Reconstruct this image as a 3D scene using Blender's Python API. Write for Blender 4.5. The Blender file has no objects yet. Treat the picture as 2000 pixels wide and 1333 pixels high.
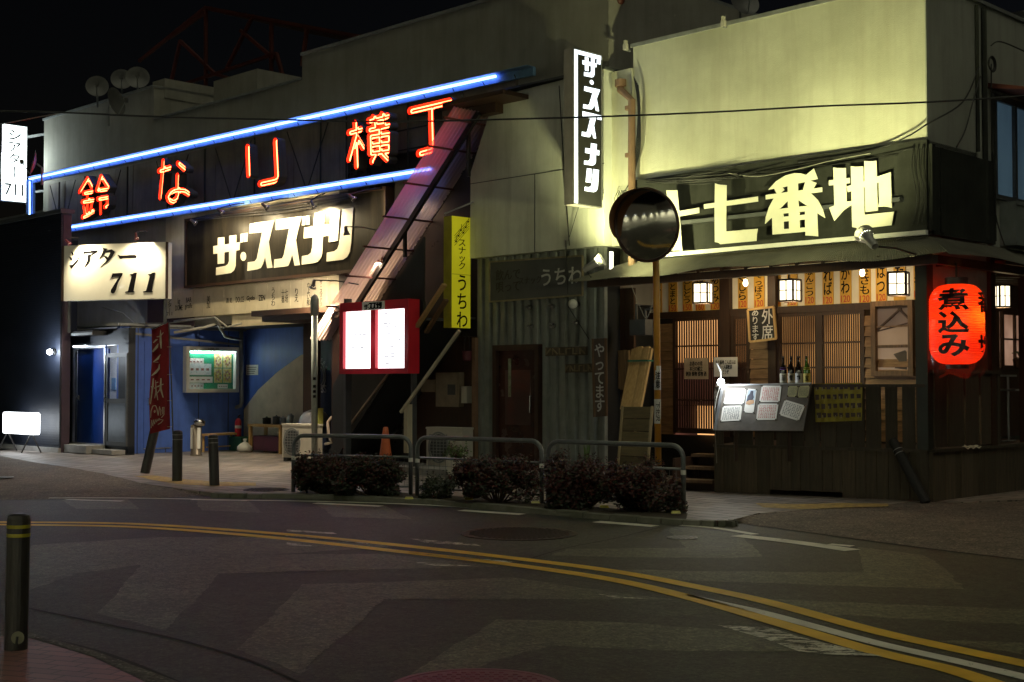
import bpy, bmesh, math, random
import numpy as np
from mathutils import Vector, Matrix
random.seed(7)
C = bpy.context.scene.collection
scene = bpy.context.scene
R_ = math.radians

# ------------------------------------------------------------------ camera, sky, sun, exposure
CAM_H, FOC, PITCH = 1.65, 2600.0, math.atan(83.5/2600.0)
cam = bpy.data.cameras.new("camera"); cam.sensor_width = 36; cam.lens = 46.8
cam.clip_start, cam.clip_end = 0.1, 2000
co = bpy.data.objects.new("camera", cam); C.objects.link(co)
co.location = (0, 0, CAM_H); co.rotation_euler = (math.pi/2+PITCH, 0, 0)
scene.camera = co

world = bpy.data.worlds.new("World"); scene.world = world; world.use_nodes = True
wn, wl = world.node_tree.nodes, world.node_tree.links
sky = wn.new("ShaderNodeTexSky"); sky.sky_type = 'NISHITA'; sky.sun_disc = False
sky.sun_elevation = R_(-4.0); sky.sun_rotation = R_(30); sky.air_density = 1.0; sky.dust_density = 0.4
wl.new(sky.outputs[0], wn["Background"].inputs[0]); wn["Background"].inputs[1].default_value = 0.028

sun = bpy.data.lights.new("sun", 'SUN'); sun.energy = 0.46; sun.angle = R_(40); sun.color = (1.0, 0.99, 0.70)  # dim night fill standing in for street lamps and city glow
so = bpy.data.objects.new("sun", sun); C.objects.link(so); so.rotation_euler = (R_(24), R_(10), 0)

scene.render.engine = 'CYCLES'
cy = scene.cycles
cy.use_denoising = True
try: cy.denoiser = 'OPENIMAGEDENOISE'
except Exception: pass
cy.max_bounces = 6; cy.diffuse_bounces = 3; cy.glossy_bounces = 3; cy.transmission_bounces = 4; cy.transparent_max_bounces = 12
cy.sample_clamp_indirect = 4.0; cy.caustics_reflective = False; cy.caustics_refractive = False
vs = scene.view_settings; vs.view_transform = 'Standard'; vs.look = 'None'; vs.gamma = 1; vs.exposure = 0; vs.use_curve_mapping = False

# ------------------------------------------------------------------ frames: the street front runs along U, N points out to the street
S2 = 1/math.sqrt(2)
O = Vector((5.85, 18.65, 0)); U = Vector((S2, -S2, 0)); N = Vector((-S2, -S2, 0)); Z = Vector((0, 0, 1))
EYE = Vector((0, 0, CAM_H))
def P(u, w, z): return O+U*u+N*w+Z*z
def ray(px, py):
    cx, cz = (px-1000)/FOC, (666.5-py)/FOC
    return Vector((cx, math.cos(PITCH)-cz*math.sin(PITCH), math.sin(PITCH)+cz*math.cos(PITCH)))
def hit(px, py, p0, n):
    d = ray(px, py); return EYE+d*((p0-EYE).dot(n)/d.dot(n))
def fp(px, py, w=0): return hit(px, py, O+N*w, N)             # point on a plane parallel to the street front
def sp(px, py, u=0): return hit(px, py, O+U*u, U)             # point on a plane square to the street front
def gp(px, py, z=0): return hit(px, py, Vector((0, 0, z)), Z) # point on the ground
def yp(px, py, y): return hit(px, py, Vector((0, y, 0)), Vector((0, 1, 0)))
def uwz(p):
    q = p-O; return q.dot(U), q.dot(N), p.z
def FU(px, py, w=0):
    a = uwz(fp(px, py, w)); return a[0], a[2]
def SU(px, py, u=0):
    a = uwz(sp(px, py, u)); return a[1], a[2]
def rect(x0, x1, yt, yb, w=0):
    xm, ym = (x0+x1)/2, (yt+yb)/2
    return FU(x0, ym, w)[0], FU(x1, ym, w)[0], FU(xm, yb, w)[1], FU(xm, yt, w)[1]   # u0,u1,z0,z1
def srect(x0, x1, yt, yb, u=0):
    xm, ym = (x0+x1)/2, (yt+yb)/2
    return SU(x0, ym, u)[0], SU(x1, ym, u)[0], SU(xm, yb, u)[1], SU(xm, yt, u)[1]   # w0 (near), w1 (far), z0, z1

# ------------------------------------------------------------------ mesh builder
class MB:
    def __init__(s): s.v, s.f, s.uv = [], [], None
    def add(s, vs, fs):
        b = len(s.v); s.v += [tuple(v) for v in vs]; s.f += [tuple(b+i for i in f) for f in fs]; return s
    def hexa(s, p): return s.add(p, [(0,3,2,1),(4,5,6,7),(0,1,5,4),(1,2,6,5),(2,3,7,6),(3,0,4,7)])
    def box(s, u0, u1, w0, w1, z0, z1):
        if u0 > u1: u0, u1 = u1, u0
        if w0 < w1: w0, w1 = w1, w0   # U, N, Z is left-handed: this order keeps the normals outward
        return s.hexa([P(u0,w0,z0),P(u1,w0,z0),P(u1,w1,z0),P(u0,w1,z0),P(u0,w0,z1),P(u1,w0,z1),P(u1,w1,z1),P(u0,w1,z1)])
    def ob(s, c, a, b, d):   # centre and three half vectors
        c, a, b, d = Vector(c), Vector(a), Vector(b), Vector(d)
        return s.hexa([c-a-b-d,c+a-b-d,c+a+b-d,c-a+b-d,c-a-b+d,c+a-b+d,c+a+b+d,c-a+b+d])
    def bar(s, p, q, w, h=None, up=Z):
        p, q = Vector(p), Vector(q); d = q-p; h = h or w
        a = d.cross(up)
        if a.length < 1e-5: a = d.cross(Vector((1,0,0)))
        a.normalize(); b = a.cross(d).normalized()
        return s.ob((p+q)/2, a*w/2, b*h/2, d/2)
    def lbox(s, x0, x1, y0, y1, z0, z1):
        return s.hexa([(x0,y0,z0),(x1,y0,z0),(x1,y1,z0),(x0,y1,z0),(x0,y0,z1),(x1,y0,z1),(x1,y1,z1),(x0,y1,z1)])
    def prism(s, poly, vec):
        n = len(poly); vec = Vector(vec); a = [Vector(p) for p in poly]
        return s.add(a+[p+vec for p in a], [tuple(range(n))[::-1], tuple(range(n, 2*n))]+[(i,(i+1)%n,n+(i+1)%n,n+i) for i in range(n)])
    def face(s, poly): return s.add(poly, [tuple(range(len(poly)))])
    def tube(s, pts, r, n=8, closed=False):
        pts = [Vector(p) for p in pts]; m = len(pts); vs, fs = [], []
        rr = r if isinstance(r, (list, tuple)) else [r]*m
        prev = None
        for i, p in enumerate(pts):
            if closed: t = pts[(i+1)%m]-pts[i-1]
            else: t = pts[min(i+1,m-1)]-pts[max(i-1,0)]
            if t.length < 1e-9: t = Vector((0,0,1))
            t.normalize()
            if prev is None:
                a = t.cross(Z) if abs(t.z) < .95 else t.cross(Vector((1,0,0)))
            else: a = prev-t*prev.dot(t)
            if a.length < 1e-6: a = t.orthogonal()
            a.normalize(); prev = a; b = t.cross(a)
            for k in range(n):
                th = 2*math.pi*k/n; vs.append(p+(a*math.cos(th)+b*math.sin(th))*rr[i])
        for i in range(m if closed else m-1):
            j = (i+1)%m
            for k in range(n): fs.append((i*n+k, i*n+(k+1)%n, j*n+(k+1)%n, j*n+k))
        if not closed: fs += [tuple(range(n))[::-1], tuple(range((m-1)*n, m*n))]
        return s.add(vs, fs)
    def lathe(s, prof, base, axis=Z, n=24, caps=True):
        base, axis = Vector(base), Vector(axis).normalized()
        a = axis.orthogonal().normalized(); b = axis.cross(a); vs, fs = [], []
        for r, h in prof:
            for k in range(n):
                th = 2*math.pi*k/n; vs.append(base+axis*h+(a*math.cos(th)+b*math.sin(th))*r)
        m = len(prof)
        for i in range(m-1):
            for k in range(n): fs.append((i*n+k, i*n+(k+1)%n, (i+1)*n+(k+1)%n, (i+1)*n+k))
        if caps: fs += [tuple(range(n))[::-1], tuple(range((m-1)*n, m*n))]
        return s.add(vs, fs)
    def grid(s, fn, nu, nv):
        vs = [fn(i/nu, j/nv) for j in range(nv+1) for i in range(nu+1)]
        fs = [(j*(nu+1)+i, j*(nu+1)+i+1, (j+1)*(nu+1)+i+1, (j+1)*(nu+1)+i) for j in range(nv) for i in range(nu)]
        return s.add(vs, fs)
    def corr(s, p0, pa, pb, waves, amp, n, nv=1, th=0):
        p0, pa, pb, n = Vector(p0), Vector(pa), Vector(pb), Vector(n).normalized()
        k = waves*6
        def fn(a, b): return p0+(pa-p0)*a+(pb-p0)*b+n*(amp*math.cos(2*math.pi*waves*a))
        s.grid(fn, k, nv)
        if th: s.grid(lambda a, b: fn(a, b)-n*th, k, nv)
        return s
    def trap(s, p0, pa, pb, waves, amp, n):   # trapezoid ribs
        p0, pa, pb, n = Vector(p0), Vector(pa), Vector(pb), Vector(n).normalized()
        xs, hs = [], []
        for i in range(waves):
            for t, h in ((0,0),(.42,0),(.5,1),(.92,1)): xs.append((i+t)/waves); hs.append(h)
        xs.append(1.0); hs.append(0)
        vs = [p0+(pa-p0)*x+n*amp*h for x, h in zip(xs, hs)]; vs += [v+(pb-p0) for v in vs]
        m = len(xs)
        return s.add(vs, [(i, i+1, m+i+1, m+i) for i in range(m-1)])

def tag(o, label=None, cat=None, group=None, kind=None):
    if label: o['label'] = label
    if cat: o['category'] = cat
    if group: o['group'] = group
    if kind: o['kind'] = kind
    return o
def build(name, mb, m, parent=None, smooth=False, label=None):
    me = bpy.data.meshes.new(name); me.from_pydata(mb.v, [], mb.f); me.validate(clean_customdata=False); me.update()
    if smooth:
        for p in me.polygons: p.use_smooth = True
    if m is not None: me.materials.append(m)
    return link(name, me, parent, label)
def link(name, me, parent=None, label=None):
    o = bpy.data.objects.new(name, me); C.objects.link(o)
    if parent is not None:
        o.parent = parent
        if parent.type == 'EMPTY': o.matrix_parent_inverse = parent.matrix_basis.inverted()
    if label: o['label'] = label
    return o
def thing(name, label, cat, loc=(0,0,0), group=None):
    o = bpy.data.objects.new(name, None); C.objects.link(o); o.location = loc; o.empty_display_size = .1
    return tag(o, label, cat, group)
def one(name, mb, m, label, cat, group=None, smooth=False):
    return tag(build(name, mb, m, None, smooth), label, cat, group)
def struct(name, mb, m): return tag(build(name, mb, m), kind='structure')
def copy_tree(o, parent=None):
    c = o.copy(); C.objects.link(c)
    if parent is not None: c.parent = parent
    for ch in list(o.children): copy_tree(ch, c)
    return c

# ------------------------------------------------------------------ text as mesh (the font that ships with Blender)
_txt = {}
def text_mesh(body, bold=0.0, ext=.02, line=1.0):
    k = (body, bold, ext, line)
    if k not in _txt:
        cu = bpy.data.curves.new('lettering', 'FONT'); cu.body = body; cu.size = 1; cu.align_x = 'CENTER'; cu.align_y = 'CENTER'
        cu.offset = bold; cu.extrude = ext; cu.space_line = line; cu.resolution_u = 3; cu.fill_mode = 'FRONT' if ext == 0 else 'BOTH'
        o = bpy.data.objects.new('lettering', cu)
        me = bpy.data.meshes.new_from_object(o)
        n = len(me.vertices); a = np.empty(n*3, dtype=np.float32); me.vertices.foreach_get('co', a)
        fs = [tuple(p.vertices) for p in me.polygons]
        _txt[k] = (a.reshape(n, 3).astype(float), fs)
        bpy.data.objects.remove(o); bpy.data.curves.remove(cu); bpy.data.meshes.remove(me)
    return _txt[k]
def split_faces(a, fs, mx):
    bm = bmesh.new(); vs = [bm.verts.new(v) for v in a]
    for f in fs:
        try: bm.faces.new([vs[i] for i in f])
        except ValueError: pass
    bmesh.ops.triangulate(bm, faces=bm.faces[:])
    for _ in range(5):
        es = [e for e in bm.edges if e.calc_length() > mx]
        if not es: break
        bmesh.ops.subdivide_edges(bm, edges=es, cuts=1); bmesh.ops.triangulate(bm, faces=bm.faces[:])
    bm.verts.index_update(); out = np.array([tuple(v.co) for v in bm.verts]), [tuple(v.index for v in f.verts) for f in bm.faces]; bm.free(); return out
def put_text(mb, body, org, right, up, w=None, h=None, bold=0.0, ext=.02, line=1.0, depth=.004, fn=None):
    """fit the text into a box w x h (metres) centred on org"""
    a, fs = text_mesh(body, bold, ext, line)
    if not len(a): return mb
    if fn: a, fs = split_faces(a, fs, .07)
    lo, hi = a.min(0), a.max(0); sx, sy = max(hi[0]-lo[0], 1e-3), max(hi[1]-lo[1], 1e-3); cx, cyy = (lo[0]+hi[0])/2, (lo[1]+hi[1])/2
    if w and h: kx, ky = w/sx, h/sy
    elif h: kx = ky = h/sy
    else: kx = ky = w/sx
    right, up = Vector(right).normalized(), Vector(up).normalized(); nn = right.cross(up); org = Vector(org)
    vs = []
    for x, y, z in a:
        X, Y, D = (x-cx)*kx, (y-cyy)*ky, depth*(1 if z > 0 else 0)
        vs.append(fn(X, Y, D) if fn else org+right*X+up*Y+nn*D)
    return mb.add(vs, fs)

# ------------------------------------------------------------------ materials
def _nodes(name):
    m = bpy.data.materials.new(name); m.use_nodes = True
    nt = m.node_tree; return m, nt.nodes, nt.links, nt.nodes['Principled BSDF']
def mat(name, c, rough=.6, metal=0.0, c2=None, ns=4.0, stretch=(1,1,1), bump=0.0, bs=40.0, island=0.0, spec=.5, streak=None, detail=5, coat=0.0, lo=.35, hi=.65):
    m, n, l, b = _nodes(name)
    b.inputs['Roughness'].default_value = rough; b.inputs['Metallic'].default_value = metal
    b.inputs['Specular IOR Level'].default_value = spec; b.inputs['Coat Weight'].default_value = coat
    tc = n.new('ShaderNodeTexCoord'); mp = n.new('ShaderNodeMapping'); mp.inputs['Scale'].default_value = stretch
    l.new(tc.outputs['Object'], mp.inputs['Vector'])
    no = n.new('ShaderNodeTexNoise'); no.inputs['Scale'].default_value = ns; no.inputs['Detail'].default_value = detail; no.inputs['Roughness'].default_value = .62
    l.new(mp.outputs[0], no.inputs['Vector'])
    rp = n.new('ShaderNodeValToRGB'); rp.color_ramp.elements[0].position = lo; rp.color_ramp.elements[1].position = hi
    c2 = c2 or tuple(x*.72 for x in c)
    rp.color_ramp.elements[0].color = (*c2, 1); rp.color_ramp.elements[1].color = (*c, 1)
    l.new(no.outputs['Fac'], rp.inputs['Fac'])
    last = rp.outputs[0]
    if streak:   # rain streaks down a wall: (colour, amount)
        mp2 = n.new('ShaderNodeMapping'); mp2.inputs['Scale'].default_value = (1.6, 1.6, .13); l.new(tc.outputs['Object'], mp2.inputs['Vector'])
        n2 = n.new('ShaderNodeTexNoise'); n2.inputs['Scale'].default_value = 2.6; n2.inputs['Detail'].default_value = 7; n2.inputs['Roughness'].default_value = .7; l.new(mp2.outputs[0], n2.inputs['Vector'])
        r2 = n.new('ShaderNodeValToRGB'); r2.color_ramp.elements[0].position = .46; r2.color_ramp.elements[1].position = .72
        r2.color_ramp.elements[0].color = (0,0,0,1); r2.color_ramp.elements[1].color = (streak[1],)*3+(1,); l.new(n2.outputs['Fac'], r2.inputs['Fac'])
        mx = n.new('ShaderNodeMixRGB'); l.new(r2.outputs[0], mx.inputs[0]); l.new(last, mx.inputs[1]); mx.inputs[2].default_value = (*streak[0], 1); last = mx.outputs[0]
    if island:
        ge = n.new('ShaderNodeNewGeometry'); mm = n.new('ShaderNodeMapRange'); mm.inputs['To Min'].default_value = 1-island; mm.inputs['To Max'].default_value = 1+island*.6
        l.new(ge.outputs['Random Per Island'], mm.inputs['Value'])
        mx = n.new('ShaderNodeMixRGB'); mx.blend_type = 'MULTIPLY'; mx.inputs[0].default_value = 1; l.new(last, mx.inputs[1]); l.new(mm.outputs[0], mx.inputs[2]); last = mx.outputs[0]
    l.new(last, b.inputs['Base Color'])
    mr = n.new('ShaderNodeMapRange'); mr.inputs['To Min'].default_value = max(rough-.12, .03); mr.inputs['To Max'].default_value = min(rough+.12, 1); l.new(no.outputs['Fac'], mr.inputs['Value']); l.new(mr.outputs[0], b.inputs['Roughness'])
    if bump:
        nb = n.new('ShaderNodeTexNoise'); nb.inputs['Scale'].default_value = bs; nb.inputs['Detail'].default_value = 4; l.new(mp.outputs[0], nb.inputs['Vector'])
        bp = n.new('ShaderNodeBump'); bp.inputs['Strength'].default_value = bump; bp.inputs['Distance'].default_value = .02; l.new(nb.outputs['Fac'], bp.inputs['Height']); l.new(bp.outputs[0], b.inputs['Normal'])
    return m
def glow(name, c, s, base=(.8,.8,.8)):
    m, n, l, b = _nodes(name)
    b.inputs['Base Color'].default_value = (*base, 1); b.inputs['Emission Color'].default_value = (*c, 1); b.inputs['Emission Strength'].default_value = s; b.inputs['Roughness'].default_value = .4
    return m
def glow_var(name, c, c2, s, ns=3, stretch=(1,1,1), lo=.35, hi=.65, base=(.22,.17,.12)):
    m = glow(name, c, s, base); n, l = m.node_tree.nodes, m.node_tree.links; b = n['Principled BSDF']
    tc = n.new('ShaderNodeTexCoord'); mp = n.new('ShaderNodeMapping'); mp.inputs['Scale'].default_value = stretch; l.new(tc.outputs['Object'], mp.inputs['Vector'])
    no = n.new('ShaderNodeTexNoise'); no.inputs['Scale'].default_value = ns; no.inputs['Detail'].default_value = 4; l.new(mp.outputs[0], no.inputs['Vector'])
    rp = n.new('ShaderNodeValToRGB'); rp.color_ramp.elements[0].position = lo; rp.color_ramp.elements[1].position = hi
    rp.color_ramp.elements[0].color = (*c2, 1); rp.color_ramp.elements[1].color = (*c, 1); l.new(no.outputs['Fac'], rp.inputs[0]); l.new(rp.outputs[0], b.inputs['Emission Color'])
    return m
def glass(name, c=(1,1,1), rough=.05, alpha=None):
    m, n, l, b = _nodes(name)
    tr = n.new('ShaderNodeBsdfTransparent'); tr.inputs[0].default_value = (*c, 1)
    gl = n.new('ShaderNodeBsdfGlossy'); gl.inputs['Roughness'].default_value = rough
    mx = n.new('ShaderNodeMixShader'); mx.inputs[0].default_value = .06; l.new(tr.outputs[0], mx.inputs[1]); l.new(gl.outputs[0], mx.inputs[2]); l.new(mx.outputs[0], n['Material Output'].inputs[0])
    return m
def brick(name, c1, c2, mortar, bw, bh, rot=0, ms=.006, rough=.55, bump=.35):
    m, n, l, b = _nodes(name)
    tc = n.new('ShaderNodeTexCoord'); mp = n.new('ShaderNodeMapping'); mp.inputs['Rotation'].default_value = (0, 0, rot); l.new(tc.outputs['Object'], mp.inputs['Vector'])
    br = n.new('ShaderNodeTexBrick'); br.inputs['Scale'].default_value = 1; br.inputs['Brick Width'].default_value = bw; br.inputs['Row Height'].default_value = bh
    br.inputs['Mortar Size'].default_value = ms; br.inputs['Color1'].default_value = (*c1,1); br.inputs['Color2'].default_value = (*c2,1); br.inputs['Mortar'].default_value = (*mortar,1)
    l.new(mp.outputs[0], br.inputs['Vector'])
    no = n.new('ShaderNodeTexNoise'); no.inputs['Scale'].default_value = 1.3; no.inputs['Detail'].default_value = 8; l.new(tc.outputs['Object'], no.inputs['Vector'])
    rp = n.new('ShaderNodeMapRange'); rp.inputs['From Min'].default_value = .3; rp.inputs['From Max'].default_value = .7; rp.inputs['To Min'].default_value = .6; rp.inputs['To Max'].default_value = 1.15; l.new(no.outputs['Fac'], rp.inputs[0])
    mx = n.new('ShaderNodeMixRGB'); mx.blend_type = 'MULTIPLY'; mx.inputs[0].default_value = 1; l.new(br.outputs['Color'], mx.inputs[1]); l.new(rp.outputs[0], mx.inputs[2]); l.new(mx.outputs[0], b.inputs['Base Color'])
    b.inputs['Roughness'].default_value = rough
    bp = n.new('ShaderNodeBump'); bp.inputs['Strength'].default_value = bump; bp.inputs['Distance'].default_value = .02; bp.invert = True; l.new(br.outputs['Fac'], bp.inputs['Height']); l.new(bp.outputs[0], b.inputs['Normal'])
    return m
def worn(name, c, c0, thr=.5, ns=14, rough=.6, stretch=(1,1,1)):
    """road paint worn through to the surface below: the gaps are see-through"""
    m, n, l, b = _nodes(name); b.inputs['Roughness'].default_value = rough
    tc = n.new('ShaderNodeTexCoord'); mp = n.new('ShaderNodeMapping'); mp.inputs['Scale'].default_value = stretch; l.new(tc.outputs['Object'], mp.inputs['Vector'])
    no = n.new('ShaderNodeTexNoise'); no.inputs['Scale'].default_value = ns; no.inputs['Detail'].default_value = 9; no.inputs['Roughness'].default_value = .75; l.new(mp.outputs[0], no.inputs['Vector'])
    rp = n.new('ShaderNodeValToRGB'); rp.color_ramp.elements[0].position = thr-.03; rp.color_ramp.elements[1].position = thr+.03; l.new(no.outputs['Fac'], rp.inputs[0])
    n2 = n.new('ShaderNodeTexNoise'); n2.inputs['Scale'].default_value = 3; n2.inputs['Detail'].default_value = 6; l.new(tc.outputs['Object'], n2.inputs['Vector'])
    cr = n.new('ShaderNodeValToRGB'); cr.color_ramp.elements[0].color = (*c0,1); cr.color_ramp.elements[1].color = (*c,1); cr.color_ramp.elements[0].position = .3; cr.color_ramp.elements[1].position = .6; l.new(n2.outputs['Fac'], cr.inputs[0])
    l.new(cr.outputs[0], b.inputs['Base Color']); l.new(rp.outputs[0], b.inputs['Alpha'])
    return m

M = {}
M['wall'] = mat('weathered_cream_wall', (.30,.29,.25), .85, c2=(.235,.225,.195), ns=1.2, bump=.15, bs=60, streak=((.10,.095,.075),.3))
M['wall_cream'] = mat('cream_wall', (.56,.50,.36), .8, c2=(.46,.41,.29), ns=1.6, bump=.1, streak=((.25,.21,.13),.4))
M['wall_band'] = mat('brown_cladding', (.115,.095,.082), .7, c2=(.085,.07,.06), ns=2.5, streak=((.05,.04,.035),.5))
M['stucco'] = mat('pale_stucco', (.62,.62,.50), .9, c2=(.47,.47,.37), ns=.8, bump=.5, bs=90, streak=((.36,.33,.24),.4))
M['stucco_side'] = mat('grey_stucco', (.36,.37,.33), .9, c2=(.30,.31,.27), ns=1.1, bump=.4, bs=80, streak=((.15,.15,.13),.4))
M['panel'] = mat('grey_green_panel', (.72,.74,.65), .75, c2=(.60,.62,.54), ns=1.5, bump=.15, bs=70, streak=((.26,.26,.21),.4))
M['board'] = mat('dark_board', (.034,.036,.032), .7, c2=(.022,.023,.020), ns=3, bump=.1, streak=((.07,.075,.06),.25), spec=.12)
M['black'] = mat('black_paint', (.022,.021,.022), .42, c2=(.014,.014,.014), ns=5, streak=((.05,.05,.045),.3))
M['blackmat'] = mat('matt_black', (.015,.015,.015), .8, ns=5)
M['navy'] = mat('navy_cladding', (.012,.016,.028), .5, c2=(.009,.012,.02), ns=3)
M['blue'] = mat('blue_painted_wall', (.07,.15,.54), .5, c2=(.056,.12,.43), ns=2.2, streak=((.02,.04,.12),.4), bump=.05)
M['bluedoor'] = mat('blue_door_paint', (.012,.05,.27), .35, c2=(.010,.042,.22), ns=2)
M['white'] = mat('white_paint', (.78,.78,.75), .5, c2=(.70,.70,.66), ns=4)
M['letter'] = mat('cream_letter_paint', (.80,.79,.66), .55, c2=(.72,.71,.58), ns=3)
M['steel'] = mat('galvanised_steel', (.36,.37,.38), .38, metal=.85, c2=(.26,.27,.28), ns=8)
M['chrome'] = mat('bright_steel', (.62,.62,.62), .22, metal=1.0, ns=9)
M['alu'] = mat('aluminium', (.52,.53,.54), .35, metal=.8, ns=6)
M['grey'] = mat('grey_paint', (.24,.25,.25), .5, ns=6)
M['dgrey'] = mat('dark_grey_paint', (.07,.075,.08), .5, ns=6)
M['rail'] = mat('rail_paint', (.13,.14,.15), .32, c2=(.10,.11,.115), ns=12, spec=.6)
M['wood'] = mat('brown_wood', (.17,.095,.045), .6, c2=(.09,.05,.025), ns=5, stretch=(6,6,.6), island=.25, bump=.15)
M['dwood'] = mat('dark_brown_wood', (.046,.019,.0075), .6, c2=(.024,.010,.004), ns=5, stretch=(6,6,.6), island=.25, bump=.1)
M['log'] = mat('log_siding', (.30,.17,.075), .6, c2=(.18,.095,.04), ns=4, stretch=(1,1,9), island=.22, bump=.1)
M['pine'] = mat('new_pine', (.50,.33,.13), .6, c2=(.38,.23,.085), ns=4, stretch=(8,8,.5), island=.2)
M['oldwood'] = mat('weathered_planks', (.105,.080,.050), .75, c2=(.055,.042,.027), ns=4, stretch=(7,7,.5), island=.35, bump=.25)
M['fence'] = mat('fence_boards', (.065,.05,.034), .7, c2=(.035,.027,.018), ns=4, stretch=(7,7,.5), island=.3, bump=.2)
M['corr'] = mat('grey_corrugated', (.25,.27,.25), .55, metal=.1, c2=(.18,.195,.18), ns=3, streak=((.10,.09,.07),.5))
M['awning'] = mat('tin_awning', (.13,.125,.10), .55, metal=.2, c2=(.08,.078,.062), ns=2.5, streak=((.10,.08,.05),.4))
M['orangepipe'] = mat('brown_orange_pipe', (.22,.13,.075), .5, c2=(.17,.10,.06), ns=5)
M['pole_orange'] = mat('orange_pole_paint', (.56,.26,.025), .4, c2=(.47,.21,.02), ns=5)
M['red'] = mat('red_paint', (.58,.012,.03), .4, c2=(.5,.01,.025), ns=4)
M['banner'] = mat('red_cloth', (.24,.007,.013), .8, c2=(.19,.006,.011), ns=3)
M['rust'] = mat('red_oxide_steel', (.085,.016,.011), .6, c2=(.055,.012,.009), ns=3)
M['concrete'] = mat('concrete', (.30,.29,.27), .85, c2=(.21,.20,.19), ns=3, bump=.2)
M['kerb'] = mat('kerb_stone', (.17,.165,.14), .85, c2=(.10,.105,.07), ns=3, bump=.25)
M['paper'] = mat('paper', (.78,.76,.70), .7, c2=(.70,.68,.62), ns=5)
M['paper_tan'] = mat('tan_paper', (.58,.45,.30), .7, ns=5)
M['ink'] = mat('black_ink', (.008,.007,.008), .9, ns=5, spec=.05)
M['redink'] = mat('red_ink', (.55,.035,.015), .5, ns=5)
M['chalk'] = mat('chalk', (.62,.62,.60), .9, ns=6)
M['ac'] = mat('ivory_plastic', (.56,.53,.45), .5, c2=(.48,.45,.38), ns=4)
M['plasticblue'] = mat('dark_blue_plastic', (.03,.045,.10), .4, ns=5)
M['green'] = mat('green_board', (.01,.26,.13), .7, ns=5)
M['wire'] = mat('black_cable', (.012,.012,.012), .5, ns=9)
M['wire_pale'] = mat('grey_cable', (.30,.29,.25), .6, ns=9)
M['bottle'] = mat('dark_bottle_glass', (.012,.008,.006), .08, ns=5, spec=.8)
M['bottle_green'] = mat('green_bottle_glass', (.05,.13,.012), .08, ns=5, spec=.8)
M['cone'] = mat('orange_plastic', (.50,.11,.03), .5, c2=(.40,.085,.025), ns=4)
M['cloth'] = mat('pale_cloth', (.62,.60,.45), .9, ns=8)
M['yellowsign'] = None
M['glass'] = glass('clear_glass')
m, n_, l_, bs_ = _nodes('clear_plastic_film')
tr_ = n_.new('ShaderNodeBsdfTransparent'); gl_ = n_.new('ShaderNodeBsdfGlossy'); gl_.inputs['Roughness'].default_value = .25; mx_ = n_.new('ShaderNodeMixShader'); mx_.inputs[0].default_value = .07
l_.new(tr_.outputs[0], mx_.inputs[1]); l_.new(gl_.outputs[0], mx_.inputs[2]); l_.new(mx_.outputs[0], n_['Material Output'].inputs[0]); M['film'] = m
M['dirtyglass'] = glass('milky_plastic_film', (.95,.93,.92), .2)
def road_mat(name, c, c2, ns, grain, rough=.6, bump=.5):
    m, n, l, b = _nodes(name)
    tc = n.new('ShaderNodeTexCoord')
    def noise(sc, det, ro=.6):
        q = n.new('ShaderNodeTexNoise'); q.inputs['Scale'].default_value = sc; q.inputs['Detail'].default_value = det; q.inputs['Roughness'].default_value = ro; l.new(tc.outputs['Object'], q.inputs['Vector']); return q
    a, g, sp_ = noise(ns, 9), noise(27, 6, .85), noise(7, 6, .75)
    rp = n.new('ShaderNodeValToRGB'); rp.color_ramp.elements[0].position = .35; rp.color_ramp.elements[1].position = .65; rp.color_ramp.elements[0].color = (*c2,1); rp.color_ramp.elements[1].color = (*c,1); l.new(a.outputs['Fac'], rp.inputs[0])
    mr = n.new('ShaderNodeMapRange'); mr.inputs['From Min'].default_value = .40; mr.inputs['From Max'].default_value = .61; mr.inputs['To Min'].default_value = max(.15, 1-grain*1.1); mr.inputs['To Max'].default_value = 1+grain*2.0; l.new(g.outputs['Fac'], mr.inputs[0])
    m2 = n.new('ShaderNodeMapRange'); m2.inputs['From Min'].default_value = .35; m2.inputs['From Max'].default_value = .65; m2.inputs['To Min'].default_value = 1-grain*.5; m2.inputs['To Max'].default_value = 1+grain*.5; l.new(sp_.outputs['Fac'], m2.inputs[0])
    x1 = n.new('ShaderNodeMixRGB'); x1.blend_type = 'MULTIPLY'; x1.inputs[0].default_value = 1; l.new(rp.outputs[0], x1.inputs[1]); l.new(mr.outputs[0], x1.inputs[2])
    x2 = n.new('ShaderNodeMixRGB'); x2.blend_type = 'MULTIPLY'; x2.inputs[0].default_value = 1; l.new(x1.outputs[0], x2.inputs[1]); l.new(m2.outputs[0], x2.inputs[2]); l.new(x2.outputs[0], b.inputs['Base Color'])
    vo = n.new('ShaderNodeTexVoronoi'); vo.inputs['Scale'].default_value = 20; l.new(tc.outputs['Object'], vo.inputs['Vector']); sk = n.new('ShaderNodeMapRange'); sk.inputs['From Min'].default_value = .26; sk.inputs['From Max'].default_value = .12; sk.inputs['To Max'].default_value = 1.0; l.new(vo.outputs['Distance'], sk.inputs[0])
    mk = n.new('ShaderNodeMath'); mk.operation = 'MULTIPLY'; l.new(sk.outputs[0], mk.inputs[0]); l.new(sp_.outputs['Fac'], mk.inputs[1]); x3 = n.new('ShaderNodeMixRGB'); l.new(mk.outputs[0], x3.inputs[0]); l.new(x2.outputs[0], x3.inputs[1]); x3.inputs[2].default_value = (c[0]*5, c[1]*5, c[2]*5, 1); l.new(x3.outputs[0], b.inputs['Base Color'])
    b.inputs['Roughness'].default_value = rough
    bp = n.new('ShaderNodeBump'); bp.inputs['Strength'].default_value = bump; bp.inputs['Distance'].default_value = .02; l.new(g.outputs['Fac'], bp.inputs['Height']); l.new(bp.outputs[0], b.inputs['Normal'])
    return m
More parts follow.
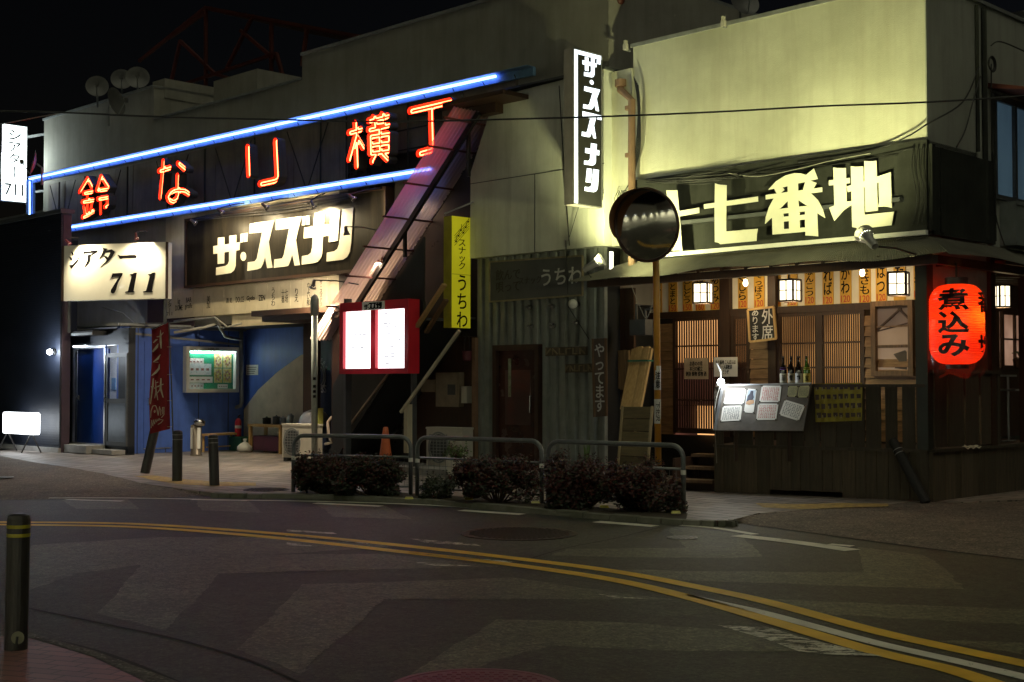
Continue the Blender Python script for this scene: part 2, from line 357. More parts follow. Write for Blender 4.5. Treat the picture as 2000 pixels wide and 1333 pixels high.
M['asphalt'] = road_mat('asphalt', (.023,.026,.017), (.0115,.013,.009), .55, .95)
M['asphalt_light'] = road_mat('anti_slip_surface', (.056,.062,.036), (.038,.042,.025), .8, .8, .55)
M['apron'] = road_mat('brown_asphalt', (.125,.10,.078), (.080,.066,.052), 1.6, .6, .75, .8)
M['paver'] = brick('block_paving', (.32,.275,.24), (.22,.185,.165), (.07,.062,.055), .56, .28, rot=R_(45), ms=.02, bump=.6)
M['paver_red'] = brick('red_block_paving', (.24,.12,.105), (.185,.095,.085), (.05,.04,.035), .22, .11, rot=R_(20))
M['tactile'] = mat('yellow_tactile_paving', (.50,.34,.08), .65, c2=(.26,.18,.07), ns=9, bump=1.0, bs=30, lo=.4, hi=.6)
M['line_yellow'] = worn('yellow_road_paint', (.78,.48,.03), (.58,.35,.025), .34, 16)
M['line_white'] = worn('white_road_paint', (.75,.74,.64), (.55,.54,.46), .36, 13)
M['line_faded'] = worn('faded_white_road_paint', (.66,.65,.54), (.42,.41,.34), .49, 9, stretch=(1,2.5,1))
M['iron'] = mat('cast_iron', (.05,.035,.033), .45, metal=.6, ns=12)
# ------------------------------------------------------------------ the setting: road, pavements, markings
RZ = -0.06
def sheet(name, pts, m, z, kind='structure', th=0):
    mb = MB()
    P_ = [Vector((p[0], p[1], z)) for p in pts]
    if th: mb.prism([p-Vector((0,0,th)) for p in P_], (0,0,th))
    else: mb.face(P_)
    o = build(name, mb, m); o['kind'] = kind
    if mb.f:   # keep the sheet facing up
        me = o.data
        if me.polygons[0].normal.z < 0 and not th: me.flip_normals()
    return o
def gz(l, z=RZ): return [gp(x, y, z) for x, y in l]
def smooth_line(pts, n=6):
    out = []
    for i in range(len(pts)-1):
        p0, p1, p2, p3 = pts[max(i-1,0)], pts[i], pts[i+1], pts[min(i+2,len(pts)-1)]
        for k in range(n):
            t = k/n; out.append(.5*((2*p1)+(p2-p0)*t+(2*p0-5*p1+4*p2-p3)*t*t+(3*p1-p0-3*p2+p3)*t**3))
    return out+[pts[-1]]
sheet('road', [(-90,-40),(90,-40),(90,140),(-90,140)], M['asphalt'], RZ)
kerbpx = [(420,963),(485,965),(575,965),(700,969),(800,974),(900,981),(1000,989),(1150,1002),(1300,1013),(1400,1018),(1425,1017)]
kerb_line = smooth_line(gz(kerbpx, 0), 3)
leftpx = [(-90,886),(0,891),(75,905),(125,912),(200,925),(275,944),(350,955)]
left_line = gz(leftpx, 0)
back = [P(3,-30,0), P(-40,-30,0)]
right_edge = [gp(1425,1017,0), gp(1480,1003,0), gp(1700,987,0), gp(1830,979,0), P(.2,-.1,0), P(3,-6,0)]
sheet('pavement', left_line+kerb_line+right_edge[1:]+back, M['paver'], 0, th=.10)
# brown asphalt aprons left and right of the paved corner
def ramp(name, up, lo, m, n=24):
    """a sloping sheet between an upper and a lower line, both given as points on the ground"""
    def res(l):
        d = [0]
        for a, c in zip(l[:-1], l[1:]): d.append(d[-1]+(c-a).length)
        out = []
        for k in range(n+1):
            t = d[-1]*k/n; i = max(q for q in range(len(d)-1) if d[q] <= t+1e-9); out.append(l[i].lerp(l[i+1], (t-d[i])/(d[i+1]-d[i])))
        return out
    a, c = res(up), res(lo); mb = MB(); v = []
    for k in range(5): v += [p.lerp(q, k/4) for p, q in zip(a, c)]
    mb.add(v, [(k*(n+1)+i, (k+1)*(n+1)+i, (k+1)*(n+1)+i+1, k*(n+1)+i+1) for k in range(4) for i in range(n)])
    o = build(name, mb, m); o['kind'] = 'structure'
    if o.data.polygons[0].normal.z < 0: o.data.flip_normals()
ramp('side_street', gz([(-300,880),(-90,886),(0,891),(75,905),(125,912),(200,925),(275,944),(350,955),(420,963)], -.003), gz([(-500,986),(-20,978),(150,974),(330,972),(424,966)], RZ+.003), M['apron'])
ramp('sloping_apron', gz([(1425,1017),(1480,1003),(1700,987),(1830,979),(2010,949),(2300,914)], -.003), gz([(1427,1021),(1560,1037),(1750,1063),(2000,1094),(2300,1132),(2700,1180)], RZ+.003), M['apron'])
# kerb stones along the planting strip
def ribbon_ground(pts, half, z, m, name, kind='structure', jag=0):
    a, b = [], []
    for i, p in enumerate(pts):
        t = (pts[min(i+1,len(pts)-1)]-pts[max(i-1,0)]); t.z = 0; t.normalize(); s = Vector((-t.y, t.x, 0))
        h = half if not callable(half) else half(i/(len(pts)-1))
        a.append(p+s*h); b.append(p-s*h)
    mb = MB(); n = len(pts)
    mb.add([Vector((v.x, v.y, z)) for v in a+b], [(i, n+i, n+i+1, i+1) for i in range(n-1)])
    o = build(name, mb, m); o['kind'] = kind
    return o
kb = MB()
n = len(kerb_line)
acc = 0
for i in range(n-1):
    p, q = kerb_line[i], kerb_line[i+1]; d = (q-p); L = d.length; d.normalize(); s = Vector((d.y, -d.x, 0)) # towards the road
    if s.y > 0: s = -s
    k = max(1, round(L/.6))
    for j in range(k):
        a, b = p+d*(L*j/k+.005), p+d*(L*(j+1)/k-.005); e = random.uniform(-.006,.006)
        kb.hexa([a+Vector((0,0,-.12)), b+Vector((0,0,-.12)), b+s*.135+Vector((0,0,-.12)), a+s*.135+Vector((0,0,-.12)),
                 a+Vector((0,0,.012+e)), b+Vector((0,0,.012+e)), b+s*.12+Vector((0,0,.008+e)), a+s*.12+Vector((0,0,.008+e))])
struct('kerb', kb, M['kerb'])
# soil bed behind the kerb
bed = [p for p in kerb_line if 575 <= 1000+p.x/p.y*FOC <= 1345]
back_bed = [p+Vector((.12,.75,0)) for p in bed][::-1]
sheet('planting_bed', [tuple(p)[:2] for p in bed+back_bed], mat('soil', (.045,.035,.022), .95, ns=12, bump=.6, bs=60), .006)
# yellow tactile strips
sheet('tactile_paving', [tuple(p)[:2] for p in gz([(262,930),(300,929),(355,936),(420,941),(500,943),(500,949),(420,950),(350,946),(300,938)], .004)], M['tactile'], .004)
sheet('tactile_paving', [tuple(p)[:2] for p in gz([(1475,983),(1560,985),(1640,983),(1735,984),(1735,989),(1640,992),(1560,995),(1490,991)], .004)], M['tactile'], .004)
# worn anti-slip colour bands on the road
def c2(l, x0, y0, s): return [(x0+x/s, y0+y/s) for x, y in l]
A = lambda l: c2(l, 1000, 900, 2); B = lambda l: c2(l, 0, 900, 2)
bands = [A([(150,372),(215,346),(678,341),(612,272),(640,256),(880,285),(940,330),(980,375),(860,381),(500,378)]),
         A([(400,424),(700,432),(1376,438),(1352,338),(1620,372),(1700,430),(1768,502),(1300,490),(660,468)]),
         A([(1000,542),(1450,560),(2000,580),(2000,642),(1600,622),(1230,600)]),
         A([(-60,622),(420,632),(1000,672),(1170,748),(560,742),(150,722),(-220,830),(-420,846)]),
         A([(0,458),(330,505),(640,545),(-10,540),(-200,545),(-640,540),(-700,495),(-640,480)]),
         A([(1650,705),(2000,712),(2000,760)]),
         B([(130,330),(620,300),(1060,300),(1560,335),(1000,372),(560,408),(300,440),(90,520),(40,430)]),
         B([(550,410),(880,370),(1500,365),(1960,415),(1500,425),(860,442),(650,665),(380,600)]),
         B([(1180,485),(2000,462),(2000,545),(1500,542),(1170,835),(930,740)]),
         B([(280,160),(500,150),(540,190),(300,190),(240,155)]),
         B([(760,150),(975,160),(1030,205),(790,195)]),
         B([(1225,165),(1500,175),(1610,230),(1310,222)])]
def ragged(pts, step=.07, amp=.008):
    out = []; rnd = random.Random(len(pts)*7+1)
    for a, c in zip(pts, pts[1:]+pts[:1]):
        k = max(1, int((c-a).length/step)); d = (c-a).normalized(); s_ = Vector((-d.y, d.x, 0)); dr = 0
        for i in range(k): dr = dr*.6+rnd.gauss(0, amp); out.append(a.lerp(c, i/k)+s_*dr)
    return out
for i, bnd in enumerate(bands): sheet('road_surface_band', [tuple(p)[:2] for p in ragged(gz(bnd, RZ))], M['asphalt_light'], RZ+.001+.00025*i)
# centre lines
def gl(l, z=RZ+.005): return smooth_line(gz(l, z), 5)
up_l = [(-60,1018),(0,1020),(250,1023),(500,1039),(750,1062),(1000,1090),(1200,1116),(1400,1157),(1500,1173),(1700,1233),(1850,1266),(2000,1294),(2120,1322)]
lo_l = [(-60,1023),(0,1025),(250,1029),(500,1047),(750,1074),(1000,1103),(1200,1133),(1350,1168),(1500,1211),(1700,1270),(1850,1306),(1950,1338),(2000,1352)]
up_l = [(-60,1018),(0,1020),(250,1023),(500,1039),(750,1062),(1000,1090),(1200,1116),(1370,1148),(1500,1176),(1700,1230),(1850,1264),(2000,1296),(2120,1322)]
ribbon_ground(gl(up_l), .085, RZ+.005, M['line_yellow'], 'road_line')
ribbon_ground(gl(lo_l), .085, RZ+.005, M['line_yellow'], 'road_line')
ribbon_ground(gl([(1340,1162),(1420,1180),(1500,1199),(1700,1253),(1850,1287),(2000,1322),(2080,1342)]), lambda t: .03+.035*min(1,t*3), RZ+.005, M['line_white'], 'road_line')
ribbon_ground(gl([(560,1046),(640,1053),(720,1062)]), .035, RZ+.005, M['line_faded'], 'road_line')
ribbon_ground(gl([(800,1079),(900,1090),(1000,1098)]), .04, RZ+.005, M['line_faded'], 'road_line')
# kerb-side white line and dashes
ribbon_ground(gl([(95,973),(250,973),(470,977),(640,980),(820,986),(1000,997),(1150,1009),(1250,1018)]), .05, RZ+.005, M['line_white'], 'road_line')
ribbon_ground(gl([(1330,1026),(1400,1032),(1475,1044)]), .06, RZ+.005, M['line_white'], 'road_line')
for pts, h in (([(130,976),(240,979)], .06), ([(375,976),(485,978)], .07), ([(615,983),(745,989)], .08), ([(900,997),(1020,1005)], .09), ([(1165,1019),(1280,1028)], .10), ([(1440,1046),(1560,1060),(1665,1075)], .12), ([(1620,1063),(1665,1067)], .06)):
    ribbon_ground(gl(pts), h, RZ+.005, M['line_white'], 'road_line')
sheet('road_marking', [tuple(p)[:2] for p in gz(A([(805,643),(1000,650),(1130,690),(1450,765),(1250,758),(1120,745),(1000,700),(880,665)]), RZ+.0055)], M['line_faded'], RZ+.0055)
for q in ([(560,1035),(650,1040),(660,1044),(560,1038)], [(800,1052),(930,1063),(940,1067),(830,1060)], [(780,1095),(900,1104),(930,1106),(850,1105)], [(560,1060),(620,1067),(560,1065)], [(1165,1160),(1270,1170),(1200,1168)]):
    sheet('road_marking', [tuple(p)[:2] for p in gz(q, RZ+.0055)], M['line_faded'], RZ+.0055)
# seams and cracks in the asphalt
def crack(pts, h, z=RZ+.0045): ribbon_ground([p for p in smooth_line(gz(pts, z), 6)], h, z, M['blackmat'], 'road_seam')
crack([(55,1188),(200,1218),(330,1245),(480,1287),(590,1335)], .012)
crack([(50,1241),(150,1262),(240,1290),(360,1340)], .03)
crack([(1290,1030),(1200,1052),(1100,1072),(1010,1100)], .012)
crack([(1430,1020),(1560,1038),(1750,1064),(2000,1094),(2300,1128)], .03)
M['gutter'] = road_mat('gutter_concrete', (.085,.08,.07), (.05,.048,.042), 2, .5, .8)
# gutter strip and near pavement on the left
sheet('near_pavement', [tuple(p)[:2] for p in gz([(-500,1225),(0,1243),(60,1247),(180,1283),(300,1340),(340,1420),(-900,1700)], -.03)], M['paver_red'], -.03, th=.06)
sheet('gutter_strip', [tuple(p)[:2] for p in gz([(-500,1214),(0,1231),(60,1236),(190,1273),(370,1340),(420,1420),(345,1420),(302,1340),(182,1282),(62,1246),(0,1242),(-500,1224)], RZ+.012)], M['gutter'], RZ+.012)

# manholes and drain covers: iron discs with a raised lattice
def manhole(px, py, rad, label, z=RZ, m='iron'):
    c = gp(px, py, z); t = thing('manhole_cover', label, 'manhole cover', c)
    a = MB(); a.lathe([(rad*1.08, 0), (rad*1.08, .008), (rad, .009), (rad, .006), (.01, .006)], c, Z, 40); build('ring', a, M[m], t)
    b = MB(); k = int(rad*2/.055)
    for i in range(-k, k+1):
        for j in range(-k, k+1):
            x, y = i*.055+(j%2)*.0275, j*.055
            if math.hypot(x, y) < rad*.93: b.lbox(c.x+x-.015, c.x+x+.015, c.y+y-.015, c.y+y+.015, z+.0065, z+.012)
    build('tread_pattern', b, M[m], t)
    return t
M['iron_pink'] = mat('painted_iron', (.21,.07,.10), .5, metal=.4, ns=9)
manhole(930, 1345, .46, 'round pinkish iron manhole cover cut by the bottom of the picture', m='iron_pink')
manhole(1014, 1043, .62, 'wide dark iron manhole cover in the lane beyond the yellow lines')
manhole(1332, 1051, .16, 'small round cover on the road off the end of the kerb', m='steel')
manhole(520, 957, .33, 'round drain cover in the block paving beside the guard rail', z=.0)
manhole(6, 933, .17, 'small pale round cover on the side street at the left edge', z=-.012, m='steel')
# ------------------------------------------------------------------ theatre building (long block on the left)
th = thing('theatre_building', 'long cream theatre block with brown band between blue neon tubes', 'building', P(-16,0,0))
b = MB()
b.box(-27.42,-21.32,-9,-.1,3.05,9.22); b.box(-21.32,-14.95,-9,-.1,3.05,8.38); b.box(-14.95,-6.0,-9,-.1,3.05,8.92)
build('upper_wall', b, M['wall'], th)
b = MB(); b.box(-27.45,-21.30,-9.02,-.06,9.22,9.28); b.box(-21.30,-14.97,-9,-.06,8.38,8.43); b.box(-14.97,-6.0,-9,-.06,8.92,8.98)
build('coping', b, M['grey'], th)
b = MB(); b.box(-21.9,-21.3,-3,-.4,9.0,9.5); b.box(-20.9,-18.9,-4.2,-1.6,8.38,9.55)
build('roof_box', b, M['wall'], th)
# brown cladding band, in boards of slightly different tone
b = MB(); u = -27.0
while u < -8.2:
    x = min(u+random.uniform(.8,1.15), -8.2); b.box(u+.006, x-.006, -.1, random.uniform(-.045,-.03), 5.86, 7.32); u = x
M['band'] = mat('brown_cladding_boards', (.24,.20,.165), .65, c2=(.16,.13,.11), ns=2, island=.25, streak=((.05,.04,.035),.5))
build('cladding_band', b, M['band'], th)
for u in (-26.2,-24.7,-22.4,-20.4,-18.7,-16.6,-14.1,-13.2,-11.2,-9.6): b = MB(); b.bar(P(u,.02,5.9), P(u,.02,7.3), .035); build('strut', b, M['blackmat'], th)
for u in (-26,-23.5,-20.2,-17.5,-14.6):
    b = MB(); b.bar(P(u-.7,.05,7.25), P(u,.05,5.95), .018); build('brace', b, M['blackmat'], th)
    b = MB(); b.bar(P(u+.1,.05,5.95), P(u+.8,.05,7.25), .018); build('brace', b, M['blackmat'], th)
for z in (6.35,6.75): b = MB(); b.bar(P(-12.9,.03,z), P(-9,.03,z), .025); build('crossbar', b, M['blackmat'], th)
# cream lower wall with the fascia above the ground floor
b = MB(); b.box(-20.6,-13.55,-.1,-.06,3.25,5.82); build('lower_wall', b, M['wall_cream'], th)
b = MB(); b.box(-13.55,-9.3,-.1,-.065,3.3,5.82); build('dark_lower_wall', b, M['wall_band'], th)
b = MB(); b.box(-17.6,-13.6,-.10,-.05,2.98,3.248); build('fascia', b, M['wall_cream'], th)
# ground floor recess
b = MB(); b.box(-24,-16.85,-1.9,-1.7,0,3.05); build('recess_wall', b, M['blue'], th)
b = MB(); b.box(-16.85,-9.2,-1.95,-1.75,0,3.05); build('dark_recess_wall', b, M['black'], th)
pl = [(478,800),(506,762),(545,726),(590,694),(606,690),(606,882),(478,882)]
b = MB(); b.prism([fp(x, y, -1.69) for x, y in pl], N*.03)
build('plaster_dado', b, mat('stained_plaster', (.72,.63,.50), .85, c2=(.50,.43,.34), ns=2.2, lo=.3, hi=.7), th)
b = MB(); b.box(-22,-9.2,-1.7,-.1,3.02,3.05); build('soffit', b, M['blackmat'], th)
# black side of the stair well
b = MB(); b.box(-13.2,-11.1,-.10,-.02,0,6.3); b.box(-11.1,-9.2,-.10,-.02,2.55,6.3); build('black_wall', b, mat('gloss_black_panel', (.02,.018,.017), .3, c2=(.03,.027,.024), ns=1.5, bump=.1, bs=6), th)
# pillars
b = MB()
for x0, x1, yt, yb, w in ((592,612,612,800,-.5), (648,664,640,885,.6)):
    u0,u1,z0,z1 = rect(x0,x1,yt,yb,w); b = MB(); b.box(u0,u1,w-.2,w,0,max(z1,3.0)); build('pillar', b, M['dwood'], th)
# small flat roof over the passage beside the red case
b = MB(); u0,_,_,z = rect(556,600,606,612,.2); b.box(u0-.1,-11.5,-.05,1.0,3.10,3.22); b.box(u0+.15,-12.2,-.05,.9,2.98,3.10); build('passage_roof', b, M['dwood'], th)

# entrance block with its doors, under a lean-to roof
en = thing('entrance_block', 'dark blue entrance block with open blue door under low eaves', 'building', P(-20.3,1.8,0))
uS = -19.5
b = MB(); b.box(uS-.12,uS,-1.69,1.78,0,3.0); build('side_wall', b, M['blue'], en)
b = MB()
for w in (-1.2,-.35,.55,1.3): b.box(uS,uS+.006,w-.012,w+.012,0,3.0)
build('wall_joint', b, M['plasticblue'], en)
d0,d1,dz0,dz1 = rect(147,207,681,862,1.8); g0,g1,gz0,gz1 = rect(207,250,690,872,1.8)
b = MB(); b.box(-24,d0-.06,1.62,1.8,0,2.95); b.box(g1,uS,1.62,1.8,0,2.95); b.box(d0-.06,g1,1.62,1.8,dz1+.06,2.95); b.box(d0-.06,g1,1.62,1.8,0,.2)
build('front_wall', b, mat('blue_black_cladding', (.012,.016,.025), .5, ns=3), en)
b = MB(); b.box(d0-.06,d0,1.8,1.86,.2,dz1+.06); b.box(d0,d1+.05,1.8,1.86,dz1,dz1+.06); b.box(d1,d1+.05,1.8,1.86,.2,dz1); build('door_frame', b, M['alu'], en)
b = MB(); b.box(d0+.01,d1-.01,1.70,1.745,.2,dz1-.01); dr = build('door', b, M['bluedoor'], en)
b = MB(); hx, hz = FU(154,776,1.76); b.lathe([(.05,0),(.05,.02)], P(hx,1.745,hz), N, 14); b.tube([P(hx,1.76,hz),P(hx,1.82,hz),P(hx+.2,1.83,hz-.08)], .014); build('handle', b, M['chrome'], dr)
b = MB(); t_ = .07
b.box(g0+.06,g0+.06+t_,1.78,1.84,.2,gz1); b.box(g1-t_,g1,1.78,1.84,.2,gz1); b.box(g0+.13,g1-t_,1.78,1.84,gz1-.1,gz1); b.box(g0+.13,g1-t_,1.78,1.84,.2,.3); b.box(g0+.13,g1-t_,1.78,1.84,1.2,1.3)
gd = build('glass_door', b, M['dgrey'], en)
b = MB(); b.box(g0+.13,g1-t_,1.80,1.82,.3,1.2); build('lower_panel', b, mat('satin_steel_panel', (.12,.14,.16), .4, metal=.5, ns=3), gd)
b = MB(); b.box(g0+.13,g1-t_,1.805,1.812,1.3,gz1-.1); build('pane', b, M['glass'], gd)
b = MB(); b.tube([P(g0+.1,1.84,1.22),P(g0+.1,1.9,1.22),P(g0+.1,1.9,1.32),P(g0+.1,1.84,1.32)], .015); build('handle', b, M['chrome'], gd)
b = MB(); b.box(-23.9,uS-.2,.7,.72,.2,2.6); build('inner_wall', b, M['white'], en)
b = MB(); b.box(g0-1.2,g0-.95,.73,.75,1.7,2.2); b.box(g0-1.7,g0-1.5,.73,.75,1.5,1.8); build('notice', b, mat('pale_blue_sheet', (.25,.42,.6), .6), en)
b = MB(); b.box(d0-.3,d1+.1,1.86,2.35,.02,.2); b.box(g0+.1,g1,1.86,2.2,.02,.12); st = build('step', b, M['concrete'], en)
b = MB(); b.box(d0-.06,d1,1.75,1.9,.2,.22); build('threshold', b, M['alu'], en)
b = MB()
a0, a1 = -21.4, uS+.15
b.box(a0,-20.0,1.82,2.2,2.80,2.90); b.box(a0,a1,-1.68,1.86,3.0,3.06)
build('eaves', b, M['blackmat'], en)
b = MB(); b.box(a0,a1,1.86,1.90,3.01,3.07); b.box(a1,a1+.03,-1.68,1.86,3.01,3.07); b.box(a0,-20.0,2.2,2.22,2.80,2.86); build('eaves_trim', b, M['grey'], en)
b = MB(); b.bar(P(uS+.02,1.6,2.85), P(uS+.02,-1.6,2.62), .05); b.bar(P(uS+.02,1.5,3.0), P(uS+.02,-1.69,3.0), .06); build('trim_pipe', b, M['grey'], en)
b = MB(); b.box(-21.4,-19.2,-.04,-.02,3.05,3.9); build('purple_recess', b, mat('purple_brown_paint', (.07,.045,.06), .7, ns=2), en)
# side door in the blue wall, hidden edge lines
w0,w1,z0,z1 = srect(281,333,668,870,uS); b = MB(); b.box(uS,uS+.02,w1,w0,.12,z1); sd = build('side_door', b, M['blue'], en)
b = MB(); b.tube([P(uS+.02,w0-.1,1.15),P(uS+.07,w0-.1,1.15),P(uS+.07,w0-.1,1.3),P(uS+.02,w0-.1,1.3)], .012); build('handle', b, M['chrome'], sd)
b = MB(); b.box(uS,uS+.03,w1,w0,.10,.118); build('threshold', b, M['alu'], sd)
# strip light over the entrance door
t = thing('strip_light', 'small white strip light over the open blue door', 'lamp', P(d0,1.86,dz1))
b = MB(); b.box(d0+.05,d0+.75,1.87,1.93,dz1+.07,dz1+.1); build('housing', b, M['white'], t)
b = MB(); b.tube([P(d0+.08,1.90,dz1+.055),P(d0+.72,1.90,dz1+.055)], .014); build('tube', b, glow('cool_tube', (.75,.88,1.0), 14), t)

# annex: dark louvred building at the left edge
an = thing('annex_building', 'almost black louvred building at the left with a navy sheen', 'building', P(-24,2.4,0))
b = MB(); b.box(-34,-21.1,2.2,2.45,0,5.75); b.box(-34,-25.3,-6,2.2,0,5.6); build('wall', b, M['navy'], an)
b = MB()
for i in range(95): b.box(-34,-21.1,2.45,2.462,.12+i*.059,.12+i*.059+.04)
build('louvre', b, M['navy'], an)
b = MB(); b.box(-34.05,-21.05,2.15,2.5,5.75,5.85); build('coping', b, M['dgrey'], an)
b = MB(); b.box(-21.1,-21.08,2.21,2.42,0,5.7); build('corner_strip', b, mat('purple_trim', (.055,.03,.045), .6), an)
b = MB(); b.box(-34,-21.05,2.44,2.5,0,.12); build('plinth', b, M['concrete'], an)
fb = thing('grey_building', 'narrow blue-grey building glimpsed behind the left tube sign', 'building', P(-30,-4,0))
b = MB(); b.box(-44,-28.2,-12,-3,0,7.3); build('wall', b, mat('blue_grey_wall', (.10,.14,.22), .7, ns=2), fb)
b = MB(); b.box(-44.1,-28.1,-12,-2.9,7.3,7.45); build('roof_edge', b, M['grey'], fb)

# external stair with its translucent canopy
stc = thing('outside_stair', 'black outside stair climbing right under a ribbed plastic canopy', 'stair', P(-11.8,.6,0))
def slope(u): return .62+(u+11.9)*1.0
b = MB()
for w in (.05, 1.1):
    b.hexa([P(-12.3,w-.03,slope(-12.3)-.28),P(-9.45,w-.03,slope(-9.45)-.28),P(-9.45,w+.03,slope(-9.45)-.28),P(-12.3,w+.03,slope(-12.3)-.28),
            P(-12.3,w-.03,slope(-12.3)+.10),P(-9.45,w-.03,slope(-9.45)+.10),P(-9.45,w+.03,slope(-9.45)+.10),P(-12.3,w+.03,slope(-12.3)+.10)])
build('stringer', b, M['black'], stc)
b = MB()
for i in range(13):
    u = -12.25+i*.215; b.box(u,u+.25,.08,1.07,slope(u)-.02,slope(u)+.02)
build('tread', b, M['dgrey'], stc)
b = MB(); b.hexa([P(-12.3,.08,slope(-12.3)-.27),P(-9.45,.08,slope(-9.45)-.27),P(-9.45,1.07,slope(-9.45)-.27),P(-12.3,1.07,slope(-12.3)-.27),P(-12.3,.08,slope(-12.3)-.25),P(-9.45,.08,slope(-9.45)-.25),P(-9.45,1.07,slope(-9.45)-.25),P(-12.3,1.07,slope(-12.3)-.25)]); build('underside', b, M['blackmat'], stc)
b = MB()
b.prism([P(-12.2,1.09,slope(-12.2)+.1),P(-9.45,1.09,slope(-9.45)+.1),P(-9.45,1.09,slope(-9.45)+1.3),P(-12.2,1.09,slope(-12.2)+1.3)], N*.03)
build('balustrade', b, M['black'], stc)
b = MB(); p, q = fp(682,832,1.16), fp(762,725,1.16); b.bar(p, q, .035); build('edge_trim', b, mat('worn_edge', (.33,.24,.18), .6, ns=5), stc)
for (x0,y0,x1,y1,w,m,n_) in ((808,648,868,556,1.3,'pine','diagonal_brace'), (832,650,872,586,1.0,'wood','diagonal_brace')):
    b = MB(); b.bar(fp(x0,y0,w), fp(x1,y1,w), .09, .05); build(n_, b, M[m], stc)
b = MB(); b.bar(fp(783,806,1.5), fp(897,646,1.5), .05, .05); b.bar(fp(797,790,1.45), fp(797,885,1.45), .12, .1); build('handrail', b, M['wall_cream'], stc)
# canopy
ca0, ca1 = P(-8.62,0,6.66), P(-12.95,0,2.55)
sl = (ca1-ca0).normalized(); nn = sl.cross(N).normalized()
if nn.z < 0: nn = -nn
m, n_, l_, bs_ = _nodes('translucent_ribbed_plastic')
bs_.inputs['Base Color'].default_value = (.20,.14,.135,1); bs_.inputs['Roughness'].default_value = .3
tl = n_.new('ShaderNodeBsdfTranslucent'); tl.inputs[0].default_value = (.90,.66,.60,1)
tp = n_.new('ShaderNodeBsdfTransparent'); tp.inputs[0].default_value = (1.0,.80,.76,1)
m1 = n_.new('ShaderNodeMixShader'); m1.inputs[0].default_value = .75; m2 = n_.new('ShaderNodeMixShader'); m2.inputs[0].default_value = .34
l_.new(bs_.outputs[0], m1.inputs[1]); l_.new(tl.outputs[0], m1.inputs[2]); l_.new(m1.outputs[0], m2.inputs[1]); l_.new(tp.outputs[0], m2.inputs[2]); l_.new(m2.outputs[0], n_['Material Output'].inputs[0])
M['ribplastic'] = m
b = MB(); b.corr(ca0+N*.0, ca0+N*1.12, ca1+N*.0, 13, .026, nn); build('canopy_sheet', b, m, stc, smooth=True)
b = MB(); L = (ca1-ca0).length
b.bar(ca0+N*.55-nn*.05, ca1+N*.55-nn*.05, .07, .10); build('canopy_beam', b, M['black'], stc)
for k in (.04,.15,.30,.44,.57,.70,.84):
    b = MB(); c = ca0+sl*L*k-nn*.03; b.bar(c-N*.08, c+N*1.25, .035); build('canopy_purlin', b, M['rust'], stc)
for (x,y0,y1) in ((915,222,345),(791,428,503)):
    b = MB(); b.bar(fp(x,y0,.5), fp(x,y1,.5), .06); build('canopy_post', b, M['black'], stc)
b = MB(); b.bar(ca0-N*.02+nn*.02, ca1-N*.02+nn*.02, .03); build('canopy_flashing', b, mat('peeling_edge', (.5,.42,.34), .7, ns=14, lo=.45, hi=.5, c2=(.05,.04,.035)), stc)
b = MB(); b.box(-9.2,-7.6,-.1,.9,6.78,6.86); b.box(-9.2,-8.2,.3,.5,6.6,6.78); build('landing_roof', b, M['dwood'], stc)

M['channel'] = mat('blue_grey_channel', (.20,.38,.60), .45, ns=5)
# ------------------------------------------------------------------ blue neon tubes in their channels
def neon_bar(pts, label, lit=1.0):
    t = thing('neon_tube', label, 'neon tube', pts[0], 'blue neon tubes framing the sign band')
    b = MB()
    for p, q in zip(pts[:-1], pts[1:]): b.bar(p-N*.05, q-N*.05, .07, .145); b.bar(p+N*.04+Z*.080, q+N*.04+Z*.080, .22, .012)  # top lip added to keep the tube's light off the wall above
    build('channel', b, M['channel'], t)
    b = MB(); c = MB()
    for p, q in zip(pts[:-1], pts[1:]):
        e = p+(q-p)*lit; b.tube([p+N*.05+Z*.035, e+N*.05+Z*.035], .026, 8)
        L = (q-p).length; k = int(L/.8)
        for i in range(k):
            s = p+(q-p)*((i+.5)/k); c.bar(s+N*.0-Z*.075, s+N*.05-Z*.01, .012)
    build('tube', b, M['neon_blue'], t); build('clip', c, M['blackmat'], t)
M['neon_blue'] = glow('blue_white_discharge', (.17,.29,1.0), 8.0)
neon_bar([fp(61,353,.35), fp(1040,139,.35)], 'long upper blue neon tube running above the red letters', .955)
neon_bar([fp(135,448,.35), fp(850,334,.35)], 'lower blue neon tube running under the red letters', .995)
neon_bar([fp(61,358,.35), fp(61,425,.35)], 'short upright blue neon tube at the left end')

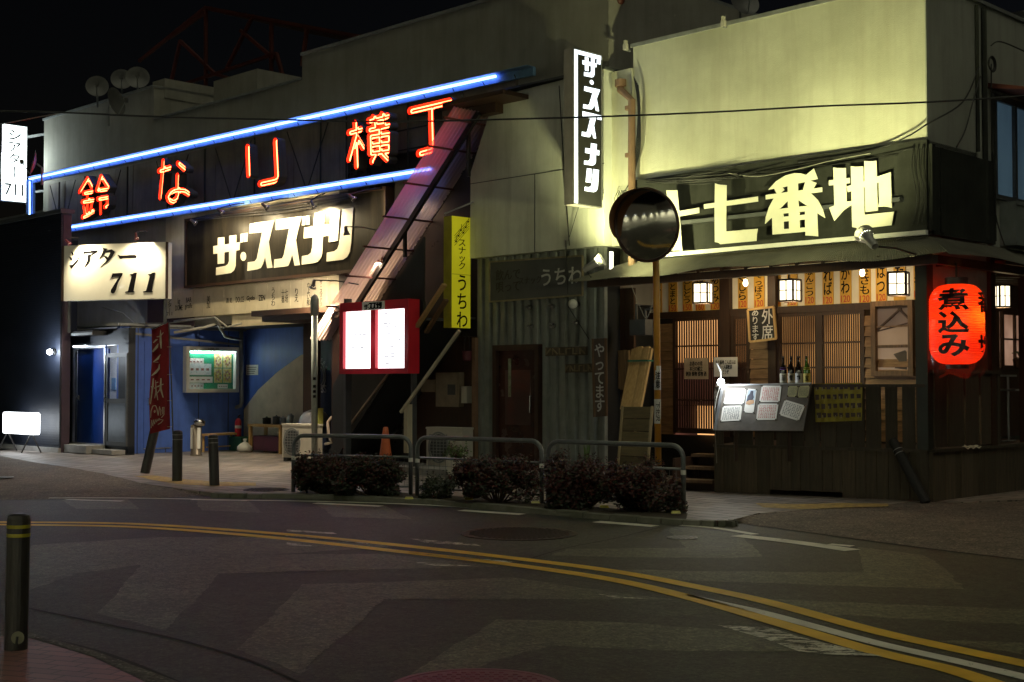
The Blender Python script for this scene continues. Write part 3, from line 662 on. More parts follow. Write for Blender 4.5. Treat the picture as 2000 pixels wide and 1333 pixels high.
# ------------------------------------------------------------------ red neon characters: tube outlines inside open channel letters
def march(F, x0, y0, st, lv):
    seg = {}
    ny, nx = F.shape
    G = F-lv
    def ip(a, b, pa, pb): t = a/(a-b); return (pa[0]+(pb[0]-pa[0])*t, pa[1]+(pb[1]-pa[1])*t)
    segs = []
    for j in range(ny-1):
        for i in range(nx-1):
            v = (G[j,i], G[j,i+1], G[j+1,i+1], G[j+1,i])
            neg = [x < 0 for x in v]
            if all(neg) or not any(neg): continue
            cs = ((i,j),(i+1,j),(i+1,j+1),(i,j+1)); pts = []
            for e in range(4):
                a, bq = e, (e+1)%4
                if neg[a] != neg[bq]:
                    key = (min(cs[a],cs[bq]), max(cs[a],cs[bq])); pts.append((key, ip(v[a], v[bq], cs[a], cs[bq])))
            for k in range(0, len(pts)-1, 2): segs.append((pts[k], pts[k+1]))
    pos, adj = {}, {}
    for a, bq in segs:
        pos[a[0]] = a[1]; pos[bq[0]] = bq[1]; adj.setdefault(a[0], []).append(bq[0]); adj.setdefault(bq[0], []).append(a[0])
    seen, loops = set(), []
    for k in adj:
        if k in seen: continue
        loop, cur = [], k
        while cur not in seen:
            seen.add(cur); loop.append(cur)
            nx_ = [q for q in adj[cur] if q not in seen]
            if not nx_: break
            cur = nx_[0]
        if len(loop) > 6: loops.append([(x0+pos[q][0]*st, y0+pos[q][1]*st) for q in loop])
    return loops
def neon_letter(strokes, x0, y0, s, label, r=.034, rr=.075, w=.33):
    st_uv = [[FU(x0+x/s, y0+y/s, w) for x, y in k] for k in strokes]
    al = np.array([p for k in st_uv for p in k]); lo, hi = al.min(0)-.15, al.max(0)+.15; g = .011
    xs, ys = np.arange(lo[0], hi[0], g), np.arange(lo[1], hi[1], g); X, Y = np.meshgrid(xs, ys); D = np.full(X.shape, 9.0)
    for k in st_uv:
        for (ax, ay), (bx, by) in zip(k[:-1], k[1:]):
            dx, dy = bx-ax, by-ay; L = dx*dx+dy*dy+1e-9; t = np.clip(((X-ax)*dx+(Y-ay)*dy)/L, 0, 1)
            D = np.minimum(D, np.hypot(X-ax-t*dx, Y-ay-t*dy))
    c = (lo+hi)/2; t = thing('neon_letter', label, 'neon letter', P(c[0], 0, c[1]), 'red neon letters on the brown band')
    tb, rm, bk, sp_ = MB(), MB(), MB(), MB()
    for lp in march(D, lo[0], lo[1], g, r): tb.tube([P(a, w, b_) for a, b_ in lp[::2]], .0125, 6, True)
    for lp in march(D, lo[0], lo[1], g, rr):
        m_ = len(lp); rm.add([P(a, .19, b_) for a, b_ in lp]+[P(a, w+.06, b_) for a, b_ in lp], [(i, (i+1)%m_, m_+(i+1)%m_, m_+i) for i in range(m_)])
    for lp in march(D, lo[0], lo[1], g, rr+.012):
        m_ = len(lp); sp_.add([P(a, .17, b_) for a, b_ in lp]+[P(a, w+.055, b_) for a, b_ in lp], [(i, (i+1)%m_, m_+(i+1)%m_, m_+i) for i in range(m_)])
    for i, k in enumerate(st_uv):
        for j, ((ax, ay), (bx, by)) in enumerate(zip(k[:-1], k[1:])):
            d = Vector((bx-ax, by-ay)).normalized(); an_ = math.atan2(d.y, d.x); po = []
            for q in range(9): th_ = an_+math.pi/2+math.pi*q/8; po.append((ax+math.cos(th_)*(rr-.004), ay+math.sin(th_)*(rr-.004)))
            for q in range(9): th_ = an_-math.pi/2+math.pi*q/8; po.append((bx+math.cos(th_)*(rr-.004), by+math.sin(th_)*(rr-.004)))
            bk.prism([P(a, .19, b_) for a, b_ in po], N*(.02+.0013*i+.0004*j))
    build('glass_tube', tb, M['neon_red'], t); build('channel_rim', rm, M['neon_tray'], t); build('channel_casing', sp_, M['wall_band'], t); build('back_plate', bk, M['neon_tray'], t)
M['neon_red'] = glow('red_white_discharge', (1.0,.09,.03), 21); M['neon_tray'] = mat('vermilion_letter_tray', (.75,.085,.03), .5, ns=6)
neon_letter([[(300,235),(110,550)],[(300,250),(395,435)],[(200,585),(405,545)],[(297,580),(297,760)],[(170,790),(430,745)],[(297,780),(297,1040)],[(212,905),(240,1060)],[(402,830),(370,1010)],[(175,1150),(300,1095),(440,1005)],
             [(620,185),(512,510)],[(620,185),(785,435)],[(560,515),(750,488)],[(540,720),(765,680)],[(765,680),(770,840),(745,885),(700,905)],[(610,740),(610,1050)]], 150, 330, 12.11, 'red neon character 鈴, first of the five from the left', r=.027, rr=.062)
neon_letter([[(172,420),(430,342)],[(270,195),(262,400),(200,1050)],[(620,245),(770,375)],[(610,530),(600,830),(612,985),(570,1095),(480,1152),(400,1115),(366,1035),(420,940),(500,890),(600,872),(750,888),(870,970)]], 300, 300, 12.12, 'red neon character な with a looped tail', r=.03, rr=.068)
neon_letter([[(195,320),(212,910)],[(795,190),(832,940),(805,1015),(750,1048),(460,1112)]], 470, 260, 11.11, 'red neon character り of two upright strokes')
neon_letter([[(150,495),(380,430)],[(270,310),(285,700),(300,1140)],[(275,560),(150,1015)],[(300,580),(420,780)],[(530,270),(895,175)],[(615,205),(640,350)],[(785,150),(800,330)],[(640,355),(790,335)],[(525,440),(905,350)],[(715,380),(720,560)],
             [(548,570),(902,520)],[(548,570),(555,890)],[(902,520),(898,850)],[(560,735),(890,690)],[(555,890),(898,850)],[(718,540),(730,870)],[(670,900),(590,1050)],[(770,890),(880,1005)]], 670, 210, 9.87, 'red neon character 横 with many strokes', r=.03, rr=.066)
neon_letter([[(240,360),(970,190)],[(628,340),(645,1000),(610,1090),(400,1148)]], 780, 180, 9.525, 'red neon character 丁, partly behind the ribbed canopy')

# ------------------------------------------------------------------ signs on the theatre
def zoomp(l, x0, y0, s): return [(x0+x/s, y0+y/s) for x, y in l]
LG = {}   # the five bold katakana, traced once
LG['za'] = [[(130,495),(218,485),(214,830),(128,838)], [(280,470),(372,458),(362,860),(342,918),(300,955),(105,985),(108,885),(230,862),(262,838),(276,800)], [(72,605),(418,553),(412,655),(72,708)], [(425,447),(462,440),(460,552),(421,560)], [(470,438),(520,432),(515,545),(468,550)]]
LG['dot'] = [[(463+37*math.cos(a*.393), 738+58*math.sin(a*.393)) for a in range(16)]]
LG['su'] = [[(548,312),(868,262),(795,545),(748,735),(720,835),(690,890),(640,908),(515,928),(522,815),(612,803),(640,765),(708,425),(540,440)], [(795,555),(840,885),(775,893),(748,745)]]
LG['zu'] = [[(885,258),(1222,212),(1150,520),(1100,710),(1070,810),(1045,862),(985,875),(862,888),(868,778),(968,765),(990,720),(1062,375),(885,395)], [(1148,525),(1195,850),(1132,858),(1100,715)], [(1230,215),(1275,210),(1270,330),(1226,338)], [(1284,207),(1332,200),(1326,325),(1280,330)]]
LG['na'] = [[(1388,170),(1525,150),(1500,480),(1495,700),(1470,770),(1430,812),(1370,828),(1225,845),(1228,735),(1310,720),(1345,690),(1362,620)], [(1258,360),(1582,315),(1575,465),(1250,505)]]
LG['ri'] = [[(1608,150),(1725,132),(1695,535),(1575,552)], [(1757,120),(1895,103),(1868,560),(1850,680),(1815,745),(1760,782),(1548,805),(1553,690),(1650,672),(1690,640),(1712,580)]]
LGU = {k: [[FU(400+x/6.667, 390+y/6.667, .24) for x, y in pl] for pl in v] for k, v in LG.items()}
def norm_glyph(k):
    a = np.array([p for pl in LGU[k] for p in pl]); lo, hi = a.min(0), a.max(0); s = hi-lo
    return [[((x-lo[0])/s[0], (y-lo[1])/s[1]) for x, y in pl] for pl in LGU[k]]
def put_glyph(mb, k, org, right, up, w, h, d=.004, slope=0):
    """org is the lower left corner"""
    right, up, org = Vector(right), Vector(up), Vector(org); nn = right.cross(up)
    for i, pl in enumerate(norm_glyph(k)): mb.prism([org+right*(x*w)+up*(y*h) for x, y in pl], nn*(d+.0008*i))
    return mb
def put_logo_row(mb, org, right, up, w, h, d=.003):
    al = np.array([p for v in LGU.values() for pl in v for p in pl]); lo, hi = al.min(0), al.max(0); s = hi-lo; nn = Vector(right).cross(Vector(up)); i = 0
    for v in LGU.values():
        for pl in v:
            i += 1; mb.prism([org+right*((x-lo[0])/s[0]*w)+up*((y-lo[1])/s[1]*h) for x, y in pl], nn*(d+.0004*i))
    return mb
sg = thing('theatre_signboard', 'long black signboard with bold white ザ・スズナリ under small spotlights', 'sign', P(-15.5,0,4.8))
b = MB(); u = -19.25
for x in (-17.7,-16.45,-15.2,-14.0,-12.9,-11.75): b.box(u+.003, x-.003, -.02, .15+random.uniform(0,.004), 4.02, 5.58); u = x
build('panel', b, mat('streaked_black_panel', (.012,.011,.009), .38, c2=(.020,.017,.013), ns=3, streak=((.12,.10,.065),.25), spec=.12), sg)
b = MB(); b.box(-19.31,-19.25,-.02,.2,3.96,5.64); b.box(-11.75,-11.69,-.02,.2,3.96,5.64); b.box(-19.25,-11.75,-.02,.2,3.96,4.02); b.box(-19.25,-11.75,-.02,.2,5.58,5.64)
build('frame', b, M['dwood'], sg)
b = MB(); i = 0
for v in LGU.values():
    for pl in v: i += 1; b.prism([P(x, .155, y) for x, y in pl], N*(.004+.0006*i))
build('lettering', b, M['letter'], sg)
# a row of tenants' name panels
ns_ = thing('name_board', 'row of thin cream name panels under the black signboard', 'sign', P(-17,.02,3.6))
cols = ['シ\nア\nタ\n|\n711','㎏\nDOME','BAR\ngiraffe','','美\n加','','酒 処','DOLCE','Gydo','ZEN','う\nち\nわ','十七\n番地','り\nえ','な\nよ\nい\n船','ザ\n・\nス\nズ\nナ\nリ']
u0 = -20.5; wd = (-13.85-u0)/len(cols)
M['nameplate'] = mat('cream_name_panel', (.60,.54,.40), .6, c2=(.5,.45,.33), ns=2, island=.08)
pan, lt = MB(), MB()
for i, s in enumerate(cols):
    a = u0+i*wd; z0, z1 = 3.27+.0*i, 3.93
    q = MB(); q.box(a+.006, a+wd-.006, -.05, .012, z0, z1); pp = build('name_panel', q, M['nameplate'], ns_)
    if s:
        rows = s.count('\n')+1; q = MB()
        hh = {1:.13,2:.3,3:.42,4:.5,5:.52,6:.56}[rows]; wide = max(len(r) for r in s.split('\n'))
        put_text(q, s, P(a+wd/2, .0125, (z0+z1)/2), U, Z, w=(.33 if wide > 3 else .26 if wide > 1 else None), h=hh, bold=.02 if s in ('ZEN','Gydo') else .004, line=.85, ext=.01, depth=.002); build('lettering', q, M['ink'], pp)
# big back-slanted white sign シアター711, set square to the street
pa, pb = Vector((-10.69,31.65,0)), Vector((-8.0,30.75,0)); rt = (pb-pa).normalized(); nrm = rt.cross(Z)
t = thing('theatre_name_sign', 'wide white box sign reading シアター711 in black above the entrance roof', 'sign', (pa+pb)/2+Z*3.62)
W_ = (pb-pa).length
b = MB()
def face(a, bq): return pa+rt*W_*a+Z*(3.62+1.315*bq)+nrm*(.06*math.sin(math.pi*a))
b.grid(face, 16, 4); b.grid(lambda a, q: face(a, q)-nrm*(.22+.06*math.sin(math.pi*a)), 16, 4)
for e in (0, 1): b.add([face(e,0), face(e,1), face(e,1)-nrm*.22, face(e,0)-nrm*.22], [(0,1,2,3)])
for e in (0, 1): b.grid(lambda a, q: face(a, e)-nrm*q*(.22+.06*math.sin(math.pi*a)), 16, 1)
build('panel', b, mat('white_sign_face', (.80,.77,.64), .35, c2=(.76,.73,.60), ns=3, coat=.3), t)
for e in (0,1): b = MB(); b.bar(face(e,0)-rt*(.012 if not e else -.012), face(e,1)-rt*(.012 if not e else -.012), .02, .06); build('frame', b, M['dwood'], t)
b = MB(); 
def fplane(l):
    out = []
    for x, y in l:
        p = hit(115+x/9.09, 465+y/9.09, pa+nrm*.045, nrm); a = (p-pa).dot(rt)/W_; out.append(p+nrm*(.06*math.sin(math.pi*min(1,max(0,a)))+.004-.045))
    return out
one_ = [(1390,618),(1330,945),(1350,960),(1345,968),(1185,972),(1190,960),(1235,945),(1300,690),(1285,665),(1265,662),(1270,650),(1320,640),(1345,622)]
sh = [[(200,240),(245,260),(260,295),(250,315),(232,310)], [(160,325),(205,340),(228,375),(215,400),(195,390)], [(372,318),(330,420),(215,548),(200,535),(175,485),(235,475),(300,410)],
      [(412,232),(520,240),(640,220),(690,225),(685,255),(600,305),(560,325),(555,400),(520,465),(455,520),(505,420),(510,310),(590,285),(630,262),(470,280),(445,290)],
      [(790,178),(865,195),(840,265),(790,330),(722,375),(770,300),(800,220)], [(845,232),(950,205),(1002,248),(985,290),(950,350),(880,430),(735,527),(840,430),(900,320),(925,262),(845,270)], [(805,320),(850,325),(900,370),(880,410),(855,388)],
      [(1055,300),(1100,318),(1360,302),(1385,330),(1375,360),(1150,362),(1105,378),(1085,360)],
      [(965,632),(1140,625),(1135,660),(1060,790),(1025,920),(1000,975),(965,988),(935,972),(938,925),(990,840),(1085,692),(990,695),(945,715),(920,755)], one_, [(x+313, y-4) for x, y in one_]]
for i, l in enumerate(sh): b.prism(fplane(l), nrm*(.006+.0006*i))
build('lettering', b, M['ink'], t)
for e in (.04,.97): b = MB(); b.bar(face(e,0)-nrm*.1, face(e,0)-nrm*.1-Z*.75, .06); build('bracket', b, M['dgrey'], t)
# projecting lit sign at the left edge
t = thing('tall_lightbox', 'tall white lit box sign reading シアター711 at the left edge', 'sign', P(-28.3,.3,5))
w0,w1,z0,z1 = srect(3,53,244,395,-28.2)
b = MB(); b.box(-28.39,-28.21,w1,w0,z0,z1); build('casing', b, M['alu'], t)
b = MB(); b.box(-28.21,-28.195,w1+.02,w0-.02,z0+.02,z1-.02); build('face', b, glow('cool_white_face', (.82,.95,.96), 2.2), t)
b = MB(); put_text(b, 'シ\nア\nタ\n|', P(-28.193,(w0+w1)/2,z0+(z1-z0)*.62), -N, Z, w=(w0-w1)*.5, h=(z1-z0)*.62, bold=.012, line=.95); put_text(b, '711', P(-28.193,(w0+w1)/2,z0+(z1-z0)*.16), -N, Z, w=(w0-w1)*.72, h=(z1-z0)*.15, bold=.01)
build('lettering', b, M['ink'], t)
b = MB(); b.bar(P(-28.3,w1,z1-.3), P(-27.4,-.15,z1-.3), .06); b.bar(P(-28.3,w1,z0+.3), P(-27.4,-.15,z0+.3), .06); build('bracket', b, M['grey'], t)
# low lit stand sign
t = thing('stand_sign', 'low white glowing sign with faint 711 on thin legs by the dark wall', 'sign', P(-22.3,2.9,0))
u0,u1,z0,z1 = rect(10,72,806,848,2.9)
b = MB(); cr = .06
po = []
for cx_, cz_, a0 in ((u1-cr,z1-cr,0),(u0+cr,z1-cr,90),(u0+cr,z0+cr,180),(u1-cr,z0+cr,270)):
    for k in range(5): an_ = R_(a0+k*22.5); po.append((cx_+cr*math.cos(an_), cz_+cr*math.sin(an_)))
b.prism([P(x,2.82,z) for x, z in po], N*.14); build('lightbox', b, glow('bright_white_face', (.90,.96,1.0), 5), t)
b = MB(); put_text(b, '711', P(u0+(u1-u0)*.72,2.9605,z0+(z1-z0)*.3), U, Z, h=.16, bold=-.005); build('lettering', b, mat('pale_grey_ink', (.35,.36,.38), .5), t)
for ux in (u0+.12, u1-.3):
    for s in (-1, 1): b = MB(); b.bar(P(ux,2.89+s*.02,z0), P(ux-.05*s,2.89+s*.22,0), .03); build('leg', b, M['black'], t)
# ------------------------------------------------------------------ lamps
def add_spot(parent, pos, aim, power, color, angle=70, blend=.6, rad=.03):
    l = bpy.data.lights.new('spot', 'SPOT'); l.energy = power; l.color = color; l.spot_size = R_(angle); l.spot_blend = blend; l.shadow_soft_size = rad
    o = bpy.data.objects.new('lamp_light', l); C.objects.link(o); o.location = pos
    o.rotation_euler = (Vector(aim)-Vector(pos)).to_track_quat('-Z', 'Y').to_euler()
    o.parent = parent; o.matrix_parent_inverse = parent.matrix_basis.inverted(); return o
def add_point(parent, pos, power, color, rad=.05):
    l = bpy.data.lights.new('bulb', 'POINT'); l.energy = power; l.color = color; l.shadow_soft_size = rad
    o = bpy.data.objects.new('lamp_light', l); C.objects.link(o); o.location = pos; o.parent = parent; o.matrix_parent_inverse = parent.matrix_basis.inverted(); return o
M['bulb_warm'] = glow('warm_bulb', (1.0,.80,.50), 12); M['bulb_dim'] = glow('warm_bulb_dim', (1.0,.85,.62), 1.2); M['bulb_cool'] = glow('cool_bulb', (.85,.93,1.0), 30)
M['shade'] = mat('spot_shade', (.14,.12,.13), .35, metal=.3, ns=6); M['shade_red'] = mat('red_shade', (.40,.10,.09), .4, ns=6)
def spot_lamp(label, pos, aim, anchor, power, color, group=None, r=.07, L=.15, m='shade', bm='bulb_warm', angle=95, cat='spotlight', blend=.7):
    pos, aim, anchor = Vector(pos), Vector(aim), Vector(anchor); d = (aim-pos).normalized()
    t = thing('spotlight', label, cat, anchor, group)
    b = MB(); b.lathe([(r*.35,-L*.62),(r*.45,-L*.5),(r*.5,0),(r,L*.5),(r*.94,L*.5),(r*.42,.02)], pos, d, 18, caps=False); b.lathe([(.001,-L*.64),(r*.35,-L*.62)], pos, d, 18, caps=False); build('shade', b, M[m], t, smooth=True)
    b = MB(); b.lathe([(r*.30,L*.02),(r*.72,L*.22),(r*.72,L*.30),(r*.4,L*.40),(.002,L*.43)], pos, d, 16, caps=False); build('bulb', b, M[bm], t, smooth=True)
    b = MB(); mid = (anchor+pos-d*L*.6)/2+Z*.03; b.tube([anchor, mid, pos-d*L*.6], .014, 6); build('arm', b, M['blackmat'], t)
    if power: add_spot(t, pos+d*(L*.52), aim, power, color, angle, blend)
    return t
WARM = (1.0,.78,.45)
gs = 'spotlights over the black signboard'
for i, (x, y, pw, nm) in enumerate(((378,434,90,'leftmost small spotlight over the black signboard, beside its corner'), (430,413,170,'second small spotlight from the left over the black signboard'), (517,403,170,'third small spotlight from the left, over the first bold ス'),
                              (611,401,330,'brightest small spotlight flaring over the ナ of the black signboard'), (687,386,50,'rightmost small spotlight below the blue neon, near the canopy'))):
    w = .95 if i != 3 else .42
    p = fp(x, y, w); q = p-N*(w-.1)+Z*.28; u_, w_, z_ = uwz(p)
    spot_lamp(nm, p, P(u_+.12, .16, z_-.55 if i != 3 else z_-.5), q, pw, (1.0,.80,.46), gs, r=.065, L=.15, angle=150)
p = fp(676,452,1.0); spot_lamp('dark spotlight on a bracket beside the リ of the signboard', p, p-Z+N*-.2, fp(745,452,.9), 0, WARM, r=.075, L=.16, bm='bulb_dim')
p = fp(612,556,1.25); spot_lamp('white spotlight on a long arm below the canopy foot', p, P(-14.6,.75,0), fp(700,556,1.0), 560, (1.0,.82,.56), r=.075, L=.16, bm='bulb_warm', angle=172, blend=.35)
p = fp(744,505,.62); spot_lamp('spotlight clipped under the canopy, shining down its ribs', p, P(-11.9,.5,3.2), p+Z*.15, 110, (1.0,.80,.56), r=.07, L=.13, m='shade_red', angle=120)
for x, y, nm, pw in ((133,474,'pinkish spotlight at the left corner of the theatre name sign',150), (266,462,'red-brown spotlight above the middle of the theatre name sign',130)):
    p = hit(x, y, pa+nrm*.42, nrm); spot_lamp(nm, p, hit(x+(45 if x < 200 else 10), 525, pa+nrm*.02, nrm), p-nrm*.4+Z*.15, pw, (1.0,.86,.58), 'spotlights of the theatre name sign', r=.06, L=.15, m='shade_red', angle=135)
t = thing('wall_lamp', 'bright white bulb lamp on the dark wall by the blue door', 'lamp', fp(97,688,2.46))
c = fp(97,688,2.6); b = MB(); b.lathe([(.002,-.07),(.05,-.05),(.07,0),(.05,.05),(.002,.07)], c, Z, 14, caps=False); build('bulb', b, M['bulb_cool'], t, smooth=True)
b = MB(); b.tube([c+N*-.14, c-N*.04+Z*.05], .03, 8); b.lathe([(.07,0),(.07,.03)], c-N*.14, N, 12); build('bracket', b, M['blackmat'], t)
add_point(t, c+N*.25+U*.1, 85, (.80,.90,1.0))
tb_ = [o for o in C.objects if o.type == 'EMPTY' and o.name == 'tall_lightbox'][0]
add_point(tb_, P(-27.75,.55,(SU(28,320,-28.2)[1])), 110, (.82,.95,.92), .35)
# light inside the entrance
add_point(t, P(g0-.6,1.35,2.3), 40, (.85,.93,1.0), .1).name = 'lamp_light'

# ------------------------------------------------------------------ snack bar building (middle)
mb_ = thing('snack_building', 'grey panelled building with a ribbed metal ground floor in the middle', 'building', P(-7.3,.2,0))
b = MB(); b.prism([fp(918,505,.25), P(-5.80,.25,4.0), P(-5.80,.25,7.02), fp(966,190,.25), fp(919,338,.25)], N*-6.2); build('upper_wall', b, M['panel'], mb_)
b = MB(); b.box(-5.80,-5.36,-6,.05,4.0,7.0); build('pilaster', b, M['stucco'], mb_)
b = MB(); b.box(FU(966,190,.25)[0],-5.75,-6,.29,7.02,7.06); build('coping', b, M['dgrey'], mb_)
b = MB()
for z in (5.4,): b.box(-9.14,-5.8,.25,.256,z,z+.012)
b.box(-7.45,-7.438,.25,.256,4.0,5.4); build('panel_joint', b, M['dgrey'], mb_)
dx0,dx1,_,dzt = rect(972,1052,662,870,.1)
b = MB(); b.trap(P(-9.14,.06,4.0), P(dx0,.06,4.0), P(-9.14,.06,0), 3, .06, N); b.trap(P(dx0,.06,4.0), P(dx1,.06,4.0), P(dx0,.06,2.32), 5, .06, N); b.trap(P(dx1,.06,4.0), P(-5.9,.06,4.0), P(dx1,.06,0), 7, .06, N)
build('corrugated_wall', b, M['corr'], mb_)
b = MB(); b.box(-9.14,-5.92,-.3,.04,0,4.0); b.box(-9.14,-6.25,-6,-.3,0,4.0); build('inner_wall', b, M['blackmat'], mb_)
b = MB(); b.box(dx0-.06,dx0+.03,.04,.18,0,2.36); b.box(dx1-.03,dx1+.06,.04,.18,0,2.36); b.box(dx0+.03,dx1-.03,.04,.18,2.26,2.36); build('door_frame', b, M['dwood'], mb_)
b = MB(); b.box(dx0+.03,dx1-.03,.05,.10,.1,2.26); dr = build('door', b, mat('dark_red_door', (.045,.016,.010), .25, c2=(.03,.012,.008), ns=3), mb_)
b = MB(); b.box(dx0+.2,dx1-.2,.10,.105,.9,1.9); build('pane', b, glow_var('dim_red_pane', (.16,.032,.010), (.006,.002,.001), .16, 2.2, lo=.5, hi=.85, base=(.03,.008,.006)), dr)
b = MB(); x_, z_ = FU(995,735,.11); b.box(x_-.035,x_+.035,.10,.108,z_-.38,z_+.32); build('sticker', b, mat('pale_sticker', (.35,.38,.30), .6, c2=(.12,.2,.08), ns=7), dr)
b = MB(); x_, z_ = FU(1038,790,.11); b.tube([P(x_,.10,z_-.15),P(x_,.15,z_-.15),P(x_,.15,z_+.15),P(x_,.10,z_+.15)], .014); build('handle', b, M['chrome'], dr)
b = MB(); u_, z_ = FU(928,780,.2); b.box(u_-.07,u_+.02,.14,.22,0,z_+1.15); build('corner_post', b, M['orangepipe'], mb_)

# hanging name plank with the chalk writing うちわ
t = thing('snack_signboard', 'dark grey plank sign with pale うちわ on the ribbed wall', 'sign', P(-7.4,.2,3.5))
q = [fp(957,512,.22), fp(1138,500,.22), fp(1138,577,.22), fp(957,590,.22)]
b = MB(); b.prism(q, -N*.04); build('board', b, mat('slate_board', (.085,.088,.085), .6, c2=(.06,.062,.06), ns=3), t)
b = MB()
for i in range(4): b.bar(q[i]+N*.005, q[(i+1)%4]+N*.005, .03, .03)
build('frame', b, mat('tarnished_trim', (.26,.22,.13), .6, ns=9, lo=.4, hi=.6), t)
b = MB(); c = (q[0]+q[1]+q[2]+q[3])/4
put_text(b, 'うちわ', fp(1096,540,.222), U, Z, h=.30, bold=.012); build('lettering', b, M['chalk'], t)
b = MB(); put_text(b, '飲んで\n唄って', fp(992,548,.222), U, Z, h=.42, bold=.0); put_text(b, 'スナック', fp(1035,548,.222), U, Z, h=.13, bold=.0); build('faded_lettering', b, mat('faded_brown_ink', (.028,.018,.014), .6), t)
# glass globes on the ribbed wall
for x, y, nm in ((1027,600,'clear glass globe lamp on the ribbed wall, left of the upper row'), (1072,598,'clear glass globe lamp in the middle of the upper row under the plank sign'), (1030,637,'clear glass globe lamp at the left of the lower row'), (1074,636,'clear glass globe lamp in the middle of the lower row'), (1119,630,'clear glass globe lamp at the right of the lower row')):
    c = fp(x, y, .24); t = thing('globe_lamp', nm, 'lamp', c, 'unlit globe lamps on the ribbed wall')
    b = MB(); b.lathe([(.001,-.075),(.05,-.055),(.075,0),(.05,.055),(.001,.075)], c, N, 16, caps=False); build('globe', b, M['glass'], t, smooth=True)
    b = MB(); b.lathe([(.045,-.12),(.045,-.07),(.02,-.05)], c, N, 12); b.lathe([(.012,-.05),(.02,-.01),(.004,.02)], c, N, 8); build('socket', b, M['chrome'], t)
c = fp(1119,594,.24); t = thing('globe_lamp', 'white frosted globe lamp at the right of the upper row', 'lamp', c)
b = MB(); b.lathe([(.001,-.085),(.06,-.062),(.085,0),(.06,.062),(.001,.085)], c, N, 18, caps=False); build('globe', b, mat('frosted_globe', (.62,.62,.58), .3), t, smooth=True)
b = MB(); b.lathe([(.045,-.14),(.045,-.07)], c, N, 12); build('socket', b, M['chrome'], t)
# carved wooden letter plaques
for x0, x1, y0, y1, tx, nm in ((1065,1145,678,695,'WOODEN','long carved wooden letter plaque high on the ribbed wall'), (1104,1158,711,728,'BOTTOM','short carved wooden letter plaque below the longer one')):
    u0,u1,z0,z1 = rect(x0,x1,y0,y1,.17); t = thing('wooden_plaque', nm, 'plaque', P((u0+u1)/2,.15,z0))
    b = MB(); b.box(u0,u1,.13,.17,z0,z1); build('board', b, M['oldwood'], t)
    b = MB(); k = 6
    for i in range(k):
        a = u0+(u1-u0)*(i+.15)/k; e = a+(u1-u0)*.7/k
        b.bar(P(a,.18,z0+.02), P(a,.18,z1-.02), .03, .02); b.bar(P(a,.18,z1-.03 if i%2 else z0+.03), P(e,.18,z0+.03 if i%3 else z1-.03), .03, .02)
    build('carving', b, mat('pale_carved_wood', (.22,.17,.09), .7, ns=6), t)
# hanging sign やってます
t = thing('hanging_plank_sign', 'tall brown plank with white brush letters やってます', 'sign', P(-5.9,.3,2.1))
q = [fp(1158,662,.3), fp(1183,661,.3), fp(1184,813,.3), fp(1161,815,.3)]
b = MB(); b.prism(q, -N*.04); build('board', b, mat('sign_brown', (.085,.058,.042), .6, ns=4), t)
b = MB(); b.bar(q[0],q[3],.02,.045); b.bar(q[1],q[2],.02,.045); build('frame', b, M['wood'], t)
b = MB(); put_text(b, 'や\nっ\nて\nま\nす', fp(1171,738,.302), U, Z, w=.22, h=1.16, bold=.012, line=.9); build('lettering', b, M['chalk'], t)
# projecting yellow sign スナック うちわ
uf = -9.17; w0,w1,z0,z1 = srect(882,918,424,641,uf)
t = thing('yellow_lightbox', 'tall yellow box sign reading スナック うちわ with a music staff', 'sign', P(uf,w0,z0))
M['yellow'] = glow_var('lit_yellow_face', (.60,.56,.012), (.50,.46,.01), .34, 2.5); M['yellow'].node_tree.nodes['Principled BSDF'].inputs['Base Color'].default_value = (.7,.65,.03,1)
b = MB(); b.box(uf-.22,uf,w1,w0,z0,z1); build('casing', b, mat('olive_casing', (.45,.40,.03), .5, ns=4), t)
b = MB(); zm = z0+(z1-z0)*.48; b.box(uf,uf+.012,w1,w0,z0,zm-.006); b.box(uf,uf+.012,w1,w0,zm+.006,z1); build('face', b, M['yellow'], t)
wc = (w0+w1)/2
b = MB(); put_text(b, 'ス\nナ\nッ\nク', P(uf+.0125,wc-.02,z0+(z1-z0)*.66), -N, Z, w=.17, h=.56, bold=.004, line=.9); put_text(b, 'う\nち\nわ', P(uf+.0125,wc-.02,z0+(z1-z0)*.24), -N, Z, w=.27, h=.98, bold=.01, line=1.0)
for i in range(5): b.bar(P(uf+.014,w0-.06,z1-.55+i*.045), P(uf+.014,w1+.04,z1-.20+i*.045), .006, .004, up=U)
for i in range(6):
    k = i/6+.1; wq = w0-.06+(w1+.1-w0)*k; zq = z1-.52+.35*k+.05*(i%3); b.box(uf+.0125,uf+.016,wq-.02,wq+.02,zq,zq+.03); b.box(uf+.0125,uf+.016,wq-.022,wq-.014,zq,zq+.13)
build('lettering', b, M['ink'], t)
b = MB(); b.bar(fp(868,418,.6), fp(925,395,.26), .025); b.bar(P(uf-.1,w1,z1-.15), P(uf-.1,.0,z1-.15), .04); b.bar(P(uf-.1,w1,z0+.2), P(uf-.1,.0,z0+.2), .04); build('bracket', b, M['steel'], t)
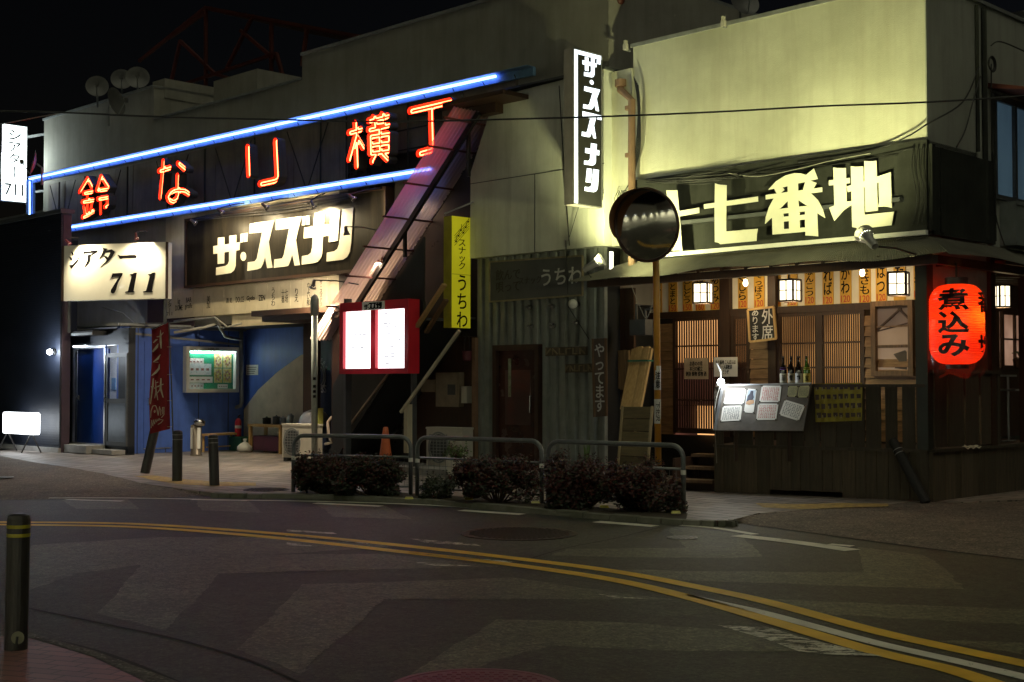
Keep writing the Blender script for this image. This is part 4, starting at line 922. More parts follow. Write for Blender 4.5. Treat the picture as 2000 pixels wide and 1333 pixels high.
# projecting black and white sign
uf = -5.74; w0,w1,z0,z1 = srect(1119,1175,101,403,uf)
t = thing('black_lightbox', 'tall lit black box sign with bold white ザ・スズナリ and white edge', 'sign', P(uf,w0,z0))
b = MB(); b.box(uf-.2,uf,w1,w0,z0,z1); cs = build('casing', b, mat('sign_metal', (.36,.33,.31), .55, ns=3), t)
b = MB()
b.box(uf,uf+.014,w0-.02,w0,z0,z1); b.box(uf,uf+.014,w1,w1+.02,z0,z1); b.box(uf,uf+.014,w1+.02,w0-.02,z1-.02,z1); b.box(uf,uf+.014,w1+.02,w0-.02,z0,z0+.02); build('frame', b, M['alu'], cs)
b = MB(); b.box(uf,uf+.006,w1+.02,w0-.02,z0+.02,z1-.02); M['signface'] = glow('cool_lit_face', (.72,.84,1.0), 1.7); build('lit_face', b, M['signface'], t)
b = MB(); b.box(uf+.006,uf+.010,w1+.021,w0-.115,z0+.018,z1-.09); build('black_film', b, M['blackmat'], t)
b = MB(); Wd = w0-.115-(w1+.02); nW = -N
cells = (('za',.845,.128,.78),('dot',.80,.030,.17),('su',.635,.145,.74),('zu',.455,.160,.86),('na',.275,.145,.66),('ri',.105,.150,.62))
H = z1-z0
for k, a, hh, ww in cells: put_glyph(b, k, P(uf+.010,w0-.115,z0)+nW*(Wd*(.58-ww/2 if k not in ('dot',) else .5))+Z*H*(a-.01), nW, Z, Wd*ww, H*hh, .003)
build('lettering', b, M['signface'], t)
b = MB(); b.bar(P(uf-.1,w1,z1-.3), P(uf-.1,.25,z1-.3), .06); b.bar(P(uf-.1,w1,z0+.3), P(uf-.1,.25,z0+.3), .06); build('bracket', b, M['grey'], t)
# stay wires and hooks
b = MB(); b.tube([fp(1130,405,.4), fp(1110,470,.26)], .006, 5); b.tube([fp(1105,470,.27), fp(1110,600,.2), fp(1150,662,.15)], .008, 5); one('stay_wire', b, M['wire'], 'thin wires hanging below the black and white box sign', 'wire')

# red display case on a post
t = thing('display_case', 'red two-window notice case glowing white, topped by a ザ・スズナリ plate', 'notice case', P(-10.4,1.5,0))
q = [fp(665,593,1.5), fp(798,583,1.5), fp(800,727,1.5), fp(665,731,1.5)]
u0, z1 = FU(665,593,1.5); u1 = FU(799,655,1.5)[0]; z0 = FU(665,731,1.5)[1]
b = MB(); xs = [u0, u0+.11, u0+.11+(u1-u0-.36)/2, u0+.25+(u1-u0-.36)/2, u1-.11, u1]
b.box(u0,u1,1.25,1.44,z0,z1)
b.box(xs[0],xs[1],1.44,1.52,z0,z1); b.box(xs[2],xs[3],1.44,1.52,z0+.1,z1-.17); b.box(xs[4],xs[5],1.44,1.52,z0,z1); b.box(xs[1],xs[4],1.44,1.52,z0,z0+.1); b.box(xs[1],xs[4],1.44,1.52,z1-.17,z1)
build('frame', b, M['red'], t)
for a, c in ((1,2),(3,4)):
    b = MB(); b.box(xs[a],xs[c],1.44,1.45,z0+.1,z1-.17); pn = build('lit_panel', b, glow('white_lit_panel', (1.0,.97,1.0), 2.2), t)
    b = MB()
    for i in range(16):
        zz = z0+.18+i*.062
        if (a == 3 and i%5 != 4) or i in (4,5,9,13):
            x_ = xs[a]+.10+random.uniform(0,.1)
            while x_ < xs[c]-.16: e_ = x_+random.uniform(.03,.12); b.box(x_, min(e_, xs[c]-.08), 1.45, 1.4515, zz, zz+random.uniform(.012,.026)); x_ = e_+random.uniform(.02,.09)
    build('faint_print', b, glow('pale_print', (.85,.9,1.0), .45, (.3,.3,.3)), pn)
b = MB(); x0_, zt_ = FU(708,590,1.53); x1_ = FU(751,590,1.53)[0]; b.box(x0_,x1_,1.52,1.54,z1-.17,z1-.01); pn = build('header_plate', b, mat('plate_white', (.85,.83,.74), .5), t)
b = MB(); put_logo_row(b, P(x0_+.06,1.5405,z1-.155), U, Z, x1_-x0_-.12, .125); build('lettering', b, M['ink'], pn)
b = MB(); b.box(u0-.10,u0-.03,1.2,1.34,0,z1+.1); b.box(u1-.3,u1-.24,1.1,1.2,0,z0+.3); build('post', b, M['dgrey'], t)
b = MB()
for z in (z0+.05, z1-.25): b.box(u0-.15,u0,1.34,1.36,z,z+.03)
build('clamp', b, M['alu'], t)
add_point(t, P((u0+u1)/2,1.9,z0+.6), 4, (1.0,.97,1.0), .3)
# ------------------------------------------------------------------ tavern on the corner
tv = thing('corner_tavern', 'corner tavern with pale upper wall, dark letter board and lattice front', 'building', P(-2.7,-2,0))
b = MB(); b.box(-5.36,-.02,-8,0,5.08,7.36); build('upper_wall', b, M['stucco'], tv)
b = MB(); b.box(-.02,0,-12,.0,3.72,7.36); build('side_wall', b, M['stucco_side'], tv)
b = MB(); b.box(-5.40,.02,-8,.03,7.36,7.42); b.box(.0,.03,-12,.0,7.36,7.41); build('coping', b, M['grey'], tv)
b = MB(); b.box(-5.36,-.0,-1.5,.0,3.66,5.08); build('board_backing', b, M['blackmat'], tv)
b = MB(); b.box(-5.33,.012,.0,.06,3.80,4.96); build('letter_board', b, M['board'], tv)
b = MB(); b.box(-5.36,.03,.0,.075,4.96,5.08); build('cornice', b, M['board'], tv)
b = MB(); b.box(-5.36,.03,.06,.13,3.735,3.80); build('white_trim', b, M['white'], tv)
b = MB(); b.box(.0,.05,-2.0,.0,3.75,5.0); build('side_board', b, M['board'], tv)
b = MB(); b.box(.05,.07,-.35,-.25,3.8,5.0); b.box(.02,.08,-.08,.02,3.8,5.02); b.bar(P(.03,-1.72,3.8), P(.03,-1.72,7.3), .07); b.bar(P(.03,-1.5,5.1), P(.03,-1.5,7.3), .045); b.bar(P(.03,-2.0,3.8), P(.03,-2.0,5.9), .05); build('pipe', b, M['board'], tv)
# side window with its hood
b = MB(); b.box(.0,.06,-4.2,-2.0,5.95,6.05); b.box(.0,.06,-4.2,-2.0,4.45,4.52); b.box(.0,.06,-2.08,-2.0,4.52,5.95); b.box(.0,.07,-2.75,-2.68,4.52,5.95); sw = build('side_window', b, M['dgrey'], tv)
b = MB(); b.box(.005,.012,-4.2,-2.08,4.52,5.95); build('pane', b, glow_var('blue_frosted_pane', (.025,.045,.062), (.014,.026,.038), 1.0, 2, stretch=(1,1,.3), base=(.10,.16,.22)), sw)
b = MB(); b.hexa([P(0,-4.2,6.12),P(0,-1.9,6.12),P(.55,-1.9,6.02),P(.55,-4.2,6.02),P(0,-4.2,6.2),P(0,-1.9,6.2),P(.55,-1.9,6.06),P(.55,-4.2,6.06)]); build('window_hood', b, M['rust'], tv)
b = MB(); b.box(.0,.25,-4.2,-2.25,3.75,4.42); b.box(.25,.27,-4.2,-2.25,4.36,4.42); b.box(.25,.27,-4.2,-2.25,3.75,3.80); build('side_box', b, mat('pale_side_box', (.20,.22,.22), .5), tv)
# brown downpipe and wall at the left end
b = MB(); u_, _ = FU(1229,300,.12); b.tube([fp(1212,158,.06), fp(1212,176,.12), fp(1234,196,.14), fp(1234,530,.14)], .065, 12); b.lathe([(.10,0),(.10,.12)], fp(1212,170,.1), Z, 12); build('downpipe', b, M['orangepipe'], tv)
b = MB()
for z in (6.3,5.5,4.6): c = P(u_+.02,.14,z); b.lathe([(.078,-.03),(.078,.03)], c, Z, 12)
build('pipe_collar', b, M['orangepipe'], tv)
b = MB(); u0 = -6.24
for i in range(6): b.box(u0+i*.105+.003, u0+(i+1)*.105-.003, -.35, -.3+random.uniform(0,.012), .0, 3.3)
build('left_boarding', b, M['dwood'], tv)
b = MB(); b.box(-6.2,-.1,-1.9,-1.66,.0,3.66); build('core_wall', b, M['blackmat'], tv)
# storefront, set back under the upper floor
WS = -1.5
def srf(x0,x1,yt,yb,w=WS): return rect(x0,x1,yt,yb,w)
b = MB(); b.box(-6.3,-.15,WS-.04,WS-.02,2.92,3.62); build('tag_wall', b, mat('white_boarding', (.80,.74,.60), .6, c2=(.70,.64,.5), ns=2), tv)
b = MB(); b.box(-6.3,-.15,WS-.09,WS+.05,2.82,2.93); build('lintel', b, M['dwood'], tv)
def lattice(x0, x1, z0, z1, nsl, label, mids=(1.35,1.9,2.3)):
    u0, u1 = FU(x0,700,WS)[0], FU(x1,700,WS)[0]
    b = MB(); f = .06
    b.box(u0,u0+f,WS-.02,WS+.03,z0,z1); b.box(u1-f,u1,WS-.02,WS+.03,z0,z1); b.box(u0+f,u1-f,WS-.02,WS+.03,z1-f,z1); b.box(u0+f,u1-f,WS-.02,WS+.03,z0,z0+f*1.5)
    d = build('lattice_door', b, M['dwood'], tv, label=label)
    b = MB(); p_ = (u1-u0-2*f)/nsl
    for i in range(nsl): a = u0+f+(i+.25)*p_; b.box(a,a+p_*.40,WS-.01,WS+.02,z0+f*1.5,z1-f)
    for m_ in mids: b.box(u0+f,u1-f,WS+.02,WS+.03,m_,m_+.028)
    build('slat', b, M['dwood'], d); return u0, u1
for x0, x1, k, lab in ((1316,1412,18,None), (1430,1466,7,None), (1520,1602,17,None), (1602,1690,18,None)): lattice(x0, x1, .78, 2.82, k, lab)
M['glow_peach'] = glow_var('lit_paper_peach', (1.0,.50,.19), (.62,.27,.085), 1.5, 1.3, base=(.1,.06,.04)); M['glow_brown'] = glow_var('dim_lit_paper', (.70,.35,.115), (.26,.115,.035), 1.45, 1.2, base=(.1,.06,.04))
M['glow_dark'] = glow_var('barely_lit_paper', (.10,.035,.022), (.03,.012,.008), 1.1, 1.5, base=(.06,.03,.02))
def back_panel(x0,x1,yt,yb,m,name='shoji_paper'):
    u0,u1,z0,z1 = srf(x0,x1,yt,yb,WS-.06); b = MB(); b.box(u0,u1,WS-.07,WS-.06,z0,z1); return build(name, b, M[m], tv)
back_panel(1316,1470,604,708,'glow_peach'); back_panel(1316,1470,709,792,'glow_dark'); back_panel(1362,1398,793,850,'glow_peach'); back_panel(1520,1690,596,760,'glow_brown')
back_panel(1316,1360,793,850,'glow_dark')
for x0,x1 in ((1286,1316),(1466,1506),(1690,1706)):
    b = MB()
    for z in np.arange(.75,2.6,.165):
        u0,u1 = FU(x0,700,WS)[0],FU(x1,700,WS)[0]; b.hexa([P(u0,WS-.04,z),P(u1,WS-.04,z),P(u1,WS+.03,z),P(u0,WS+.03,z),P(u0,WS-.04,z+.16),P(u1,WS-.04,z+.16),P(u1,WS+.005,z+.16),P(u0,WS+.005,z+.16)])
    build('log_siding', b, M['log'], tv)
b = MB()
for z in np.arange(.75,1.95,.165):
    u0,u1 = FU(1706,700,WS)[0], -.25; b.hexa([P(u0,WS-.04,z),P(u1,WS-.04,z),P(u1,WS+.03,z),P(u0,WS+.03,z),P(u0,WS-.04,z+.16),P(u1,WS-.04,z+.16),P(u1,WS+.005,z+.16),P(u0,WS+.005,z+.16)])
build('log_siding', b, M['log'], tv)
b = MB()
for x0,x1 in ((1411,1430),(1505,1520)):
    u0,u1 = FU(x0,700,WS)[0],FU(x1,700,WS)[0]; b.box(u0,u1,WS-.03,WS+.08,.74,3.6)
build('storefront_post', b, M['dwood'], tv)
# window with brown frame
u0,u1,z0,z1 = srf(1706,1788,588,735)
b = MB(); f=.08; b.box(u0,u0+f,WS,WS+.09,z0,z1); b.box(u1-f,u1,WS,WS+.09,z0,z1); b.box(u0+f,u1-f,WS,WS+.09,z1-f,z1); b.box(u0+f,u1-f,WS,WS+.09,z0,z0+f); zm=z0+(z1-z0)*.375; b.box(u0+f,u1-f,WS,WS+.06,zm,zm+.045)
zm2 = z0+(z1-z0)*.65; b.box(u0+f,u1-f,WS,WS+.06,zm2,zm2+.02)
wd_ = build('window', b, M['wood'], tv)
b = MB(); b.box(u0+f,u1-f,WS,WS+.01,zm2,z1-f); build('pane', b, glow_var('dim_pane', (.16,.10,.07), (.10,.06,.04), .45, 2, base=(.08,.06,.05)), wd_)
b = MB(); b.box(u0+f,u1-f,WS,WS+.01,zm+.045,zm2); b.box(u0+f,u1-f,WS,WS+.01,z0+f,zm); build('paper_pane', b, glow_var('warm_paper_pane', (.40,.25,.14), (.28,.17,.09), .55, 1.5, base=(.12,.09,.06)), wd_)
b = MB(); b.bar(P(u0+f,WS+.03,z1-.45), P(u0+.5,WS+.03,z1-.12), .03); b.bar(P(u0+.45,WS+.03,z1-.12), P(u1-f,WS+.03,z1-.3), .03); b.bar(P(u0+f,WS+.03,z1-.47),P(u1-f,WS+.03,z1-.35),.02); build('inner_brace', b, M['dwood'], wd_)
b = MB(); b.prism([P(u0+.35,WS+.012,z0+.34),P(u0+.55,WS+.012,z0+.40),P(u1-.14,WS+.012,z0+.37),P(u1-.14,WS+.012,z0+.1),P(u1-.35,WS+.012,z0+.12),P(u0+.45,WS+.012,z0+.22)], N*.004); build('shadowed_bag', b, mat('grey_bag', (.10,.08,.07), .8), wd_)
# porch soffit, beam, awning
b = MB(); b.box(-6.3,.0,WS-.02,.0,3.62,3.66); build('soffit', b, M['dwood'], tv)
b = MB(); b.box(-6.15,.30,.18,.30,3.30,3.42); b.box(.18,.30,-3.5,.18,3.30,3.42); build('awning_beam', b, M['dwood'], tv)
b = MB()
for i in range(14): b.bar(P(-5.9+i*.45,-.1,3.60), P(-5.9+i*.45,.5,3.42), .045)
build('rafter', b, M['dwood'], tv)
aw0, aw1 = P(-6.75,.05,3.70), P(.05,.05,3.70)
b = MB()
def aw(a, v):
    sag = -.025*math.sin(a*9)*v-.02*math.sin(a*23+1)*v
    u0_ = -5.42-.90*v; return P(u0_+a*(.05+.55*v-u0_), .05+.56*v, 3.71-.30*v+sag+.005*math.cos(a*2*math.pi*190))
b.grid(aw, 1140, 3)
def aw2(a, v):
    return P(.05+.56*v, .05-3.6*a+.56*v*(1-a), 3.71-.30*v-.02*math.sin(a*9+2)*v+.005*math.cos(a*2*math.pi*100))
b.grid(aw2, 600, 3)
build('tin_awning', b, M['awning'], tv, smooth=True)
# corner post and side posts
b = MB(); b.box(-.20,-.02,-.16,.02,.72,3.62); build('corner_post', b, mat('dark_green_post', (.030,.035,.026), .6, ns=4), tv)
b = MB(); wq,_ = SU(1937,650,0); b.box(-.08,.03,wq-.08,wq+.08,.72,3.62); b.box(-.09,.03,wq-1.2,wq-1.12,.72,3.62); build('side_post', b, M['dwood'], tv)
b = MB(); b.box(-.06,-.03,wq+.08,-.16,2.75,3.6); build('side_panel', b, mat('pale_side_panel', (.34,.34,.33), .7, ns=2), tv)
b = MB(); b.box(-.06,-.03,wq+.08,-.16,1.5,2.75); build('side_shutter', b, M['dwood'], tv)
# side wing beyond the post: window with warm panes
b = MB(); b.box(-1.5,-1.45,-8,-2.2,.72,3.7); build('side_wing', b, M['dwood'], tv)
w0,w1,z0,z1 = srect(1953,2030,612,720,-1.44)
b = MB(); f = .05
b.box(-1.45,-1.38,w0-f,w0,z0,z1); b.box(-1.45,-1.38,w1,w0-f,z1-f,z1); b.box(-1.45,-1.38,w1,w0-f,z0,z0+f)
for k in (.33,.66): b.box(-1.45,-1.39,w0+(w1-w0)*k-.02,w0+(w1-w0)*k+.02,z0+f,z1-f)
b.box(-1.45,-1.392,w1,w0-f,z0+(z1-z0)*.5,z0+(z1-z0)*.5+.03); wd_ = build('wing_window', b, M['dwood'], tv)
b = MB(); b.box(-1.445,-1.44,w1,w0,z0,z1); build('pane', b, glow_var('warm_wing_pane', (.42,.25,.17), (.2,.10,.06), .8, 2), wd_)
b = MB(); b.box(-1.5,.2,-8,-2.0,3.45,3.5); build('wing_soffit', b, mat('warm_soffit', (.45,.38,.28), .7), tv)
b = MB()
for i in range(6): b.bar(P(-1.4,-2.5-i*.8,3.42), P(.2,-2.5-i*.8,3.30), .06)
b.bar(P(-1.4,-2.1,2.6), P(.1,-2.1,3.4), .06)
build('wing_rafter', b, M['dwood'], tv)

# ----- big letters 十七番地
t = thing('tavern_letters', 'huge cream cut-out letters 十七番地 standing off the dark board', 'sign letters', P(-2.7,.1,4))
def T1(l): return zoomp(l, 1290, 330, 7.405)
def T2(l): return zoomp(l, 1480, 320, 8.33)
def T3(l): return zoomp(l, 1600, 300, 8.33)
chars = {'ten': [T1([(88,312),(165,314),(248,312),(275,600),(320,1195),(260,1180),(160,1185),(130,800)]), T1([(270,612),(562,562),(565,640),(272,692)]), T1([(-110,678),(150,634),(150,706),(-108,750)])],
 'seven': [T1([(792,212),(830,224),(870,232),(960,238),(952,908),(1410,868),(1396,950),(1390,1045),(870,1092),(840,1070),(790,1060),(785,600)]), T1([(630,515),(1412,402),(1415,475),(635,582)])],
 'number': [T2([(175,425),(300,290),(450,195),(600,155),(700,160),(790,185),(915,80),(980,250),(850,280),(780,300),(655,325),(500,365),(400,390),(270,410)]), T2([(270,405),(405,385),(437,430),(385,475),(310,490)]), T2([(490,340),(655,310),(665,600),(680,860),(520,880),(495,700)]), T2([(778,290),(850,275),(960,315),(905,415),(742,440)]),
   T2([(135,512),(1050,388),(1052,460),(135,585)]), T2([(270,560),(490,520),(495,605),(360,740),(235,875),(125,980),(135,880),(190,710)]), T2([(665,480),(870,485),(980,590),(1060,740),(1100,885),(965,800),(810,690),(668,595)]),
   T2([(238,760),(420,735),(430,1140),(248,1155)]), T2([(428,1068),(782,1038),(782,1108),(428,1141)]), T2([(775,715),(965,695),(985,1185),(880,1175),(785,1170)]), T2([(360,738),(812,688),(812,775),(360,822)]), T2([(418,868),(778,832),(778,912),(418,945)]), T2([(515,800),(685,780),(688,1060),(523,1075)])],
 'ground': [T3([(232,228),(300,240),(435,238),(450,800),(250,860)]), T3([(160,440),(500,400),(502,485),(162,525)]), T3([(165,885),(250,848),(450,785),(535,775),(535,835),(400,930),(250,1100)]),
   T3([(520,210),(600,218),(720,212),(742,1000),(1220,950),(1200,1060),(1180,1170),(640,1235),(600,1210),(542,1200)]), T3([(455,540),(600,497),(745,450),(945,380),(1168,308),(1172,420),(970,475),(745,548),(470,632)]), T3([(738,125),(830,130),(935,122),(960,932),(760,955)]), T3([(970,400),(1170,330),(1188,890),(1120,872),(1050,866),(960,872),(985,790)])]}
for k, pls in chars.items():
    b = MB()
    for i, l in enumerate(pls): b.prism([fp(x, y, .19) for x, y in l], N*(.008+.0012*i))
    build('letter', b, M['letter'], t)
b = MB(); p, q = fp(1300,431,.14), fp(1760,372,.14); b.box(uwz(p)[0],uwz(q)[0],.06,.188,uwz(p)[2]-.10,uwz(p)[2]-.04); build('support_rail', b, M['dgrey'], t)

# ----- floodlights on the awning
M['flood'] = mat('grey_flood_casing', (.40,.40,.36), .4, metal=.3, ns=5)
M['flood_glass'] = glow('flood_glass', (1.0,.97,.70), 25)
FLOOD = (.98,.97,.44)
p = fp(1160,516,1.0); spot_lamp('lit grey floodlight at the left end of the tin awning', p, P(-3.2,.0,4.9), p-Z*.22-U*.06, 0, FLOOD, 'floodlights on the awning', r=.12, L=.32, m='flood', bm='flood_glass')
FLOOD_A = (p+U*.18+N*.15+Z*.10, P(-4.1,.0,5.5)); 
add_spot(bpy.data.objects[-1] if False else [o for o in C.objects if o.type=='EMPTY' and o.get('label','').startswith('lit grey floodlight')][0], FLOOD_A[0], FLOOD_A[1], 380, FLOOD, 176, .6, .08)
p2 = fp(1697,468,1.8); spot_lamp('round floodlight seen from behind below the 地 letter', p2, P(-2.6,.0,5.6), p2-N*1.15-Z*.12+U*.05, 0, FLOOD, 'floodlights on the awning', r=.13, L=.34, m='flood', bm='flood_glass')
add_spot([o for o in C.objects if o.type=='EMPTY' and o.get('label','').startswith('round floodlight')][0], p2-U*.16+N*.16+Z*.12, P(-2.9,.0,7.4), 800, FLOOD, 130, 1.0, .16)
t = thing('tube_light', 'short upright white tube light beside the brown downpipe', 'lamp', fp(1194,512,.2))
b = MB(); b.bar(fp(1194,492,.24), fp(1194,534,.24), .06, .04); build('tube', b, glow('warm_white_tube', (1.0,1.0,.72), 2.2), t)

# ----- menu strips
M['strip'] = mat('orange_wood_strip', (.68,.38,.04), .6, c2=(.58,.31,.035), ns=4, stretch=(5,5,.5), island=.1)
tags = [(1276,1292,'にら',None), (1305,1322,'一とまと','150'), (1333,1351,'ししとう','150'), (1358,1376,'砂肝','160'), (1387,1406,'あつみ','120'), (1441,1459,'くじら','120'), (1472,1492,'てっぽう','120'), (1505,1524,'しろ','120'), (1537,1557,'にく','120'),
        (1571,1591,'なんこつ','120'), (1606,1627,'れば','120'), (1640,1662,'かわ','120'), (1677,1700,'ささも','120'), (1710,1731,'はつ','120'), (1745,1768,'たん',None), (1784,1800,'ひも','120')]
for x0, x1, s, pr in tags:
    u0, u1 = FU(x0,560,WS)[0], FU(x1,560,WS)[0]; z0 = 2.935+random.uniform(-.025,.02); z1 = 3.60
    t = thing('menu_strip', 'orange menu strip brushed %s%s, hung under the awning' % (s, ' with a red '+pr if pr else ''), 'menu strip', P((u0+u1)/2,WS,z0), 'menu strips on the white boarding')
    b = MB(); b.box(u0,u1,WS-.019,WS-.005,z0,z1); build('strip', b, M['strip'], t)
    b = MB(); k = len(s); put_text(b, '\n'.join(s), P((u0+u1)/2,WS-.0045,z0+.155+.225), U, Z, w=min(.17,(u1-u0)*.78), h=.45 if k > 2 else .42, bold=.012, line=.92); build('lettering', b, M['ink'], t)
    if pr: b = MB(); put_text(b, pr, P((u0+u1)/2,WS-.0045,z0+.085), U, Z, w=(u1-u0)*.80, h=.11, bold=.004); build('price', b, M['redink'], t)

# ----- square lattice lanterns and bare bulbs
M['lamp_paper'] = glow('lantern_paper', (1.0,.86,.58), 2.6)
def box_lantern(pos, rot, label, s=.25, h=.33, power=8, m='lamp_paper', col=(1.0,.74,.38)):
    t = thing('square_lantern', label, 'lantern', pos, 'square lattice lanterns of the tavern')
    ca, sa = math.cos(rot), math.sin(rot); X, Y = Vector((ca,sa,0)), Vector((-sa,ca,0)); c = Vector(pos)
    b = MB(); b.ob(c, X*(s/2-.012), Y*(s/2-.012), Z*(h/2-.015)); build('paper', b, M[m], t)
    b = MB()
    for i in (-1,1):
        for j in (-1,1): b.ob(c+X*i*s/2+Y*j*s/2, X*.013, Y*.013, Z*h/2)
    for k in (-1,1):
        for i in (-1,1): b.ob(c+X*i*s/2+Z*k*h/2, X*.0125, Y*s/2, Z*.014); b.ob(c+Y*i*s/2+Z*k*h/2, X*s/2, Y*.0125, Z*.0135)
    for i in (-1,1):
        b.ob(c+X*i*(s/2-.004), X*.006, Y*.007, Z*h/2); b.ob(c+X*i*(s/2-.004), X*.0055, Y*s/2, Z*.006)
        b.ob(c+Y*i*(s/2-.004), X*.007, Y*.006, Z*h/2); b.ob(c+Y*i*(s/2-.004), X*s/2, Y*.0055, Z*.006)
    build('frame', b, M['dwood'], t)
    b = MB(); b.tube([c+Z*h/2, c+Z*(h/2+.4)], .006, 5); build('cord', b, M['wire'], t)
    if power: add_point(t, c-Z*(h/2+.06), power, col, .08); 
    return t
box_lantern(fp(1373,573,-.55), R_(-30), 'left square lantern glowing beside the orange pole')
box_lantern(fp(1543,568,-.55), R_(48), 'middle square lantern glowing in front of the menu strips')
box_lantern(fp(1755,555,-.55), R_(62), 'right square lantern glowing near the corner post')
box_lantern(sp(1957,579,-.9), R_(10), 'narrow square lantern on the side porch, right of the red lantern', s=.2, h=.36, power=10)
for x, y, nm in ((1456,553,'bare warm bulb hanging between menu strips くじら and てっぽう'), (1684,533,'bare warm bulb hanging in front of the menu strip ささも')):
    c = fp(x, y, -.9); t = thing('bare_bulb', nm, 'bulb', c, 'bare bulbs under the porch')
    b = MB(); b.lathe([(.001,-.055),(.03,-.045),(.042,-.005),(.025,.05),(.018,.06)], c, Z, 14); build('bulb', b, M['bulb_warm'], t, smooth=True)
    b = MB(); b.lathe([(.022,.06),(.022,.11)], c, Z, 10); b.tube([c+Z*.1, c+Z*.5], .006, 5); build('socket', b, M['blackmat'], t)
    add_point(t, c-Z*.09, 12, (1.0,.72,.36), .05)

# ----- big red paper lantern at the corner
lc = sp(1869,634,.32); rl, hl = .375, 1.12
t = thing('red_lantern', 'big glowing red paper lantern lettered 煮込み at the tavern corner', 'lantern', lc)
m, n_, l_, bs_ = _nodes('red_lantern_paper')
em = n_.new('ShaderNodeEmission'); em.inputs[0].default_value = (1.0,.022,.005,1); em.inputs[1].default_value = .46
tl = n_.new('ShaderNodeBsdfTranslucent'); tl.inputs[0].default_value = (1.0,.16,.02,1)
ad = n_.new('ShaderNodeAddShader'); mx = n_.new('ShaderNodeMixShader'); mx.inputs[0].default_value = .35
bs_.inputs['Base Color'].default_value = (.6,.03,.01,1); bs_.inputs['Roughness'].default_value = .25
l_.new(tl.outputs[0], mx.inputs[2]); l_.new(bs_.outputs[0], mx.inputs[1]); l_.new(mx.outputs[0], ad.inputs[0]); l_.new(em.outputs[0], ad.inputs[1]); l_.new(ad.outputs[0], n_['Material Output'].inputs[0])
def lrad(v):   # v -1..1
    a = abs(v)
    return rl*(1 if a < .55 else math.sqrt(max(0, 1-((a-.55)/.45)**2))*.62+.38)
b = MB(); pr = []
for i in range(67): v = -1+2*i/66; pr.append((lrad(v)*(1-.022*(i%2)), v*hl/2))
b.lathe(pr, lc, Z, 48, caps=False); build('paper_body', b, m, t)
b = MB(); b.lathe([(rl*.42,-.02),(rl*.42,.09),(rl*.37,.09),(rl*.37,-.02)], lc+Z*hl/2, Z, 32, caps=False); b.lathe([(rl*.42,0),(rl*.42,-.06),(rl*.36,-.06)], lc-Z*hl/2, Z, 32); build('rim', b, M['black'], t)
def wrapfn(th0):
    def fn(X, Y, D):
        v = Y/(hl/2); r = lrad(v)+.004+D; th_ = th0+X/rl; return lc+Vector((math.sin(th_)*r, -math.cos(th_)*r, Y))
    return fn
th0 = math.atan2(-lc.x, -lc.y)
th_face = math.atan2(lc.x, lc.y)   # towards the camera
b = MB()
for i, ch in enumerate('煮込み'): put_text(b, ch, (0,0,0), U, Z, w=.43, h=.305, bold=.034, ext=.002, fn=(lambda X, Y, D, k=i: wrapfn(-th_face-.14)(X, Y+.335-k*.318, .006)))
build('lettering', b, M['black'], t)
b = MB()
for i, ch in enumerate('番地'): put_text(b, ch, (0,0,0), U, Z, w=.36, h=.30, bold=.035, ext=.002, fn=(lambda X, Y, D, k=i: wrapfn(-th_face+1.28)(X, Y+.30-k*.60, 0)))
build('side_lettering', b, M['black'], t)
b = MB(); b.tube([lc+Z*(hl/2+.02), lc+Z*(hl/2+.30)], .014, 6); b.bar(lc+Z*(hl/2+.28)-N*.0, lc+Z*(hl/2+.28)-U*.3, .03); build('hanger', b, M['blackmat'], t)
add_point(t, lc+Vector((.14,-.16,.10)), 9, (1.0,.55,.15), .05)
b = MB()
def bag(a, v):
    th_ = a*2*math.pi; r = (rl+.03)*(1+.02*math.sin(th_*7+v*5)+.015*math.sin(th_*13-v*9)); zz = lc.z+hl*.05-v*(hl*.70)+.03*math.sin(th_*5)*v
    k = 1 if v < .8 else 1-(v-.8)*1.2
    return Vector((lc.x+math.cos(th_)*r*k, lc.y+math.sin(th_)*r*k, zz))
b.grid(bag, 40, 12); build('plastic_bag', b, M['film'], t, smooth=True)
# ------------------------------------------------------------------ tavern deck with its fence and counter
dL, dC = gp(1395,962), gp(1810,980); dd = (dC-dL).normalized(); dn = Vector((dd.y, -dd.x, 0)); DL = (dC-dL).length
def DP(s, o, z): return dL+dd*s+dn*o+Z*z
def dpx(px, py, o=0):
    p = hit(px, py, dL+dn*o, dn); q = p-dL; return q.dot(dd), q.z
def dbox(mb, s0, s1, o0, o1, z0, z1): return mb.hexa([DP(s0,o0,z0),DP(s1,o0,z0),DP(s1,o1,z0),DP(s0,o1,z0),DP(s0,o0,z1),DP(s1,o0,z1),DP(s1,o1,z1),DP(s0,o1,z1)])
dk = thing('plank_deck', 'raised weathered plank deck and dark fence round the tavern corner', 'deck', (dL+dC)/2)
b = MB(); s = 0.0
while s < DL-.02:
    e = min(s+random.uniform(.13,.20), DL); lo_ = .0 if (s < .78 or s > 1.95) else .075
    dbox(b, s+.003, e-.003, -.03, random.uniform(-.004,.006), lo_+random.uniform(0,.01), .685); s = e
build('skirting', b, M['oldwood'], dk)
b = MB(); w = -.05
while w > -4.6:
    e = w-random.uniform(.14,.2); b.box(-.05,.0+random.uniform(-.004,.006),e+.003,w-.003,.0,.685); w = e
build('side_skirting', b, M['oldwood'], dk)
b = MB(); dbox(b, 0, DL+.02, -.10, .035, .687, .73); b.box(-.1,.04,-4.6,-.06,.687,.73); build('deck_edge', b, M['fence'], dk)
b = MB()
fl = [DP(0,-.1,.715), DP(DL-.05,-.1,.715), P(-.1,-.3,.715), P(-.1,-4.6,.715), P(-1.5,-4.6,.715), P(-1.5,WS,.715), P(-4.0,WS,.715)]
b.prism(fl, -Z*.05); build('deck_floor', b, M['dwood'], dk)
